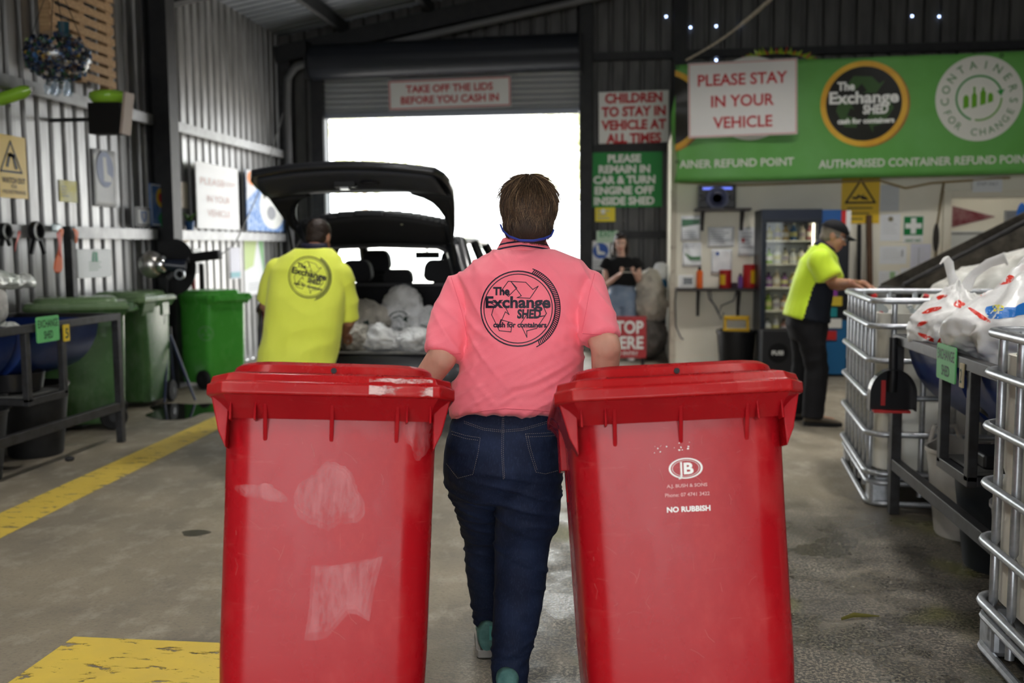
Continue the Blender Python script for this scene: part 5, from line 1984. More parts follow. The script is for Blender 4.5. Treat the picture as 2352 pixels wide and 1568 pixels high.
# scuffed corner of the left lid
lid = [o for o in bpy.data.objects if o.parent == binL and o.name.startswith('lid')][0]
g = G()
rnd = random.Random(3)
for zz0, zz1, yy in ((.8535, .878, -.5915), (.8835, .898, -.5835)):
    top, bot = [], []
    for i in range(13):
        x = .085 + .150 * i / 12
        top.append((x, zz1 - rnd.uniform(0, .004)))
        bot.append((x, zz0 + rnd.uniform(0, .005)))
    g.merge(poly2d(top + bot[::-1]), Matrix(((1, 0, 0, 0), (0, 0, 1, yy), (0, 1, 0, 0), (0, 0, 0, 1))))
scr = bpy.data.materials.new('white_scrape')
scr.use_nodes = True
nt = scr.node_tree
nt.nodes['Principled BSDF'].inputs['Base Color'].default_value = (.66, .44, .42, 1)
nt.links.new(ramp2(nt, noise_node(nt, 30, 6, .75, stretch=(.5, 1, 1.2)), (0, 0, 0), (.92, .92, .92), .44, .60), nt.nodes['Principled BSDF'].inputs['Alpha'])
g.build('scuffed_corner', scr, lid)

# green bins along the left wall
dark_green = scuffed('faded_dark_green_plastic', (.075, .165, .06), (.24, .32, .21), (.045, .11, .038))
lime_green = scuffed('bright_green_plastic', (.085, .42, .055), (.14, .48, .10), (.06, .33, .04))
pale_lid = scuffed('faded_green_lid', (.17, .27, .13), (.34, .42, .30), (.12, .21, .09))
p = at(300, 985, Z=0)
dg, _ = wheelie_bin('dark green wheelie bin at the far end of the left bench', (at(272, 900, Y=7.7).x, 7.62, .10), R(-62), 0, 0, dark_green, pale_lid, scale=(1.04, 1.04, 1.0))
dg2, _ = wheelie_bin('second dark green wheelie bin against the wall behind the first one', (-4.52, 8.80, .10), R(2), 0, 0, dark_green, pale_lid, scale=(.94, .96, 1.0))
p = at(500, 868, Z=0)
lg, _ = wheelie_bin('bright green wheelie bin standing near the car rear', (at(515, 868, Y=9.8).x, 9.8, .10), R(-118), 0, 0, lime_green, lime_green, scale=(.98, .98, .95))
for bo, m_, px, Yp, nm in ((lg, mat('pale_green_mark', (.14, .42, .12), .5), (473, 765), 9.6, 'round_emblem'), (dg, mat('mint_mark', (.14, .42, .18), .5), (358, 818), 7.5, 'round_emblem')):
    Mi = wm(bo)
    body = [o for o in bpy.data.objects if o.parent == bo and o.name.split('.')[0] == 'body'][0]
    bv = BVHTree.FromPolygons([Mi @ v.co for v in body.data.vertices], [tuple(q.vertices) for q in body.data.polygons])
    c_ = at(*px, Y=Yp)
    d = (c_ - V((0, 0, CAM_H)))
    d.z = 0
    d.normalize()
    g = ring2d(.062, .078, n=30)
    for k in range(3):
        g.merge(shift(poly2d([(-.012, .012), (.012, .012), (.012, .04), (.024, .04), (0, .055), (-.024, .04), (-.012, .04)]), 0, 0, 1.0, k * 2 * PI / 3))
    me = wrap(g, bv, frame(c_, V((d.y, -d.x, 0)), (0, 0, 1)), d, .002, .02)
    if len(me.polygons):
        put(nm, me, m_, bo, world=True)

# yellow bollard behind the column, near the green bin
c = at(433, 830, Y=10.9)
t = thing('bollard', 'yellow bollard between the dark column and the bright green bin', 'bollard', (c.x, 10.95, 0))
G().cyl((0, 0, .001), (0, 0, 1.02), .055, n=20).build('post', mat('yellow_paint', (.66, .42, .05), .45), t, smooth=40)
G().box((0, 0, .005), (.2, .2, .012)).build('base_plate', mat('yellow_paint', (.66, .42, .05), .45), t)

# ---- work lamp on a tripod
c = at(388, 870, Z=0)
YT = at(388, 612, Y=8.9).y
T = at(385, 612, Y=8.9)
t = thing('tripod_lamp', 'black work lamp with a round silver head on a tripod before the column', 'lamp', (T.x, 8.9, 0))
L_ = lambda px, py, dy=0: at(px, py, Y=8.9 + dy) - V((T.x, 8.9, 0))
blk = mat('satin_black', (.010, .010, .011), .4, spec=.3)
G().cyl(L_(383, 880) * 1, L_(385, 640), .016, .014, 12).build('pole', blk, t, smooth=40)
hub = L_(387, 760)
base_z = hub.z
for k, (px, py, dy) in enumerate(((447, 874, -.1), (376, 878, -.25), (400, 862, .35))):
    e = L_(px, py, dy)
    e.z = .012
    leg = G().cyl(hub, e, .014, .011, 10).build('leg', mat('leg_blue_black', (.02, .03, .08), .3), t, smooth=40)
G().cyl(hub - V((0, 0, .05)), hub + V((0, 0, .04)), .03, n=14).build('collar', blk, t, smooth=40)
ball = L_(355, 607, -.12)
G().ball(ball + V((-.03, 0, 0)), (.115, .115, .125), 22, 14).build('silver_head', mat('brushed_silver', (.55, .53, .50), .28, .9), t, smooth=60)
G().lathe([(.075, -.02), (.085, 0), (.08, .05), (.06, .07)], 22, M=Matrix.Rotation(PI / 2, 4, 'Y'), c=ball + V((.05, 0, 0))).build('silver_rim', chrome, t, smooth=40)
G().cyl(L_(375, 607, -.12), L_(428, 612, -.06), .058, .062, 20).build('lamp_barrel', mat('blue_black_barrel', (.012, .016, .03), .25), t, smooth=40)
G().lathe([(.0, 0), (.17, .0), (.20, .03), (.205, .05), (.17, .05), (0, .03)], 30, M=Matrix.Rotation(PI / 2, 4, 'X') @ Matrix.Diagonal((1, 1.28, 1, 1)), c=L_(408, 612, .12)).build('reflector_dish', blk, t, smooth=40)
G().bar(L_(440, 592, .05), L_(506, 584, .0), .07, .085).build('side_arm', blk, t, bevel=.008)
G().bar(L_(440, 592, .05), L_(385, 640, 0), .03, .04).build('bracket', blk, t)
g = G().lathe([(.035, -.01), (.05, -.01), (.05, .01), (.035, .01)], 16, M=Matrix.Rotation(PI / 2, 4, 'X'), c=L_(413, 630, -.13), cap=False)
g.build('grip_ring', galv, t, smooth=40)
pts = [at(506, 586, Y=8.9), at(540, 560, Y=9.2), at(600, 430, Y=10.5), at(650, 260, Y=12.5)]
o = G().tube(pts, .006, 6).build('power_cable', mat('dark_cable', (.05, .05, .055), .5), smooth=60)
tag(o, 'thin dark cable strung from the tripod lamp up to the far left corner', 'cable')
# tools hung behind the lamp
c = at(445, 660, X=XL + .05)
o = G().tube([(c.x, c.y, c.z - .35), (c.x, c.y, c.z + .25)], .02, 8).build('red_pole', mat('red_paint', (.45, .03, .03), .4), smooth=60)
tag(o, 'thin red pole leaning on the left wall behind the tripod lamp', 'pole')
c = at(464, 650, X=XL + .06)
o = G().tube([(c.x, c.y, c.z - .38), (c.x, c.y, c.z + .22)], [.035, .03], 8).build('black_pole', black_pl, smooth=60)
tag(o, 'short black pole on the left wall right of the thin red pole', 'pole')


# ============================================================ caged tanks
tank_m = mat('grimy_white_tank', (.82, .81, .74), .42, c2=(.48, .45, .36), nscale=3.2, p=(.42, .75), stretch=(1, 1, .5), bump=.15, bscale=3)
tank_in = mat('white_tank_clean', (.84, .81, .70), .4, c2=(.66, .60, .46), nscale=2.5, p=(.5, .8), stretch=(1.5, 1.5, .4))


def loop(w, d, z, r=.09, n=5):
    return [V((x, y, z)) for x, y in rrect(w, d, r, n)]


def caged_tank(label, loc, rz, m, H=1.12, fill=True):
    t = thing('caged_tank', label, 'tank', loc, rz)
    w, d = 1.0, 1.2
    tw, td = .93, 1.13
    G().rings([loop(tw - .08, td - .08, .17, .07), loop(tw, td, .20, .08), loop(tw, td, .62, .08), loop(tw - .01, td - .01, .64, .08), loop(tw, td, .66, .08), loop(tw, td, H - .07, .08),
               loop(tw - .04, td - .04, H - .07, .07), loop(tw - .04, td - .04, .24, .07)]).build('tank', m, t, smooth=40)
    for z in (.185, .40, .60, .80, .985):
        G().tube(loop(w + .024, d + .024, z, .10), .0155, 8, closed=True).build('cage_ring', galv, t, smooth=60)
    G().tube(loop(w, d, H, .07), .017, 10, closed=True).build('cage_top_rail', galv, t, smooth=60)
    bar0 = None
    sides = []
    for i in range(6):
        x = -w / 2 + .11 + (w - .22) * i / 5
        sides += [(x, -d / 2 + .016), (x, d / 2 - .016)]
    for i in range(7):
        y = -d / 2 + .11 + (d - .22) * i / 6
        sides += [(-w / 2 + .016, y), (w / 2 - .016, y)]
    for x, y in sides:
        if bar0 is None:
            bar0 = G().tube([(0, 0, .06), (0, 0, .17), (0, 0, .185), (0, 0, .20), (0, 0, .385), (0, 0, .40), (0, 0, .415), (0, 0, .6), (0, 0, .8), (0, 0, .97), (0, 0, .985), (0, 0, 1.0), (0, 0, H - .02), (0, 0, H)],
                            [.0155, .0155, .008, .0155, .0155, .008, .0155, .0155, .0155, .0155, .008, .0155, .0155, .009], 8).build('cage_bar', galv, t, smooth=60)
            bar0.location = (x, y, 0)
        else:
            o = bar0.copy()
            COL.objects.link(o)
            o.location = (x, y, 0)
    g = G()
    g.tube(loop(w, d, .02, .08), .016, 8, closed=True)
    g.tube(loop(w, d, .13, .08), .014, 8, closed=True)
    g.box((0, 0, .145), (w - .1, d - .1, .012))
    g.build('pallet_frame', galv, t, smooth=40)
    for sx in (-1, 0, 1):
        for sy in (-1, 0, 1):
            if sx == 0 and sy == 0:
                continue
            G().box((sx * (w / 2 - .08), sy * (d / 2 - .08), .075), (.15, .15, .125)).build('pallet_foot', galv if (sx and sy) else black_pl, t, bevel=.02)
    return t


cxy = at(1985, 1150, Y=5.52)
ang = R(-5)
ctr = V((cxy.x + .02, 5.52, 0)) + Matrix.Rotation(ang, 3, 'Z') @ V((.5, .6, 0))
ibc1 = caged_tank('grimy white tank in a steel cage beyond the right bench', (ctr.x, ctr.y, 0), ang, tank_m)
cn = at(2268, 760, Z=1.12)
ibc2 = caged_tank('white tank in a steel cage nearest the right edge of the photo', (cn.x + .5, cn.y - .6, 0), 0, tank_in)
# small white label on the far tank
M = frame(Matrix.Translation((ctr.x, ctr.y, 0)) @ Matrix.Rotation(ang, 4, 'Z') @ V((-.12, -.572, .90)), Matrix.Rotation(ang, 3, 'Z') @ V((1, 0, 0)), (0, 0, 1))
o = board('paper_sticker', 'small printed sticker on the far tank left of the dotted bag', 'sticker', M, .12, .07, paper, [('print', textlines(-.05, .02, .1, 3, .016, .006), grey_ink)], t=.002)
# containers inside the far tank: clear bottles and cans heaped near the rim
rnd = random.Random(9)
for i in range(14):
    q = Matrix.Rotation(ang, 3, 'Z') @ V((rnd.uniform(-.36, .36), rnd.uniform(-.46, .46), 0))
    p = V((ctr.x, ctr.y, .93)) + q
    b = thing('empty_bottle', 'empty clear bottle heaped inside the far caged tank', 'bottle', p, group='bottles heaped in the far caged tank')
    b.rotation_euler = (rnd.uniform(-1.2, 1.2), rnd.uniform(-1.2, 1.2), rnd.uniform(0, 6))
    G().lathe(bottle_g(.036, .22, 'b'), 12).build('body', [glass_mat('clear_bottle_plastic'), mat('milky_bottle', (.62, .64, .60), .3)][i % 2], b, smooth=40)
    G().lathe([(.016, .205), (.017, .228), (0, .229)], 10).build('cap', [white_pl, blue_ink, red_ink][i % 3], b, smooth=40)
hm = mat('heap_of_containers', (.40, .40, .37), .5, c2=(.20, .20, .18), nscale=12)
g = G()
g.sheet(lambda u, v: (-.44 + .88 * u, -.54 + 1.08 * v, .80 + .10 * noise.noise(V((u * 9, v * 9, 1))) + .08 * math.sin(PI * u) * math.sin(PI * v)), 24, 28)
o = g.build('crushed_container_heap', hm, smooth=60, solid=.02)
o.location, o.rotation_euler = (ctr.x, ctr.y, 0), (0, 0, ang)
tag(o, 'heap of crushed containers filling the far caged tank', 'heap', kind='stuff')

# ---- white dotted shopping bags on the right bench
bag_m = mat('thin_white_plastic', (.80, .80, .79), .32, sss=.0, c2=(.70, .69, .67), nscale=6, bump=.35, bscale=16)


def shopping_bag(label, c, r, seed, rz, knot, dots, n=150, k=96):
    t = thing('shopping_bag', label, 'bag', c, rz)
    me = G().ball((0, 0, 0), r, n, k).mesh('bag')
    off = V((seed * 5.1, seed * 2.7, seed))
    rm = max(r)

    def fn(p, nn):
        u = p / rm
        th = math.atan2(u.y, u.x)
        up = max(0, u.z / (r[2] / rm))
        star = math.sin(th * 7 + 2 * noise.noise(u * 1.2 + off)) * .055 * (.15 + up)
        cr = (1 - abs(noise.noise(u * 1.9 + off)) * 2.4) * .10 + (1 - abs(noise.noise(u * 4.3 + off)) * 2.4) * .055 + (1 - abs(noise.noise(u * 9.1 + off)) * 2.4) * .022
        return rm * (star + cr - .05)
    displace(me, fn)
    for v in me.vertices:
        zz = v.co.z / r[2]
        if zz > .35:
            s = 1 - .42 * ((zz - .35) / .65) ** 1.1
            v.co.x = knot[0] + (v.co.x - knot[0]) * s
            v.co.y = knot[1] + (v.co.y - knot[1]) * s
            v.co.z += (zz - .35) * knot[2]
        if v.co.z < -r[2] * .72:
            v.co.z = -r[2] * .72 + (v.co.z + r[2] * .72) * .1
    zm = min(v.co.z for v in me.vertices)
    for v in me.vertices:
        v.co.z -= zm
    o = put('sack', me, bag_m, t, smooth=60, recalc=True)
    bv = bvh_of(me)
    top = V((knot[0], knot[1], max(v.co.z for v in me.vertices)))
    for s in (-1, 1):
        pts = [top + V((.02 * s, 0, -.05)), top + V((.05 * s, .01, .02)), top + V((.09 * s + .03, .0, .075)), top + V((.13 * s + .06, -.02, .10)), top + V((.15 * s + .06, -.04, .07))]
        G().tube(pts, [.03, .02, .022, .026, .008], 10, flat=.25).build('tied_handle', bag_m, t, smooth=60)
    rnd = random.Random(seed + 40)
    Mi = wm(t)
    view = (Mi.inverted().to_3x3() @ (V(c) - V((0, 0, CAM_H)))).normalized()
    rt = view.cross(V((0, 0, 1))).normalized()
    up = rt.cross(view)
    hgt = max(v.co.z for v in me.vertices)
    for (dx, dz, w, h, a, mm) in dots:
        M = frame(V((0, 0, hgt * .45)) + rt * dx * r[0] + up * dz * hgt * .5, rt, up)
        gd = shift(poly2d(blob(18, rnd.randint(0, 99), w / 2, h / 2, .18)), 0, 0, 1, a)
        w_ = wrap(gd, bv, M, view, .002, .012)
        if len(w_.polygons):
            put('printed_spot', w_, mm, t)
    return t, bv, view, rt, up, hgt


red_dot = mat('red_print', (.66, .03, .015), .35)
blue_dot = mat('blue_bag_print', (.02, .16, .50), .35)
yel_dot = mat('yellow_bag_print', (.80, .70, .05), .35)
sb = at(2245, 800, Y=4.55)
zb = .93
shopping_bag('white shopping bag with red spots and blue print lying on the right bench', (1.74, 4.46, zb - .06), (.38, .34, .215), 3, R(10), (.06, .02, .16),
             [(-.62, .25, .05, .06, 0, red_dot), (-.15, .62, .03, .03, 0, red_dot), (.14, .55, .075, .045, .2, red_dot), (.52, .85, .08, .05, -.5, red_dot), (.46, .30, .09, .05, -1.2, red_dot), (.70, .40, .06, .02, -1.0, red_dot), (.86, .55, .06, .05, .3, red_dot),
              (-.36, -.10, .11, .05, .2, blue_dot), (-.20, -.04, .09, .05, .3, blue_dot), (-.50, -.06, .05, .05, 0, blue_dot), (-.44, -.02, .05, .03, 0, yel_dot), (-.62, -.12, .11, .018, -.6, red_dot), (-.40, .42, .07, .05, .3, red_dot), (.75, -.1, .04, .06, .3, red_dot), (.3, .78, .05, .02, -.6, red_dot)])
shopping_bag('smaller crumpled bag with red squiggles at the far end of the right bench', (1.56, 5.05, zb - .05), (.20, .20, .165), 6, R(-30), (.02, .02, .06),
             [(-.7, -.1, .05, .02, .5, red_dot), (-.5, .25, .08, .025, .3, red_dot), (-.6, -.45, .09, .02, -.4, red_dot), (-.25, -.5, .06, .02, .9, red_dot), (.1, .4, .05, .04, 0, red_dot), (-.3, .6, .05, .02, .4, red_dot)], 110, 70)
t, bv, view, rt, up, hgt = shopping_bag('plain white shopping bag behind the spotted bag on the right bench', (2.0, 4.95, zb - .03), (.24, .26, .24), 8, R(40), (.0, .03, .13),
                                        [(.5, .4, .07, .05, .4, red_dot), (.7, .1, .05, .06, 0, red_dot)], 110, 70)

# ---- conveyor behind, dirty skirts, pale sheets
conv_m = mat('grimy_conveyor', (.045, .04, .032), .8, spec=.2, c2=(.12, .105, .085), nscale=7, bump=.6, bscale=18)
YC = 8.6
a, b = at(2075, 668, Y=YC), at(2480, 458, Y=YC)
t = thing('conveyor', 'grimy inclined conveyor rising to the right behind the far caged tank', 'conveyor', (a.x, YC, 0))
o_ = V((a.x, YC, 0))
A, B = a - o_, b - o_
th = .42
for y, nm in ((0, 'side_panel'), (.75, 'side_panel')):
    G().prism([(A.x, A.z - .05), (B.x, B.z - th), (B.x, B.z), (A.x, A.z + .03)], y, y + .03, M=Matrix(((1, 0, 0, 0), (0, 0, 1, 0), (0, 1, 0, 0), (0, 0, 0, 1)))).build(nm, conv_m, t)
G().bar((A.x, .38, A.z - .08), (B.x, .38, B.z - .16), .74, .02).build('belt', black_rub, t)
G().tube([A + V((0, 0, .05)), B + V((0, 0, .05))], .018, 8).build('hand_rail', frame_steel, t)
for q in (.25, .9):
    P = A.lerp(B, q)
    for y in (.02, .76):
        G().box((P.x, y, (P.z - .2) / 2), (.06, .06, P.z - .2)).build('leg', frame_steel, t)
G().lathe([(.0, -.36), (.08, -.36), (.08, .36), (0, .36)], 18, M=Matrix.Rotation(PI / 2, 4, 'X'), c=(A.x + .02, .38, A.z - .06)).build('roller', frame_steel, t, smooth=40)
film_c = mat('cloudy_plastic_film', (.60, .60, .56), .35, c2=(.42, .41, .36), nscale=4, bump=.6, bscale=9)
p = at(2330, 650, Y=7.3)
lumpy('plastic_sack', 'big cloudy plastic sack slumped before the conveyor at the right edge', 'bag', (p.x + .35, 7.35, .0), (1.05, .42, .68), film_c, 12, .10, 2.6, flatz=.0)
p = at(2260, 655, Y=6.6)
t = thing('sorting_table', 'grey table under the cloudy sack behind the far caged tank', 'table', (3.35, 6.6, 0))
G().box((0, 0, .72), (1.5, .7, .05)).build('top', frame_steel, t)
for x in (-.7, .7):
    for y in (-.3, .3):
        G().box((x, y, .348), (.05, .05, .694)).build('leg', frame_steel, t)
lumpy('plastic_sack', 'smaller clear plastic sack on the grey table behind the spotted bag', 'bag', (2.98, 6.55, .747), (.36, .28, .28), mat('clear_white_film', (.66, .68, .66), .25, c2=(.5, .55, .5), nscale=6, bump=.6, bscale=14), 21, .16, 2.4)
lumpy('plastic_sack', 'white plastic sack on the grey table at the right edge of the photo', 'bag', (3.62, 6.5, .747), (.36, .30, .34), mat('clear_white_film', (.66, .68, .66), .25), 27, .16, 2.2)
# blue rags and tools hung on a post by the doorway
p = at(2318, 560, Y=9.6)
t = thing('tool_post', 'grey post with blue and orange gloves hung on it before the staff doorway', 'post', (p.x, 9.6, 0))
zt2 = at(2318, 484, Y=9.6).z
G().box((0, 0, zt2 / 2 + .001), (.09, .06, zt2 - .002)).build('post', girt_m, t)
for dx, z, cc, nm, hh2 in ((.08, 1.62, (.02, .10, .35), 'blue_glove', .34), (.17, 1.52, (.60, .18, .05), 'orange_glove', .22), (.15, 1.70, (.015, .015, .015), 'black_strap', .2)):
    m_ = mat(nm + '_cloth', cc, .7)
    g = G().ball((dx, -.045, z), (.05, .035, hh2 / 2), 12, 10)
    if 'glove' in nm:
        for k in range(4):
            g.tube([(dx - .03 + .02 * k, -.05, z - hh2 * .4), (dx - .036 + .024 * k, -.05, z - hh2 * .75)], .011, 7)
    g.build(nm, m_, t, smooth=60)

# ---- bags and heap on the left bench
lumpy('plastic_sack', 'grey and white woven sack lying open on the left bench at the photo edge', 'bag', (-4.15, 5.35, .80), (.30, .62, .30), mat('grey_woven_sack', (.48, .47, .45), .6, c2=(.16, .155, .15), nscale=4, p=(.42, .6), bump=.5, bscale=14), 31, .14, 2.2, flatz=.05)
p = at(45, 640, X=-4.0)
lumpy('plastic_film', 'crumpled clear plastic film on top of the grey woven sack', 'film', (-4.08, p.y - .25, p.z - .07), (.10, .50, .07), mat('clear_white_film', (.66, .68, .66), .25), 44, .07, 3.2, flatz=.03)
p = at(55, 690, X=-4.0)
lumpy('plastic_bag', 'small clear crumpled bag in the blue drum on the left bench', 'bag', (-4.12, 6.15, .66), (.13, .20, .13), mat('clear_white_film', (.66, .68, .66), .25), 35, .2, 2.4)
# ============================================================ hatchback with its tailgate up
paint = mat('dark_graphite_paint', (.018, .019, .023), .32, .2, coat=.3)
trim_b = mat('black_car_trim', (.013, .013, .014), .5)
inner_b = mat('dark_car_lining', (.013, .013, .014), .65, spec=.3)
carpet = mat('dirty_boot_carpet', (.055, .05, .04), .9, c2=(.14, .125, .085), nscale=14)
seat_m = mat('dark_seat_cloth', (.010, .010, .012), .7, spec=.3)
cglass = glass_mat('car_glass', (.90, .94, .93), .92)
xc = (at(572, 760, Y=7.35).x + at(1062, 700, Y=7.35).x) / 2 + .09
car = thing('car', 'dark hatchback with raised tailgate parked facing the bright doorway', 'car', (xc, 7.32, 0))


def mirror_build(name, fn, m, smooth=None, bevel=0.0, names=None):
    for s in (-1, 1):
        g = fn(s)
        g.build(name, m, car, smooth=smooth, bevel=bevel)


def side(s):
    """outer body side from sill to belt line with thickness"""
    ys = [0.03, .10, .35, .9, 1.6, 2.4, 3.1, 3.6, 4.0, 4.12]
    zs = [.24, .34, .50, .66, .80, .92, 1.0]
    wz = [.80, .835, .86, .872, .868, .850, .825]
    rings_o = []
    g = G()
    vs = []
    for y in ys:
        k = 1 - .11 * max(0, (y - 3.0) / 1.1) ** 2 - .05 * max(0, (.35 - y) / .35) ** 2
        for z, w in zip(zs, wz):
            zz = z if y < 3.0 else min(z, 1.0 - .22 * (y - 3.0))
            vs.append((s * w * k, y, zz))
    n = len(zs)
    fs = [(i * n + j, i * n + j + 1, (i + 1) * n + j + 1, (i + 1) * n + j) for i in range(len(ys) - 1) for j in range(n - 1)]
    g.add(vs, fs)
    return g


for s in (-1, 1):
    side(s).build('side_body', paint, car, smooth=50, solid=.03)
    # pillars
    for nm, a, b, w in (('rear_pillar', (.80, .10, .92), (.60, .56, 1.46), .14), ('centre_pillar', (.80, 1.45, .96), (.62, 1.40, 1.46), .08), ('windscreen_pillar', (.74, 2.95, .98), (.60, 2.2, 1.44), .075)):
        G().tube([(s * a[0], a[1], a[2]), (s * (a[0] * .55 + b[0] * .45), a[1] * .5 + b[1] * .5, (a[2] + b[2]) / 2), (s * b[0], b[1], b[2])], [w / 2 * 1.15, w / 2, w / 2], 10, flat=1.3).build(nm, paint if nm != 'centre_pillar' else trim_b, car, smooth=60)
    G().add([(s * .80, .42, .98), (s * .80, 1.40, .98), (s * .63, 1.38, 1.42), (s * .62, .72, 1.42)], [(0, 1, 2, 3)]).build('side_glass', cglass, car)
    G().add([(s * .80, 1.5, .98), (s * .77, 2.85, .98), (s * .61, 2.18, 1.41), (s * .63, 1.42, 1.42)], [(0, 1, 2, 3)]).build('side_glass', cglass, car)
    G().tube([(s * .61, .45, 1.465), (s * .615, 1.4, 1.485), (s * .60, 2.25, 1.455)], .035, 8).build('roof_rail', paint, car, smooth=60)
    # tail lamp
    tl = G().rings([[V((s * x, y, z)) for x, y, z in ((.70, -.005, z_), (.80, .012, z_), (.868, .10, z_), (.868, .30 - .1 * (z_ < .8), z_), (.80, .28, z_), (.72, .06, z_))] for z_ in (.72, .80, .90, .98)])
    lo = tl.build('tail_lamp', mat('tail_lamp_red', (.14, .006, .008), .15, coat=.8), car, smooth=35)
    G().rings([[V((s * x, y, z)) for x, y, z in ((.705, -.008, z_), (.80, .008, z_), (.872, .10, z_), (.872, .18, z_), (.80, .1, z_))] for z_ in (.725, .775)]).build('reverse_lens', mat('amber_clear_lens', (.55, .34, .20), .12, coat=.8), lo, smooth=35)
    # wheels
    for y in (.78, 3.32):
        w = G().lathe([(.20, -.10), (.29, -.105), (.315, -.085), (.32, 0), (.315, .085), (.29, .105), (.20, .10)], 36, M=Matrix.Translation((s * .76, y, .32)) @ Matrix.Rotation(PI / 2, 4, 'Y')).build('wheel', black_rub, car, smooth=40)
        G().lathe([(0, -.02), (.06, -.03), (.20, -.005), (.205, .03), (0, .03)], 20, M=Matrix.Translation((s * .85, y, .32)) @ Matrix.Rotation(-s * PI / 2, 4, 'Y')).build('rim', chrome, w, smooth=40)
    G().ball((s * .93, 2.72, 1.02), (.09, .05, .065), 12, 8).build('door_mirror', paint, car, smooth=60)
    # boot side lining
    G().prism([(.05, .60), (1.0, .60), (1.0, 1.12), (.45, 1.12), (.12, .95)], s * .60 - .02, s * .60 + .02, M=Matrix(((0, 0, 1, 0), (1, 0, 0, 0), (0, 1, 0, 0), (0, 0, 0, 1)))).build('boot_lining', inner_b, car)

# roof, bonnet, screens
g = G()
g.sheet(lambda u, v: ((u - .5) * 1.22, .52 + v * 1.72, 1.475 + .03 * math.sin(PI * u) + .02 * math.sin(PI * min(1, v * .9 + .1))), 10, 10)
g.build('roof', paint, car, smooth=60, solid=.035)
g = G().sheet(lambda u, v: ((u - .5) * (1.56 - .2 * v), 2.95 + v * 1.15, .99 - .04 * v - .17 * v * v + .03 * math.sin(PI * u)), 10, 8)
g.build('bonnet', paint, car, smooth=60, solid=.02)
G().add([(-.72, 2.92, .99), (.72, 2.92, .99), (.59, 2.22, 1.44), (-.59, 2.22, 1.44)], [(0, 1, 2, 3)]).build('windscreen', cglass, car)
G().box((0, 2.72, .90), (1.45, .42, .16)).build('dashboard', inner_b, car, bevel=.03)
G().box((0, 4.08, .48), (1.45, .12, .42)).build('front_bumper', paint, car, bevel=.05)
# rear bumper with lip
g = G().rings([[V((x, y, z)) for (y, z) in ((.06, .26), (-.03, .30), (-.05, .42), (-.045, .54), (-.01, .615), (.08, .62), (.12, .45))] for x in (-.80, -.62, 0, .62, .80)])
for p in g.v:
    p.y += .10 * (abs(p.x) / .8) ** 3
g.build('rear_bumper', paint, car, smooth=40)
G().box((0, .03, .628), (1.16, .10, .012)).build('sill_plate', mat('scuffed_sill', (.10, .10, .10), .4, c2=(.2, .19, .17), nscale=15), car)
G().box((0, 2.0, .20), (1.5, 3.9, .08)).build('underbody', trim_b, car)
G().box((0, .55, .605), (1.17, 1.0, .03)).build('boot_floor', carpet, car)
# weather strip round the opening
ar = [(-.60, .06, .64), (-.66, .08, .80), (-.67, .16, 1.0), (-.63, .32, 1.22), (-.57, .48, 1.375), (-.46, .53, 1.42), (0, .55, 1.435), (.46, .53, 1.42), (.57, .48, 1.375), (.63, .32, 1.22), (.67, .16, 1.0), (.66, .08, .80), (.60, .06, .64)]
G().tube(ar, .016, 8).build('opening_seal', mat('grey_seal', (.13, .13, .135), .35), car, smooth=60)
for s in (-1, 1):
    g = G()
    outer = [V((s * x, y - .0, z)) for x, y, z in ((.80, .05, .62), (.855, .09, .80), (.835, .17, 1.0), (.76, .33, 1.24), (.66, .50, 1.42), (.5, .56, 1.475))]
    innr = [V((s * abs(x), y, z)) for x, y, z in ar[7:][::-1]]
    innr = [V((s * .60, .06, .64)), V((s * .66, .08, .80)), V((s * .67, .16, 1.0)), V((s * .63, .32, 1.22)), V((s * .57, .48, 1.375)), V((s * .46, .53, 1.425))]
    g.add(outer + innr, [(i, i + 1, i + 7, i + 6) for i in range(5)])
    g.build('opening_frame', inner_b, car, smooth=60, solid=.02)
G().box((0, .54, 1.452), (1.0, .10, .045)).build('roof_header', inner_b, car, bevel=.01)
# rear seat, head rests, front seats
g = G()
for s in (-1, 1):
    g.box((s * .30, 1.10, .86), (.58, .14, .50))
g.build('rear_seat', seat_m, car, bevel=.03)
G().box((0, 1.0, 1.105), (1.16, .03, .03)).build('seat_top_bar', mat('grey_seat_edge', (.07, .07, .075), .4), car, bevel=.01)


def headrest(x, y, z, w, h, nm='head_rest', d=.10):
    pts = rrect(w, h, min(w, h) * .38, 6)
    g = G().prism([(px * (1 - .18 * (py / h + .5)), py) for px, py in pts], -d / 2, d / 2, M=Matrix.Translation((x, y, z)) @ Matrix(((1, 0, 0, 0), (0, 0, -1, 0), (0, 1, 0, 0), (0, 0, 0, 1))))
    for s in (-1, 1):
        g.cyl((x + s * .05, y, z - h / 2 - .06), (x + s * .05, y, z - h / 2 + .03), .007, n=6)
    return g.build(nm, seat_m, car, bevel=.02)


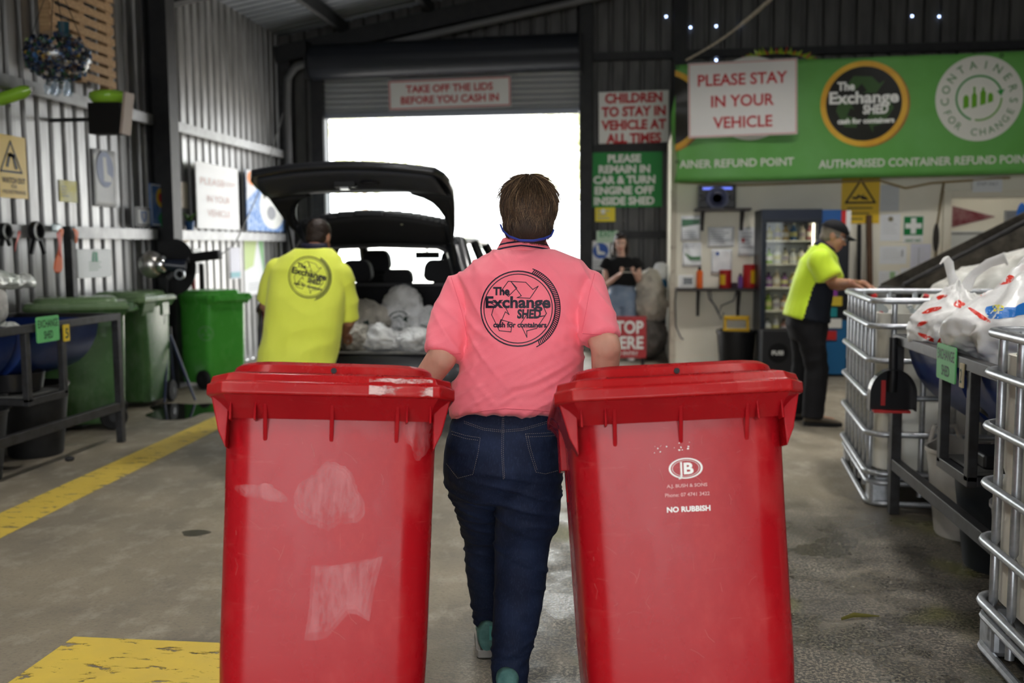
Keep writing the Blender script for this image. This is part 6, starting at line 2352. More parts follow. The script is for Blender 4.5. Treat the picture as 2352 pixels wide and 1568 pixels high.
headrest(0, 1.12, 1.17, .27, .13)
headrest(-.36, 1.12, 1.22, .28, .19)
headrest(.36, 1.12, 1.22, .28, .19)
for s in (-1, 1):
    g = G().prism([(-.24, 0), (.24, 0), (.245, .35), (.20, .62), (.15, .70), (-.15, .70), (-.20, .62), (-.245, .35)], -.07, .07, M=Matrix.Translation((s * .37, 1.98, .52)) @ Matrix.Rotation(R(12), 4, 'X') @ Matrix(((1, 0, 0, 0), (0, 0, -1, 0), (0, 1, 0, 0), (0, 0, 0, 1))))
    g.build('front_seat', seat_m, car, bevel=.03)
    headrest(s * .37, 1.84, 1.30, .28, .20)
    G().box((s * .37, 2.25, .50), (.48, .5, .14)).build('seat_cushion', seat_m, car, bevel=.04)
G().box((.02, 2.28, 1.345), (.24, .03, .065)).cyl((.02, 2.27, 1.36), (.02, 2.24, 1.46), .012, n=8).build('rear_view_mirror', trim_b, car, bevel=.012)
g = G().tube([(-.37 + .17 * math.cos(a), 2.46 + .05 * math.sin(a), .98 + .165 * math.sin(a)) for a in [2 * PI * i / 24 for i in range(24)]], .014, 8, closed=True)
g.build('steering_wheel', trim_b, car, smooth=60)

# ---- tailgate, hinged at the roof edge, bent at the lower window edge
hy, hz = .50, 1.475
A1, A2 = R(34), R(14)
L1, L2 = .66, .47
P0 = V((0, hy, hz))
P1 = P0 + V((0, -L1 * math.cos(A1), L1 * math.sin(A1)))
P2 = P1 + V((0, -L2 * math.cos(A2), L2 * math.sin(A2)))
n1 = V((0, math.sin(A1), math.cos(A1)))
n2 = V((0, math.sin(A2), math.cos(A2)))


def tg(u, v):
    """u across in metres, v 0 hinge .. 1 bend .. 2 free edge; the outer skin bows across"""
    if v <= 1:
        p = P0.lerp(P1, v)
    else:
        p = P1.lerp(P2, v - 1)
    bow = .085 * (1 - (u / .72) ** 2)
    return V((u, p.y - bow * .55 * (v / 2), p.z + bow * (.35 + .35 * v / 2)))


def half_w(v):
    return [.60, .655, .69, .705, .715, .72, .705, .68][min(7, int(v * 3.5))] if v < 2 else .68


def lerp_tab(tab, x):
    for (a, fa), (b, fb) in zip(tab, tab[1:]):
        if x <= b:
            return fa + (fb - fa) * (x - a) / (b - a)
    return tab[-1][1]


HW = [(0, .60), (.3, .645), (.7, .685), (1.0, .705), (1.5, .715), (1.8, .70), (2.0, .655)]
WIN = (.40, .985)           # window extent along v
WHW = [(.40, .60), (.55, .598), (.7, .57), (.82, .53), (.92, .46), (.985, .36)]
nu, nv = 80, 120
gF, gW = G(), G()
pts = {}
vs = []
fs = []
for j in range(nv + 1):
    v = 2.0 * j / nv
    hw = lerp_tab(HW, v)
    for i in range(nu + 1):
        vs.append(tg(hw * (2 * i / nu - 1), v))
win_f = []
for j in range(nv):
    v = 2.0 * (j + .5) / nv
    hw = lerp_tab(HW, v)
    for i in range(nu):
        u = hw * (2 * (i + .5) / nu - 1)
        f = (j * (nu + 1) + i, j * (nu + 1) + i + 1, (j + 1) * (nu + 1) + i + 1, (j + 1) * (nu + 1) + i)
        if WIN[0] + .13 * (1 - (u / .6) ** 2) < v < WIN[1] and abs(u) < lerp_tab(WHW, v):
            win_f.append(f)
        else:
            fs.append(f)
gF.add(vs, fs)
tgt = gF.build('tailgate', paint, car, smooth=40)
md = tgt.modifiers.new('solid', 'SOLIDIFY')
md.thickness = .05
md.offset = -1
G().add([p + V((0, 0, .012)) for p in vs], win_f).build('rear_glass', cglass, tgt, smooth=60)
# inner trim panel of the lower part, frame lip round the glass, latch, number lamp, wiper, struts
g = G().sheet(lambda u, v: tg((2 * u - 1) * (lerp_tab(HW, 1.06 + .86 * v) - .05), 1.06 + .86 * v) - V((0, 0, .055 + .035 * math.sin(PI * v))), 20, 10)
g.build('inner_panel', mat('tailgate_lining', (.040, .042, .050), .5), tgt, smooth=60, solid=.02)
g = G().sheet(lambda u, v: tg((2 * u - 1) * .56, .02 + (.395 + .125 * (1 - (2 * u - 1) ** 2)) * v) - V((0, 0, .05 + .03 * math.sin(PI * v))), 20, 8)
g.build('hinge_lining', inner_b, tgt, smooth=60, solid=.02)
up_, dn_ = [], []
for i in range(25):
    u = .6 * (2 * i / 24 - 1)
    dn_.append((u, WIN[0] + .13 * (1 - (u / .6) ** 2)))
for s_ in (1, -1):
    for i in range(13):
        v = WIN[0] + (WIN[1] - WIN[0]) * i / 12
        if s_ < 0:
            v = WIN[0] + WIN[1] - v
        up_.append((s_ * lerp_tab(WHW, v), v))
G().tube([tg(u, v) - V((0, 0, .03)) for u, v in dn_ + up_], .020, 8, closed=True).build('window_seal', trim_b, tgt, smooth=60)
M = tg(-.02, 1.62) - V((0, 0, .098))
G().box(M, (.16, .09, .05)).build('latch', black_pl, tgt, bevel=.01)
G().box(M + V((0, -.02, -.03)), (.06, .04, .02)).build('latch_hook', chrome, tgt)
G().ball(tg(.16, 1.66) - V((0, 0, .096)), (.075, .05, .02), 14, 8).build('grab_recess', black_ink, tgt, smooth=60)
G().ball(tg(.24, .42) - V((0, 0, .06)), (.03, .02, .012), 12, 8).build('boot_lamp', mat('clear_lamp_lens', (.8, .78, .6), .2), tgt, smooth=60)
for s in (-1, 1):
    g = G().sheet(lambda u, v: tg(s * (lerp_tab(WHW, WIN[0] + (WIN[1] - WIN[0]) * v) + .02 + (lerp_tab(HW, WIN[0] + (WIN[1] - WIN[0]) * v) - lerp_tab(WHW, WIN[0] + (WIN[1] - WIN[0]) * v) - .03) * u), WIN[0] + (WIN[1] - WIN[0]) * v) - V((0, 0, .055)), 4, 10)
    g.build('side_lining', inner_b, tgt, smooth=60, solid=.02)
    G().tube([V((s * .64, .36, 1.22)), tg(s * .63, .80) - V((0, 0, .04))], .011, 8).build('gas_strut', trim_b, car, smooth=60)

# ---- white sacks in the boot
sackw = mat('white_woven_sack', (.62, .63, .64), .5, c2=(.42, .42, .41), nscale=5, bump=.45, bscale=12)
sackg = mat('dusty_woven_sack', (.50, .48, .43), .6, c2=(.22, .20, .17), nscale=5, bump=.45, bscale=12)
fl = .622
for k, (px, dy, r, m_, sd, lab) in enumerate([
        (845, .42, (.20, .17, .20), sackg, 3, 'dusty sack in the car boot next to the man in yellow'),
        (925, .50, (.15, .15, .255), sackw, 5, 'tall white sack with dark print standing in the middle of the car boot'),
        (985, .45, (.17, .15, .17), sackw, 7, 'white sack at the right side of the car boot'),
        (870, .18, (.24, .13, .105), sackw, 9, 'low white sack lying at the lip of the car boot'),
        (955, .17, (.16, .12, .11), sackw, 11, 'small white sack at the front right of the car boot'),
        (815, .16, (.13, .12, .13), sackg, 13, 'grimy grey sack at the boot lip beside the man in yellow')]):
    x = at(px, 760, Y=7.3 + dy).x
    o = lumpy('sack', lab, 'sack', (x, 7.32 + dy, fl), r, m_, sd, .22, 1.6, .04, crease=.45)
    if k in (1, 0, 2):
        bv = BVHTree.FromPolygons([v.co + o.location for v in o.data.vertices], [tuple(p.vertices) for p in o.data.polygons])
        ga = G()
        if k == 1:
            ga.merge(ring2d(.42, .48, R(30), R(200), ys=.7)).merge(stroke2d([(-.3, .0), (.0, .12), (.25, -.1), (.4, .05)], .05)).merge(poly2d([(.1, -.1), (.4, -.2), (.3, .12)]))
        elif k == 0:
            ga.merge(stroke2d([(.1, .2), (.35, .0), (.2, -.25)], .06)).merge(poly2d([(.0, .1), (.25, .3), (.3, .12)]))
        else:
            ga.merge(stroke2d([(-.2, .2), (.1, .1)], .05))
        gm = G().merge(ga, Matrix.Scale(.17, 4))
        w_ = wrap(gm, bv, frame(o.location + V((0, -.1, r[2] * .95)), (1, 0, 0), (0, 0, 1)), (0, 1, 0), .002, .02)
        if len(w_.polygons):
            q = put('printed_mark', w_, mat('dark_green_mark', (.04, .06, .05), .6), o, world=True)

# ---- outside scenery past the doorway
rnd = random.Random(12)
leafm = mat('sunlit_foliage', (.42, .46, .26), .6, c2=(.55, .55, .38), nscale=3)
for i, (x, y, h, r) in enumerate([(-1.6, 34, 8.6, 2.2), (3.4, 38, 10.5, 3.0), (-12.5, 46, 9.0, 3.0)]):
    t = thing('tree', ['tree far beyond the doorway above the woman, the nearest one', 'taller tree far beyond the doorway at its right side', 'tree far beyond the doorway at its left side'][i], 'tree', (x, y, -.02))
    G().tube([(0, 0, 0), (.1, 0, h * .35), (.0, .1, h * .75)], [.22, .16, .06], 10).build('trunk', mat('pale_bark', (.35, .30, .25), .8), t, smooth=60)
    g = G()
    for k in range(900):
        d = V((rnd.gauss(0, 1), rnd.gauss(0, 1), rnd.gauss(0, 1))).normalized() * (rnd.random() ** .45)
        q = 1 + .35 * noise.noise(d * 2.2 + V((i * 5, 0, 0)))
        p = V((d.x * r * q, d.y * r * q, h * .68 + d.z * h * .34 * q))
        a = V((rnd.gauss(0, 1), rnd.gauss(0, 1), rnd.gauss(0, .6))).normalized() * .22
        b = a.cross(V((rnd.gauss(0, 1), rnd.gauss(0, 1), rnd.gauss(0, 1)))).normalized() * .12
        g.add([p - a, p + b, p + a, p - b], [(0, 1, 2, 3)])
    g.build('crown', leafm, t)
t = thing('white_fence', 'long white fence far outside beyond the doorway', 'fence', (-6, 27, -.02))
for i in range(9):
    G().box((-12 + i * 3, 0, .75), (.12, .12, 1.5)).build('post', white_pl, t)
for z in (.4, .9, 1.4):
    G().box((0, -.08, z), (24.2, .04, .16)).build('rail', white_pl, t)
# ============================================================ people
def limb(g, pts, rad, n=14):
    g.tube(pts, rad, n)
    for p, r in zip(pts, rad):
        g.ball(p, r * .99, 12, 8)


def hand(g, wrist, f, palm, thumb, curl=.5, k=1.0):
    """palm plus five separate fingers; f = finger direction, palm = where the palm faces, thumb = thumb side"""
    f, pn = V(f).normalized(), V(palm)
    pn = (pn - f * pn.dot(f)).normalized()
    s = V(thumb)
    s = (s - f * s.dot(f) - pn * s.dot(pn)).normalized()
    w = V(wrist)
    rs = []
    for d, hw, ht in ((-.01, .026, .020), (.02, .034, .019), (.06, .041, .016), (.092, .042, .013), (.098, .034, .009)):
        c = w + f * d * k
        rs.append([c + s * hw * k * math.cos(a) + pn * ht * k * math.sin(a) for a in [2 * PI * i / 14 for i in range(14)]])
    g.rings(rs)
    for i, (o, L, r) in enumerate(((.031, .072, .0088), (.0105, .080, .0092), (-.0105, .074, .0088), (-.031, .058, .0078))):
        p = w + (f * .088 + s * o) * k
        d = f + s * (o * 2.2)
        d.normalize()
        pts = [p - d * .02 * k, p]
        a = 0
        for j, q in enumerate((.45, .31, .24)):
            a += curl * (1.0, 1.15, .8)[j] * (1 + .08 * i)
            dd = d * math.cos(a) + pn * math.sin(a)
            pts.append(pts[-1] + dd * L * q * k)
        rad = [r * k, r * k, r * .95 * k, r * .88 * k, r * .74 * k]
        limb(g, pts, rad, 8)
    p = w + (f * .022 + s * .030) * k
    d = (f * .62 + s * .66 + pn * .42).normalized()
    d2 = (f * .85 + s * .12 + pn * (.35 + curl * .4)).normalized()
    limb(g, [w + (f * .012 + s * .012) * k, p + d * .012 * k, p + d * .045 * k, p + d * .045 * k + d2 * .030 * k], [.014 * k, .0135 * k, .0110 * k, .0085 * k], 8)


def head_frame(fwd, up):
    y = V(fwd).normalized()
    z = V(up)
    z = (z - y * z.dot(y)).normalized()
    x = y.cross(z)
    return Matrix((x, y, z)).transposed()


def head(g, C, M, k=1.0):
    L = lambda x, y, z: V(C) + M @ (V((x, y, z)) * k)
    b = lambda c, r, n=18, m=12: g.ball(L(*c), V(r) * k, n, m, rot=M)
    b((0, -.012, .030), (.074, .093, .088), 24, 16)
    b((0, .030, -.032), (.060, .060, .080), 20, 14)
    b((0, .046, -.082), (.040, .040, .030))
    b((0, .070, .020), (.052, .022, .014))
    for s in (-1, 1):
        b((s * .038, .058, -.030), (.024, .024, .022))
        b((s * .031, .080, .004), (.013, .009, .008), 12, 8)
        b((s * .074, -.006, -.008), (.010, .022, .032), 12, 8)
        b((s * .080, -.016, .004), (.006, .012, .020), 10, 6)
    limb(g, [L(0, .082, .010), L(0, .094, -.008), L(0, .104, -.026)], [.007 * k, .009 * k, .012 * k], 10)
    for s in (-1, 1):
        b((s * .011, .094, -.030), (.008, .010, .007), 10, 6)
    b((0, .086, -.056), (.022, .010, .006), 12, 6)
    b((0, .083, -.066), (.020, .011, .007), 12, 6)


def paint_face(me, C, M, k=1.0):
    """eyes, brows and lips by face position"""
    Mi = M.transposed()
    for p in me.polygons:
        q = (Mi @ (p.center - V(C))) / k
        if q.y > .06:
            ax = abs(q.x)
            if ((ax - .031) / .013) ** 2 + ((q.z - .004) / .0065) ** 2 < 1:
                p.material_index = 1 if ((ax - .031) / .006) ** 2 + ((q.z - .004) / .006) ** 2 < 1 else 2
            elif abs(q.z - .022) < .0045 and .012 < ax < .048:
                p.material_index = 1
            elif ax < .022 and -.072 < q.z < -.051:
                p.material_index = 3


skin_f = mat('fair_skin', (.60, .34, .25), .5, c2=(.50, .26, .19), nscale=9, sss=.08)
skin_m = mat('tanned_skin', (.45, .23, .15), .5, c2=(.36, .17, .11), nscale=9, sss=.08)
eye_d = mat('dark_brow', (.03, .02, .015), .5)
eye_w = mat('eye_white', (.6, .58, .55), .3)
lip = mat('lip_pink', (.42, .14, .12), .45)


def ell(c, rx, ry, ax=(1, 0, 0), ay=(0, 1, 0), n=30, e=2.3):
    c, ax, ay = V(c), V(ax), V(ay)
    out = []
    for i in range(n):
        a = 2 * PI * i / n
        ca, sa = math.cos(a), math.sin(a)
        q = (abs(ca) ** e + abs(sa) ** e) ** (-1 / e)
        out.append(c + ax * rx * q * ca + ay * ry * q * sa)
    return out


def rpx(py, xl, xr, Y, ry, e=2.3, dy=0.0, tilt=0.0):
    """horizontal body section spanning two places of the photograph at a known depth"""
    a, b = at(xl, py, Y=Y), at(xr, py, Y=Y)
    c = (a + b) / 2
    return ell(c + V((0, dy, 0)), (b.x - a.x) / 2, ry, ay=(0, 1, -tilt), e=e)


def hitpx(bv, px, py, off=.0015):
    d = (at(px, py, Y=3.0) - V((0, 0, CAM_H))).normalized()
    h = bv.ray_cast(V((0, 0, CAM_H)), d, 30)
    return None if h[0] is None else h[0] - d * off


def seam(bv, pts, r, name, m, parent, dash=None):
    g = G()
    full = []
    for a, b in zip(pts, pts[1:]):
        k = max(2, int(math.hypot(b[0] - a[0], b[1] - a[1]) / 2.2))
        for i in range(k):
            full.append((a[0] + (b[0] - a[0]) * i / k, a[1] + (b[1] - a[1]) * i / k))
    full.append(pts[-1])
    hs = [h for h in [hitpx(bv, *p) for p in full] if h is not None]
    if dash:
        for i in range(0, len(hs) - 1, 2):
            g.tube([hs[i], hs[i + 1]], r, 5)
    else:
        g.tube(hs, r, 6)
    return g.build(name, m, parent, smooth=60, world=True)


# ------------------------------------------------------------ the woman pulling the bins
WY = 3.14
W = thing('person', 'woman in a pink shirt and dark jeans walking away pulling two red bins', 'person', (-.34, WY, 0))
HC = at(1216, 492, Y=3.24)
HM = head_frame((.03, 1, -.06), (.02, .05, 1))
shL, shR = at(1066, 668, Y=3.18), at(1346, 655, Y=3.18)
elL, elR = at(1014, 822, Y=3.06), at(1392, 800, Y=3.06)
hbL = wm(binL) @ V((.175, .19, .845))
hbR = wm(binR) @ V((-.11, .19, .845))
wrL, wrR = hbL + V((.012, .085, .055)), hbR + V((-.012, .085, .055))
nk = at(1208, 578, Y=3.22)
pel = at(1155, 1040, Y=WY)
b = G()
head(b, HC, HM, .98)
limb(b, [HC + V((0, -.02, -.06)), nk + V((0, 0, .01)), nk + V((0, -.02, -.06))], [.056, .060, .075])
b.rings([rpx(600, 1130, 1300, 3.19, .07), rpx(650, 1075, 1340, 3.18, .10), rpx(740, 1085, 1325, 3.17, .115), rpx(860, 1070, 1315, 3.15, .12), rpx(960, 1050, 1290, 3.14, .13), rpx(1040, 1040, 1270, 3.14, .13), rpx(1090, 1050, 1260, 3.14, .11)])
for sh, el, wr, hb, ths, tw in ((shL, elL, wrL, hbL, 1, 1), (shR, elR, wrR, hbR, -1, -1)):
    sh = sh + V((0, 0, -.02))
    limb(b, [sh, sh.lerp(el, .5), el, el.lerp(wr, .35), wr], [.050, .050, .048, .043, .029])
    f = (hb + V((0, -.03, .012)) - wr).normalized()
    hand(b, wr, f, (0, -.45, -1), (ths, 0, 0), .95, .92)
lkn, rkn = at(1108, 1225, Y=3.32), at(1204, 1225, Y=3.13)
lan, ran = V((at(1124, 1512, Z=0.0).x + .004, 3.375, .115)), V((at(1170, 1540, Y=3.06).x, 3.07, .085))
for hp, kn, an, fd in ((at(1090, 1050, Y=WY), lkn, lan, V((-.02, 1, -.1))), (at(1222, 1050, Y=WY), rkn, ran, V((-.03, 1, -.02)))):
    limb(b, [hp, hp.lerp(kn, .5), kn, kn.lerp(an, .3), an], [.085, .075, .052, .050, .036])
    limb(b, [an + V((0, -.02, -.04)), an + fd * .06 + V((0, 0, -.05)), an + fd * .15 + V((0, 0, -.065))], [.032, .034, .026])
me = fuse(b, .0065, 3)
paint_face(me, HC, HM, .98)
put('body', me, [skin_f, eye_d, eye_w, lip], W, smooth=180, world=True)

# shirt
pink = mat('pink_polo_cloth', (.96, .215, .275), .6, c2=(.93, .195, .255), nscale=4, sheen=.2, bump=.08, bscale=260)
g = G()
g.rings([rpx(572, 1150, 1272, 3.215, .070), rpx(585, 1110, 1300, 3.20, .085), rpx(603, 1085, 1335, 3.19, .10), rpx(630, 1056, 1360, 3.18, .118), rpx(690, 1068, 1345, 3.17, .14, 2.5), rpx(770, 1072, 1338, 3.16, .15, 2.5),
         rpx(850, 1058, 1334, 3.145, .155, 2.5), rpx(912, 1044, 1320, 3.135, .158, 2.5, tilt=.14), rpx(962, 1036, 1302, 3.13, .160, 2.5, tilt=.30)])
for sh, el, top, mid, hem, r in ((shL, elL, at(1058, 655, Y=3.18), at(1038, 735, Y=3.13), at(1018, 815, Y=3.075), (.058, .063, .062)), (shR, elR, at(1350, 645, Y=3.18), at(1362, 710, Y=3.13), at(1378, 777, Y=3.085), (.056, .060, .060))):
    top = top + V((0, 0, -.022))
    g.tube([top, mid, hem], list(r), 20)
    g.ball(top, r[0], 16, 10)
me = fuse(g, .0065, 7, .5)


def shirt_folds(p, n):
    z = p.z
    w = max(0, min(1, (1.22 - z) / .35))
    d = noise.noise(V((p.x * 5 + z * 7, p.y * 4, z * 9 - p.x * 6)))
    r1 = (1 - abs(d) * 2.2)
    r2 = 1 - abs(noise.noise(V((p.x * 3.2 - z * 5, p.y * 3 + 4, z * 13 + p.x * 5)))) * 2.2
    lo = max(0, min(1, (1.02 - z) / .10)) * max(0, min(1, (z - .90) / .04))
    hz = (1 - abs(noise.noise(V((p.x * 2.0, p.y * 2, z * 32)))) * 2.4) * lo
    up = 1 - abs(noise.noise(V((p.x * 6, p.y * 3, z * 2.4)))) * 2.2
    th = R(34)
    ac, al = z * math.cos(th) - p.x * math.sin(th), p.x * math.cos(th) + z * math.sin(th)
    f1 = max(0, 1 - abs(noise.noise(V((ac * 14, al * 3.0, p.y * 2)))) * 3.4) ** 1.4
    f2 = max(0, 1 - abs(noise.noise(V((ac * 27 + 5, al * 4.5 + 2, p.y * 2)))) * 3.4) ** 1.4
    side = min(1, abs(p.x + .31) / .12)
    th2 = R(-50)
    ac2, al2 = z * math.cos(th2) - p.x * math.sin(th2), p.x * math.cos(th2) + z * math.sin(th2)
    f3 = max(0, 1 - abs(noise.noise(V((ac2 * 17 + 9, al2 * 3.4, p.y * 3)))) * 3.4) ** 1.4
    return .014 * f1 * w + .008 * f2 * w + .0065 * hz + .0030 * up * (1 - w) + .007 * f3 * side * (.35 + .65 * (1 - w))


displace(me, shirt_folds)
# lift the hem at the back
shirt = put('shirt', me, pink, W, smooth=180, world=True)
bvS = bvh_of(me)
navy_ink = mat('navy_print', (.012, .010, .022), .5)
# collar with two navy stripes
cm = mat('collar_pink', (.86, .19, .235), .6)
cn_ = mat('collar_navy', (.012, .012, .03), .6)
g = G()
n = 40
prof = [(.0, 0), (.3, 0), (.34, 1), (.46, 1), (.50, 0), (.60, 0), (.64, 1), (.76, 1), (.80, 0), (1.0, 0)]
cc = at(1203, 566, Y=3.222)
rows = []
for q, _ in prof:
    ring = []
    for i in range(n):
        a = 2 * PI * i / n
        back = max(0, -math.sin(a))
        rx, ry = .068 + .030 * q, .064 + .022 * q
        z = .022 * (1 - q) - .020 * q + .010 * back - .018 * max(0, math.sin(a)) - .012 * abs(math.cos(a)) * q
        ring.append(cc + V((rx * math.cos(a), ry * math.sin(a), z)))
    rows.append(ring)
for k in range(len(rows) - 1):
    gg = G().rings([rows[k], rows[k + 1]], cap=False, m=1 if prof[k][1] and prof[k + 1][1] else 0)
    g.merge(gg)
g.build('collar', [cm, cn_], W, smooth=60, world=True, solid=.004)
# printed logo
lg_ = shed_logo()
cl, cr = at(1102, 708, Y=3.0), at(1278, 708, Y=3.0)
Rl = (cr.x - cl.x) / 2 / .955
mid = (cl + cr) / 2
Mf = frame(mid, (1, 0, .0), (0, .1, 1))
vd = (mid - V((0, 0, CAM_H))).normalized()
rnd = random.Random(2)
for nm, ga in lg_.items():
    g2 = G().merge(ga, Matrix.Scale(Rl, 4))
    w_ = wrap(g2, bvS, Mf, vd, .0016, .010)
    put('logo_' + nm, w_, navy_ink, W, smooth=None, world=True)
# hem and sleeve stitch lines
for pts in ([(978, 800), (1000, 806), (1030, 812), (1058, 812)], [(1338, 766), (1370, 768), (1400, 768), (1414, 768)], [(1042, 958), (1100, 945), (1160, 938), (1230, 942), (1262, 945)]):
    seam(bvS, pts, .0009, 'stitching', mat('pink_thread', (.70, .12, .17), .6), W)
for pts in ([(1036, 636), (1050, 680), (1062, 720), (1072, 765), (1074, 800)], [(1366, 628), (1352, 680), (1343, 730), (1336, 765)]):
    seam(bvS, pts, .0010, 'armhole_seam', mat('pink_seam', (.86, .16, .22), .6), W)

# jeans
denim = bpy.data.materials.new('dark_denim')
denim.use_nodes = True
nt = denim.node_tree
b_ = nt.nodes['Principled BSDF']
f1 = noise_node(nt, 7, 4, .6)
f2 = noise_node(nt, 240, 2, .6, stretch=(1, 1, .25))
col = mixc(nt, smooth_map(nt, f1, .40, .70), (.006, .011, .031), (.012, .021, .055))
col = mixc(nt, mathn(nt, 'MULTIPLY', smooth_map(nt, f2, .5, .7), .3), col, (.030, .048, .10))
nt.links.new(col, b_.inputs['Base Color'])
b_.inputs['Roughness'].default_value = .75
b_.inputs['Specular IOR Level'].default_value = .2
g = G()
g.rings([rpx(935, 1052, 1292, 3.14, .135), rpx(975, 1036, 1290, 3.135, .145), rpx(1020, 1026, 1290, 3.125, .155), rpx(1065, 1020, 1292, 3.12, .158), rpx(1105, 1024, 1290, 3.13, .145), rpx(1140, 1036, 1284, 3.14, .12)])
g.rings([rpx(1040, 1026, 1150, 3.13, .125, 2), rpx(1090, 1028, 1162, 3.15, .120, 2), rpx(1140, 1040, 1162, 3.20, .105, 2), rpx(1200, 1060, 1160, 3.27, .088, 2), rpx(1250, 1068, 1155, 3.32, .076, 2), rpx(1300, 1070, 1158, 3.35, .074, 2),
         rpx(1350, 1076, 1164, 3.38, .070, 2), rpx(1400, 1086, 1166, 3.39, .062, 2), rpx(1436, 1092, 1166, 3.39, .060, 2)])
g.rings([rpx(1040, 1150, 1288, 3.12, .125, 2), rpx(1100, 1144, 1290, 3.11, .120, 2), rpx(1150, 1139, 1288, 3.11, .108, 2), rpx(1200, 1138, 1282, 3.12, .095, 2), rpx(1245, 1136, 1264, 3.13, .082, 2), rpx(1290, 1136, 1258, 3.12, .080, 2), rpx(1340, 1136, 1254, 3.11, .080, 2),
         rpx(1400, 1133, 1244, 3.09, .074, 2), rpx(1460, 1130, 1230, 3.075, .062, 2), rpx(1510, 1130, 1216, 3.065, .055, 2), rpx(1552, 1131, 1212, 3.06, .053, 2), rpx(1574, 1132, 1211, 3.06, .052, 2)])
me = fuse(g, .0065, 6, .5)


def jean_folds(p, n):
    z = p.z
    kn = math.exp(-((z - .60) / .10) ** 2) + .9 * math.exp(-((z - .43) / .10) ** 2)
    an = math.exp(-((z - .13) / .07) ** 2)
    r1 = max(0, 1 - abs(noise.noise(V((p.x * 3.5, p.y * 4, z * 20 + p.x * 7)))) * 3.4) ** 1.4
    r2 = max(0, 1 - abs(noise.noise(V((p.x * 6, p.y * 7, z * 32 - p.x * 9)))) * 3.2) ** 1.4
    return .0060 * r1 * kn + .0070 * r2 * an + .0022 * r1


displace(me, jean_folds)
put('jeans', me, denim, W, smooth=180, world=True)
bvJ = bvh_of(me)
thread = mat('tan_thread', (.30, .27, .22), .7)
for pts in ([(1037, 990), (1070, 1000), (1103, 1005), (1098, 1040), (1086, 1089), (1051, 1098), (1024, 1063)], [(1038, 997), (1070, 1007), (1100, 1011)], [(1207, 996), (1240, 995), (1280, 992)], [(1208, 1003), (1240, 1002), (1280, 1000)],
            [(1207, 996), (1214, 1030), (1231, 1084), (1253, 1088), (1283, 1080)], [(1213, 1000), (1219, 1030), (1234, 1080)], [(1066, 967), (1110, 983), (1153, 988), (1200, 984), (1262, 966)], [(1066, 971), (1110, 987), (1153, 992), (1200, 988), (1262, 970)],
            [(1154, 955), (1153, 988), (1152, 1040), (1156, 1100)], [(1157, 955), (1157, 988), (1156, 1040), (1159, 1100)]):
    seam(bvJ, pts, .00062, 'stitching', thread, W, dash=True)
# shoes
teal = mat('teal_canvas', (.10, .22, .20), .7, c2=(.06, .15, .14), nscale=30)
sole_m = mat('grey_rubber_sole', (.30, .29, .27), .6)


def shoe(name, heel, d, L, m, sm, parent, w=.042, pitch=0.0, high=.105):
    """heel = back of the sole on the ground; d = walking direction"""
    d = V(d).normalized()
    s = d.cross(V((0, 0, 1))).normalized()
    up = s.cross(d).normalized()
    rs, sl = [], []
    for t, hw, hh_ in ((0, .028, high), (.06, .036, high * 1.04), (.3, .040, high * .98), (.45, .042, high * .72), (.65, .048, high * .58), (.85, .044, high * .46), (.97, .028, high * .32)):
        c = V(heel) + d * t * L
        k = w / .042
        rs.append([c + s * hw * k * math.cos(a) + up * (.022 + (hh_ - .022) * (.5 + .5 * math.sin(a))) for a in [2 * PI * i / 18 for i in range(18)]])
        sl.append([c + s * (hw + .004) * k * math.cos(a) + up * (.002 if math.sin(a) < 0 else .030) for a in [2 * PI * (i + .5) / 18 for i in range(18)]])
    me = fuse(G().rings(rs), .005, 3)
    o = put(name, me, m, parent, smooth=180, world=True)
    G().rings(sl).build('sole', sm, o, smooth=40, world=True, bevel=.003)
    return o


lh = at(1124, 1512, Z=0.0)
shL_ = shoe('shoe', (lh.x - .006, 3.30, .001), (-.12, 1, 0.0), .25, teal, sole_m, W, high=.125)
g = G().box((lh.x - .004 + .012, 3.296, .095), (.012, .006, .05))
g.build('heel_tab', mat('bright_teal_loop', (.10, .34, .31), .6), W, world=True)
shR_ = shoe('shoe', (ran.x, 2.985, .001), (-.02, 1, 0), .25, teal, sole_m, W, high=.10)

# hair: cap with many strands
hair_d = mat('brown_hair', (.050, .030, .019), .5, c2=(.032, .02, .013), nscale=30)
hair_m = mat('mid_brown_hair', (.11, .068, .038), .5)
hair_l = mat('blond_streak_hair', (.30, .20, .11), .5)
hc = HC + V((.0, -.012, .030))
hr = V((.089, .104, .096))
g = G()
g.ball(hc, hr, 30, 20)
g.ball(HC + V((0, -.040, -.035)), (.078, .068, .070), 24, 14)
g.ball(HC + V((0, -.050, -.072)), (.062, .045, .045), 20, 12)
me = fuse(g, .006, 3)
bm = bmesh.new()
bm.from_mesh(me)
dead = [v for v in bm.verts if v.co.y > HC.y + .055 and v.co.z < HC.z + .055]
bmesh.ops.delete(bm, geom=dead, context='VERTS')
bm.to_mesh(me)
bm.free()
hair = put('hair', me, hair_d, W, smooth=180, world=True)
bvH = bvh_of(me)
rnd = random.Random(21)
g = G()
crown = V((.012, -.015, 1)).normalized()
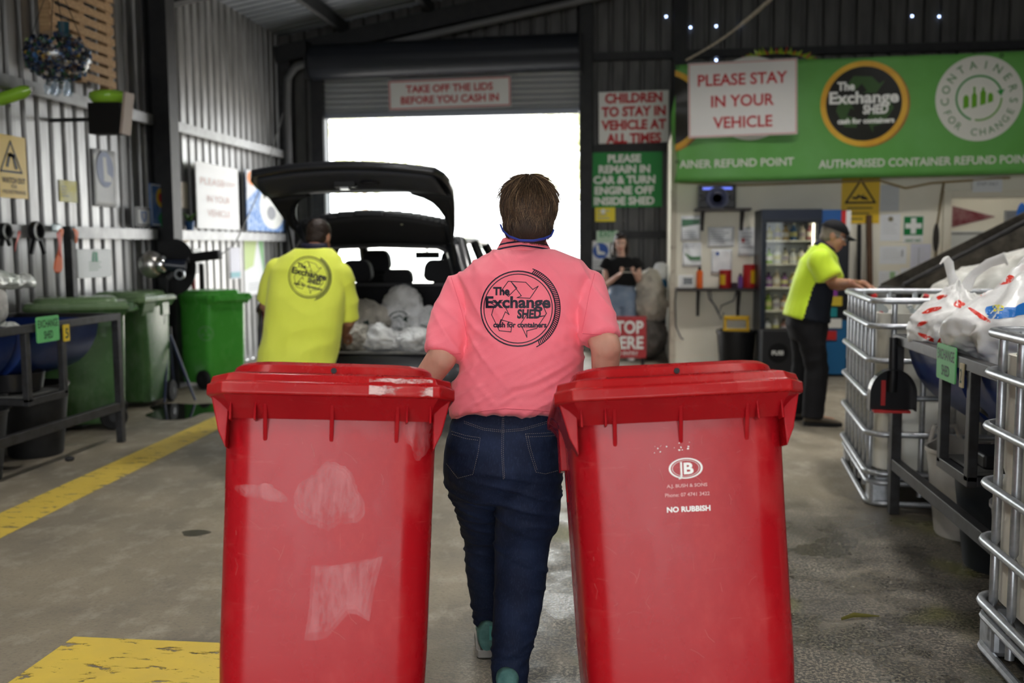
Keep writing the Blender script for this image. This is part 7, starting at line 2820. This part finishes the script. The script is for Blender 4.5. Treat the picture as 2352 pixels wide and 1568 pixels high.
for i in range(8500):
    d = V((rnd.gauss(0, 1), rnd.gauss(0, 1), rnd.gauss(.1, .9))).normalized()
    if d.y > .6 and d.z < .4:
        continue
    if d.z < -.75:
        continue
    p = hc + V((d.x * hr.x, d.y * hr.y, d.z * hr.z))
    flow = (d - crown * d.dot(crown))
    if flow.length < .05:
        flow = V((rnd.gauss(0, 1), rnd.gauss(0, 1), 0))
    flow.normalize()
    flow = (flow + V((rnd.gauss(0, .20), rnd.gauss(0, .20), rnd.gauss(0, .08))) + .5 * V((noise.noise(d * 5), noise.noise(d * 5 + V((9, 0, 0))), 0))).normalized()
    L = rnd.uniform(.045, .095)
    lift = rnd.uniform(.001, .008) + (rnd.uniform(.006, .020) if d.z > .62 and rnd.random() < .45 else 0)
    pts = []
    q = p.copy()
    dirn = flow
    for k in range(6):
        h = bvH.find_nearest(q)
        if h[0] is None:
            break
        nn = h[1]
        pts.append(h[0] + nn * (.002 + lift * (k / 5) ** 1.3))
        tdir = dirn - nn * dirn.dot(nn) + V((0, 0, -.25 if d.z < .8 else -.05))
        tdir = tdir - nn * tdir.dot(nn)
        if tdir.length < 1e-4:
            break
        dirn = tdir.normalized()
        q = h[0] + dirn * L / 5
    if len(pts) < 4:
        continue
    w0 = rnd.uniform(.0005, .0013)
    rad = [w0 * (1 - .85 * k / (len(pts) - 1)) for k in range(len(pts))]
    topness = d.z
    c = rnd.random()
    mi = 2 if (c < .16 and topness > -.1) else (1 if c < .5 and topness > -.4 else 0)
    g.tube(pts, rad, 4, flat=.5, m=mi)
g.build('hair_strands', [hair_d, hair_m, hair_l], hair, smooth=60, world=True)
# blue strap of a face mask behind the neck
strap = [(1150, 517, 3.20), (1155, 530, 3.17), (1170, 543, 3.135), (1195, 552, 3.12), (1225, 553, 3.12), (1250, 548, 3.135), (1266, 541, 3.17), (1271, 530, 3.20)]
g = G().tube([at(px, py, Y=y - .012) for px, py, y in strap], .006, 8, flat=.5, up=(0, 1, 0))
g.build('mask_strap', mat('royal_blue_strap', (.03, .06, .34), .45), W, smooth=60, world=True)

# ------------------------------------------------------------ man in yellow at the car boot
hi_vis = mat('yellow_polo_cloth', (.87, .95, .12), .65, c2=(.83, .91, .10), nscale=4, sheen=.2)
lime_vis = mat('lime_polo_cloth', (.70, .93, .05), .65, c2=(.64, .88, .045), nscale=4, sheen=.2)
navy_cloth = mat('navy_cloth', (.014, .017, .026), .75)
MY = 6.42
Mn = thing('person', 'man in a yellow shirt with his back turned, bending into the car boot', 'person', (at(690, 840, Y=MY).x, MY, 0))
HC2 = at(733, 546, Y=6.62)
HM2 = head_frame((.15, 1, -.5), (0, .45, 1))
shl, shr = at(640, 622, Y=6.5), at(780, 628, Y=6.5)
ell_, elr = at(612, 700, Y=6.56), at(800, 735, Y=6.58)
wl, wr_ = at(640, 742, Y=6.98), at(790, 765, Y=6.98)
b = G()
head(b, HC2, HM2, 1.0)
limb(b, [HC2 + V((0, -.03, -.05)), at(722, 580, Y=6.53)], [.062, .070])
b.rings([rpx(595, 665, 770, 6.50, .08), rpx(640, 640, 785, 6.46, .13), rpx(740, 625, 770, 6.43, .15), rpx(840, 612, 755, 6.42, .15), rpx(880, 612, 755, 6.42, .14)])
for sh, el, wr2, th in ((shl, ell_, wl, 1), (shr, elr, wr_, -1)):
    limb(b, [sh, sh.lerp(el, .5), el, el.lerp(wr2, .4), wr2], [.065, .056, .050, .045, .031])
    hand(b, wr2, (0, 1, -.35), (0, -.2, -1), (th, 0, 0), .5, 1.0)
for hx, fy in ((-.10, 6.40), (.10, 6.52)):
    hp = V((Mn.location.x + hx, 6.42, .86))
    kn = V((Mn.location.x + hx * 1.15, fy + .06, .47))
    an = V((Mn.location.x + hx * 1.2, fy, .09))
    limb(b, [hp, hp.lerp(kn, .5), kn, kn.lerp(an, .3), an], [.095, .085, .058, .056, .040])
    limb(b, [an + V((0, 0, -.03)), an + V((0, .14, -.055))], [.036, .03])
me = fuse(b, .008, 3)
paint_face(me, HC2, HM2)
put('body', me, [skin_m, eye_d, eye_w, lip], Mn, smooth=180, world=True)
g = G()
g.rings([rpx(572, 680, 762, 6.53, .09), rpx(590, 645, 780, 6.51, .11), rpx(618, 624, 792, 6.49, .14), rpx(680, 618, 792, 6.45, .18), rpx(740, 612, 784, 6.43, .19), rpx(800, 600, 775, 6.42, .195), rpx(842, 594, 767, 6.42, .195)])
for a_, m_, h_, r in ((at(640, 622, Y=6.5), at(622, 662, Y=6.52), at(613, 692, Y=6.55), (.085, .078, .075)), (at(782, 632, Y=6.5), at(795, 690, Y=6.54), at(799, 733, Y=6.57), (.085, .078, .075))):
    g.tube([a_, m_, h_], list(r), 18)
    g.ball(a_, r[0], 14, 10)
me = fuse(g, .009, 6)
displace(me, lambda p, n: .008 * (1 - abs(noise.noise(V((p.x * 4 + p.z * 3, p.y * 3, p.z * 5 - p.x * 3)))) * 2.2))
put('shirt', me, hi_vis, Mn, smooth=180, world=True)
bv2 = bvh_of(me)
cl, cr = at(659, 635, Y=6.28), at(758, 635, Y=6.28)
mid = at(709, 636, Y=6.28)
Rl = (cr.x - cl.x) / 2 / 1.0
ca, sa = math.cos(R(-13)), math.sin(R(-13))
Mf = frame(mid, (ca, 0, sa), (-sa, 0, ca))
vd = (mid - V((0, 0, CAM_H))).normalized()
for nm, ga in shed_logo().items():
    w_ = wrap(G().merge(ga, Matrix.Scale(Rl, 4)), bv2, Mf, vd, .003, .02)
    put('logo_' + nm, w_, navy_ink, Mn, world=True)
g = G()
cc = at(722, 574, Y=6.56)
rows = [[cc + V(((.082 + .02 * q) * math.cos(a), (.082 + .02 * q) * math.sin(a) + .0, .045 * (1 - q) - .02 * q)) for a in [2 * PI * i / 30 for i in range(30)]] for q in (0, .5, 1)]
g.rings(rows, cap=False).build('collar', mat('collar_navy', (.012, .012, .03), .6), Mn, smooth=60, world=True, solid=.005)
khaki = mat('beige_cotton', (.42, .38, .30), .8, c2=(.36, .32, .25), nscale=7)
g = G()
g.rings([rpx(820, 606, 764, 6.42, .165), rpx(880, 606, 762, 6.42, .17), rpx(930, 612, 758, 6.42, .14)])
for hx, fy in ((-.10, 6.40), (.10, 6.52)):
    hp = V((Mn.location.x + hx, 6.42, .70))
    kn = V((Mn.location.x + hx * 1.15, fy + .06, .47))
    an = V((Mn.location.x + hx * 1.2, fy, .06))
    g.tube([hp, kn, an], [.108, .085, .075], 18)
put('trousers', fuse(g, .010, 4), khaki, Mn, smooth=180, world=True)
boot_m = mat('brown_work_boot', (.10, .075, .05), .6)
for hx, fy in ((-.10, 6.40), (.10, 6.52)):
    shoe('boot', (Mn.location.x + hx * 1.2, fy - .06, .001), (hx * 1.2, 1, 0), .29, boot_m, black_rub, Mn, .046)
dark_hair = mat('dark_brown_hair', (.022, .014, .010), .5, c2=(.035, .022, .016), nscale=60, bump=.4, bscale=150)


def hair_cap(name, C, M, m, parent, k=1.0, front=.045, low=-.06, back_drop=True, extra=()):
    g = G()
    L = lambda x, y, z: V(C) + M @ (V((x, y, z)) * k)
    g.ball(L(0, -.014, .034), V((.081, .099, .092)) * k, 26, 18, rot=M)
    if back_drop:
        g.ball(L(0, -.045, -.025), V((.070, .060, .060)) * k, 20, 12, rot=M)
    for c, r in extra:
        g.ball(L(*c), V(r) * k, 18, 12, rot=M)
    me = fuse(g, .007, 3)
    Mi = M.transposed()
    bm = bmesh.new()
    bm.from_mesh(me)
    dead = []
    for v in bm.verts:
        q = (Mi @ (v.co - V(C))) / k
        if (q.y > front and q.z < .060) or (q.z < low and q.y > -.02 and not extra):
            dead.append(v)
        v.co += v.normal * (.004 * noise.noise(v.co * 45))
    bmesh.ops.delete(bm, geom=dead, context='VERTS')
    bm.to_mesh(me)
    bm.free()
    return put(name, me, m, parent, smooth=180, world=True)


hair_cap('hair', HC2, HM2, dark_hair, Mn, 1.02)

# ------------------------------------------------------------ man with the black cap at the far tank
CY_ = 8.15
cxm = at(1852, 735, Y=CY_).x
Mc = thing('person', 'man in a lime shirt and black cap leaning over the far caged tank', 'person', (cxm, CY_, 0))
HC3 = at(1915, 543, Y=CY_ + .0)
HM3 = head_frame((1, -.22, -.42), (.42, 0, 1))
nk3 = at(1893, 572, Y=CY_)
hip3 = at(1852, 730, Y=CY_)


def sec(px0, py0, px1, py1, ry, Y=CY_, n=26):
    """section across a sideways torso: back edge place, front edge place, half thickness towards the viewer"""
    a, b_ = at(px0, py0, Y=Y), at(px1, py1, Y=Y)
    c = (a + b_) / 2
    return ell(c, (b_ - a).length / 2, ry, (b_ - a).normalized(), (0, 1, 0), n, 2.2)


b = G()
head(b, HC3, HM3, 1.0)
limb(b, [HC3 + V((-.02, 0, -.05)), nk3, nk3 + V((-.05, 0, -.05))], [.058, .062, .075])
b.rings([sec(1870, 575, 1915, 595, .13), sec(1845, 615, 1905, 640, .17), sec(1830, 670, 1895, 685, .16), sec(1822, 735, 1892, 740, .16)])
sh3 = at(1885, 600, Y=CY_ - .19)
sh3b = at(1890, 596, Y=CY_ + .19)
for sh, el, wr3 in ((sh3, at(1915, 652, Y=CY_ - .24), at(1955, 650, Y=7.6)), (sh3b, at(1925, 655, Y=CY_ + .2), at(1985, 652, Y=7.9))):
    limb(b, [sh, sh.lerp(el, .5), el, el.lerp(wr3, .4), wr3], [.062, .054, .047, .043, .030])
    hand(b, wr3, (.9, -.1, -.45), (0, 0, -1), (0, 1 if sh is sh3 else -1, 0), .55, 1.0)
for dy, dx in ((-.11, .02), (.11, -.10)):
    hp = hip3 + V((0, dy, .0))
    an = V((cxm + .02 + dx, CY_ + dy * 1.25, .09))
    kn = hp.lerp(an, .48) + V((.05, 0, 0))
    limb(b, [hp, hp.lerp(kn, .5), kn, kn.lerp(an, .3), an], [.080, .076, .058, .056, .04])
    limb(b, [an + V((0, 0, -.03)), an + V((.15, 0, -.055))], [.036, .03])
me = fuse(b, .008, 3)
paint_face(me, HC3, HM3)
put('body', me, [skin_m, eye_d, eye_w, lip], Mc, smooth=180, world=True)
g = G()
g.rings([sec(1881, 556, 1915, 578, .085), sec(1862, 570, 1922, 592, .15), sec(1838, 598, 1922, 622, .20), sec(1822, 640, 1915, 655, .205), sec(1809, 690, 1907, 700, .215), sec(1799, 722, 1906, 742, .225)])
for a_, h_, r in ((sh3, at(1906, 640, Y=CY_ - .235), (.098, .098)), (sh3b, at(1912, 645, Y=CY_ + .21), (.098, .098))):
    g.tube([a_, a_.lerp(h_, .5), h_], [r[0], .096, r[1]], 18)
    g.ball(a_, r[0], 14, 10)
me = fuse(g, .010, 5)
displace(me, lambda p, n: .008 * (1 - abs(noise.noise(V((p.x * 4 + p.z * 3, p.y * 3, p.z * 4 - p.x * 5)))) * 2.2))
xa_, za_ = at(1870, 652, Y=CY_ - .2).x, at(1870, 652, Y=CY_ - .2).z
xb_, zb_2 = at(1843, 735, Y=CY_ - .2).x, at(1843, 735, Y=CY_ - .2).z
for p in me.polygons:
    c = p.center
    xx = xa_ + (xb_ - xa_) * (za_ - c.z) / (za_ - zb_2)
    if c.z < za_ + .01 and c.x > xx:
        p.material_index = 1
put('shirt', me, [lime_vis, navy_cloth], Mc, smooth=180, world=True)
g = G()
dirn = (HC3 - nk3).normalized()
cc = nk3 + dirn * .0
qm = dirn.to_track_quat('Z', 'Y').to_matrix()
rows = [[cc + qm @ V(((.075 + .02 * q) * math.cos(a), (.075 + .02 * q) * math.sin(a), .055 * (1 - q) - .015)) for a in [2 * PI * i / 30 for i in range(30)]] for q in (0, .5, 1)]
g.rings(rows, cap=False).build('collar', mat('collar_navy', (.012, .012, .03), .6), Mc, smooth=60, world=True, solid=.005)
g = G()
g.rings([sec(1826, 676, 1890, 682, .17), sec(1814, 706, 1894, 714, .195), sec(1806, 745, 1901, 752, .215), sec(1816, 778, 1895, 782, .20)])
for dy, dx in ((-.11, .02), (.11, -.10)):
    hp = hip3 + V((0, dy, -.04))
    an = V((cxm + .02 + dx, CY_ + dy * 1.25, .06))
    kn = hp.lerp(an, .48) + V((.05, 0, 0))
    g.tube([hp, kn, an], [.112, .088, .082], 18)
me = fuse(g, .010, 4)
displace(me, lambda p, n: .006 * (1 - abs(noise.noise(V((p.x * 4, p.y * 4, p.z * 9)))) * 2.2))
put('trousers', me, mat('black_work_trousers', (.014, .014, .016), .8), Mc, smooth=180, world=True)
for dy, dx in ((-.11, .02), (.11, -.10)):
    shoe('boot', (cxm + .02 + dx - .07, CY_ + dy * 1.25, .001), (1, dy * .6, 0), .30, mat('dusty_boot', (.12, .10, .075), .7), black_rub, Mc, .050)
hair_cap('hair', HC3, HM3, mat('grey_short_hair', (.20, .17, .14), .6), Mc, .985)
L3 = lambda x, y, z: HC3 + HM3 @ V((x, y, z))
g = G()
rs = []
for q in range(7):
    a = PI / 2 * q / 6
    rs.append(ell(L3(0, -.012, .045 + .085 * math.sin(a)), .088 * math.cos(a) + .002, .108 * math.cos(a) + .002, HM3 @ V((1, 0, 0)), HM3 @ V((0, 1, 0)), 28, 2))
g.rings(rs)
cap = g.build('cap', mat('black_cap_cloth', (.010, .010, .012), .7), Mc, smooth=60, world=True)
g = G().sheet(lambda u, v: L3((u - .5) * .15, .085 + .085 * v * (1 - (2 * u - 1) ** 2 * .55), .048 - .018 * (2 * u - 1) ** 2 - .012 * v), 10, 6)
g.build('brim', mat('black_cap_cloth', (.010, .010, .012), .7), cap, smooth=60, world=True, solid=.005)
g = G()
for s in (-1, 1):
    g.tube([L3(s * .080, .0, .012), L3(s * .074, .07, .012)], .003, 6)
    g.tube([L3(s * .031 + .024 * math.cos(a), .098, .004 + .018 * math.sin(a)) for a in [2 * PI * i / 16 for i in range(16)]], .0025, 6, closed=True)
g.tube([L3(-.010, .101, .008), L3(.010, .101, .008)], .0025, 6)
g.build('spectacles', mat('steel_spectacle_frame', (.25, .25, .26), .3, .8), Mc, smooth=60, world=True)

# ------------------------------------------------------------ the girl with a phone
GY = 12.55
gx = at(1428, 640, Y=GY).x
Gr = thing('person', 'girl in black t-shirt and light jeans looking up from her phone', 'person', (gx, GY, 0))
HC4 = at(1425, 560, Y=GY)
HM4 = head_frame((.02, -1, -.05), (0, 0, 1))
px4 = lambda px, py, dy=0: at(px, py, Y=GY + dy)
shl4, shr4 = px4(1393, 603), px4(1462, 603)
el1, el2 = px4(1391, 655, -.02), px4(1470, 650, -.02)
ph = px4(1441, 621, -.27)
w1, w2 = px4(1423, 630, -.22), px4(1459, 629, -.22)
b = G()
head(b, HC4, HM4, .97)
limb(b, [HC4 + V((0, .01, -.06)), px4(1427, 590)], [.048, .052])
b.rings([rpx(595, 1408, 1447, GY, .06), rpx(612, 1396, 1458, GY, .085), rpx(640, 1403, 1454, GY, .085), rpx(660, 1405, 1452, GY, .085), rpx(690, 1402, 1458, GY, .095)])
for sh, el, wr4, th in ((shl4, el1, w1, -1), (shr4, el2, w2, 1)):
    limb(b, [sh, sh.lerp(el, .5), el, el.lerp(wr4, .45), wr4], [.045, .040, .036, .034, .024])
    tgt_ = ph + V((-.035 if th < 0 else .035, 0, 0))
    hand(b, wr4, tgt_ - wr4 + V((0, -.03, .0)), (0, .3, 1) if False else (-th * -.9, .2, .35), (0, -.4, 1), .75, .88)
for s in (-1, 1):
    hp = V((gx + s * .085, GY, .86))
    kn = V((gx + s * .09, GY - .02, .48))
    an = V((gx + s * .10, GY + .02, .09))
    limb(b, [hp, hp.lerp(kn, .5), kn, kn.lerp(an, .3), an], [.082, .072, .05, .05, .034])
    limb(b, [an + V((0, 0, -.03)), an + V((0, -.14, -.055))], [.03, .026])
me = fuse(b, .007, 3)
paint_face(me, HC4, HM4, .97)
put('body', me, [mat('pale_skin', (.58, .36, .28), .5), eye_d, eye_w, lip], Gr, smooth=180, world=True)
g = G()
g.rings([rpx(590, 1412, 1443, GY, .06), rpx(597, 1398, 1457, GY, .08), rpx(612, 1388, 1466, GY, .10), rpx(636, 1396, 1460, GY, .105), rpx(657, 1399, 1459, GY, .105)])
for a_, h_ in ((shl4, px4(1386, 617)), (shr4, px4(1469, 615))):
    g.tube([a_ + V((0, 0, .01)), h_], [.058, .062], 16)
    g.ball(a_ + V((0, 0, .01)), .058, 12, 8)
me = fuse(g, .009, 4)
displace(me, lambda p, n: .006 * (1 - abs(noise.noise(V((p.x * 5, p.y * 4, p.z * 8)))) * 2.2))
put('shirt', me, mat('black_cotton', (.010, .010, .011), .8), Gr, smooth=180, world=True)
g = G()
g.rings([rpx(652, 1400, 1458, GY, .105), rpx(680, 1397, 1462, GY, .12), rpx(705, 1397, 1464, GY, .11)])
for s in (-1, 1):
    g.tube([V((gx + s * .088, GY, .82)), V((gx + s * .09, GY - .02, .48)), V((gx + s * .10, GY + .02, .05))], [.108, .095, .10], 18)
put('jeans', fuse(g, .010, 4), mat('pale_denim', (.20, .27, .38), .8, c2=(.28, .35, .46), nscale=10), Gr, smooth=180, world=True)
for s in (-1, 1):
    shoe('shoe', (gx + s * .10, GY + .08, .001), (s * .1, -1, 0), .25, white_pl, white_pl, Gr, .04)
hm4 = mat('dark_bob_hair', (.035, .022, .016), .4, c2=(.06, .035, .024), nscale=40)
hair_cap('hair', HC4, HM4, hm4, Gr, .99, front=.035, extra=[((s * .082, -.006, -.055), (.026, .045, .100)) for s in (-1, 1)] + [((0, -.06, -.06), (.07, .04, .08))])
L4 = lambda x, y, z: HC4 + HM4 @ V((x, y, z))
g = G()
for s in (-1, 1):
    g.tube([L4(s * .082, -.02, .06), L4(s * .062, .05, .105)], .005, 6)
    g.ball(L4(s * .036, .055, .118), (.032, .014, .022), 12, 8, rot=HM4)
g.build('sunglasses', mat('dark_sunglass', (.02, .018, .025), .08), Gr, smooth=60, world=True)
o = thing('phone', 'white phone held in the hands of the girl in black', 'phone', ph)
Mp = Matrix.Rotation(R(35), 4, 'X')
g = G()
g.prism(rrect(.15, .075, .012), -.004, .004, M=Mp)
g.build('case', mat('white_phone_case', (.75, .74, .68), .3), o)
g = G().prism(rrect(.14, .066, .008), .0042, .0052, M=Mp)
g.build('screen', mat('dark_screen', (.01, .012, .012), .15), o)

# ---- done: drop the scratch scene
if _TMP is not None:
    bpy.data.scenes.remove(_TMP)
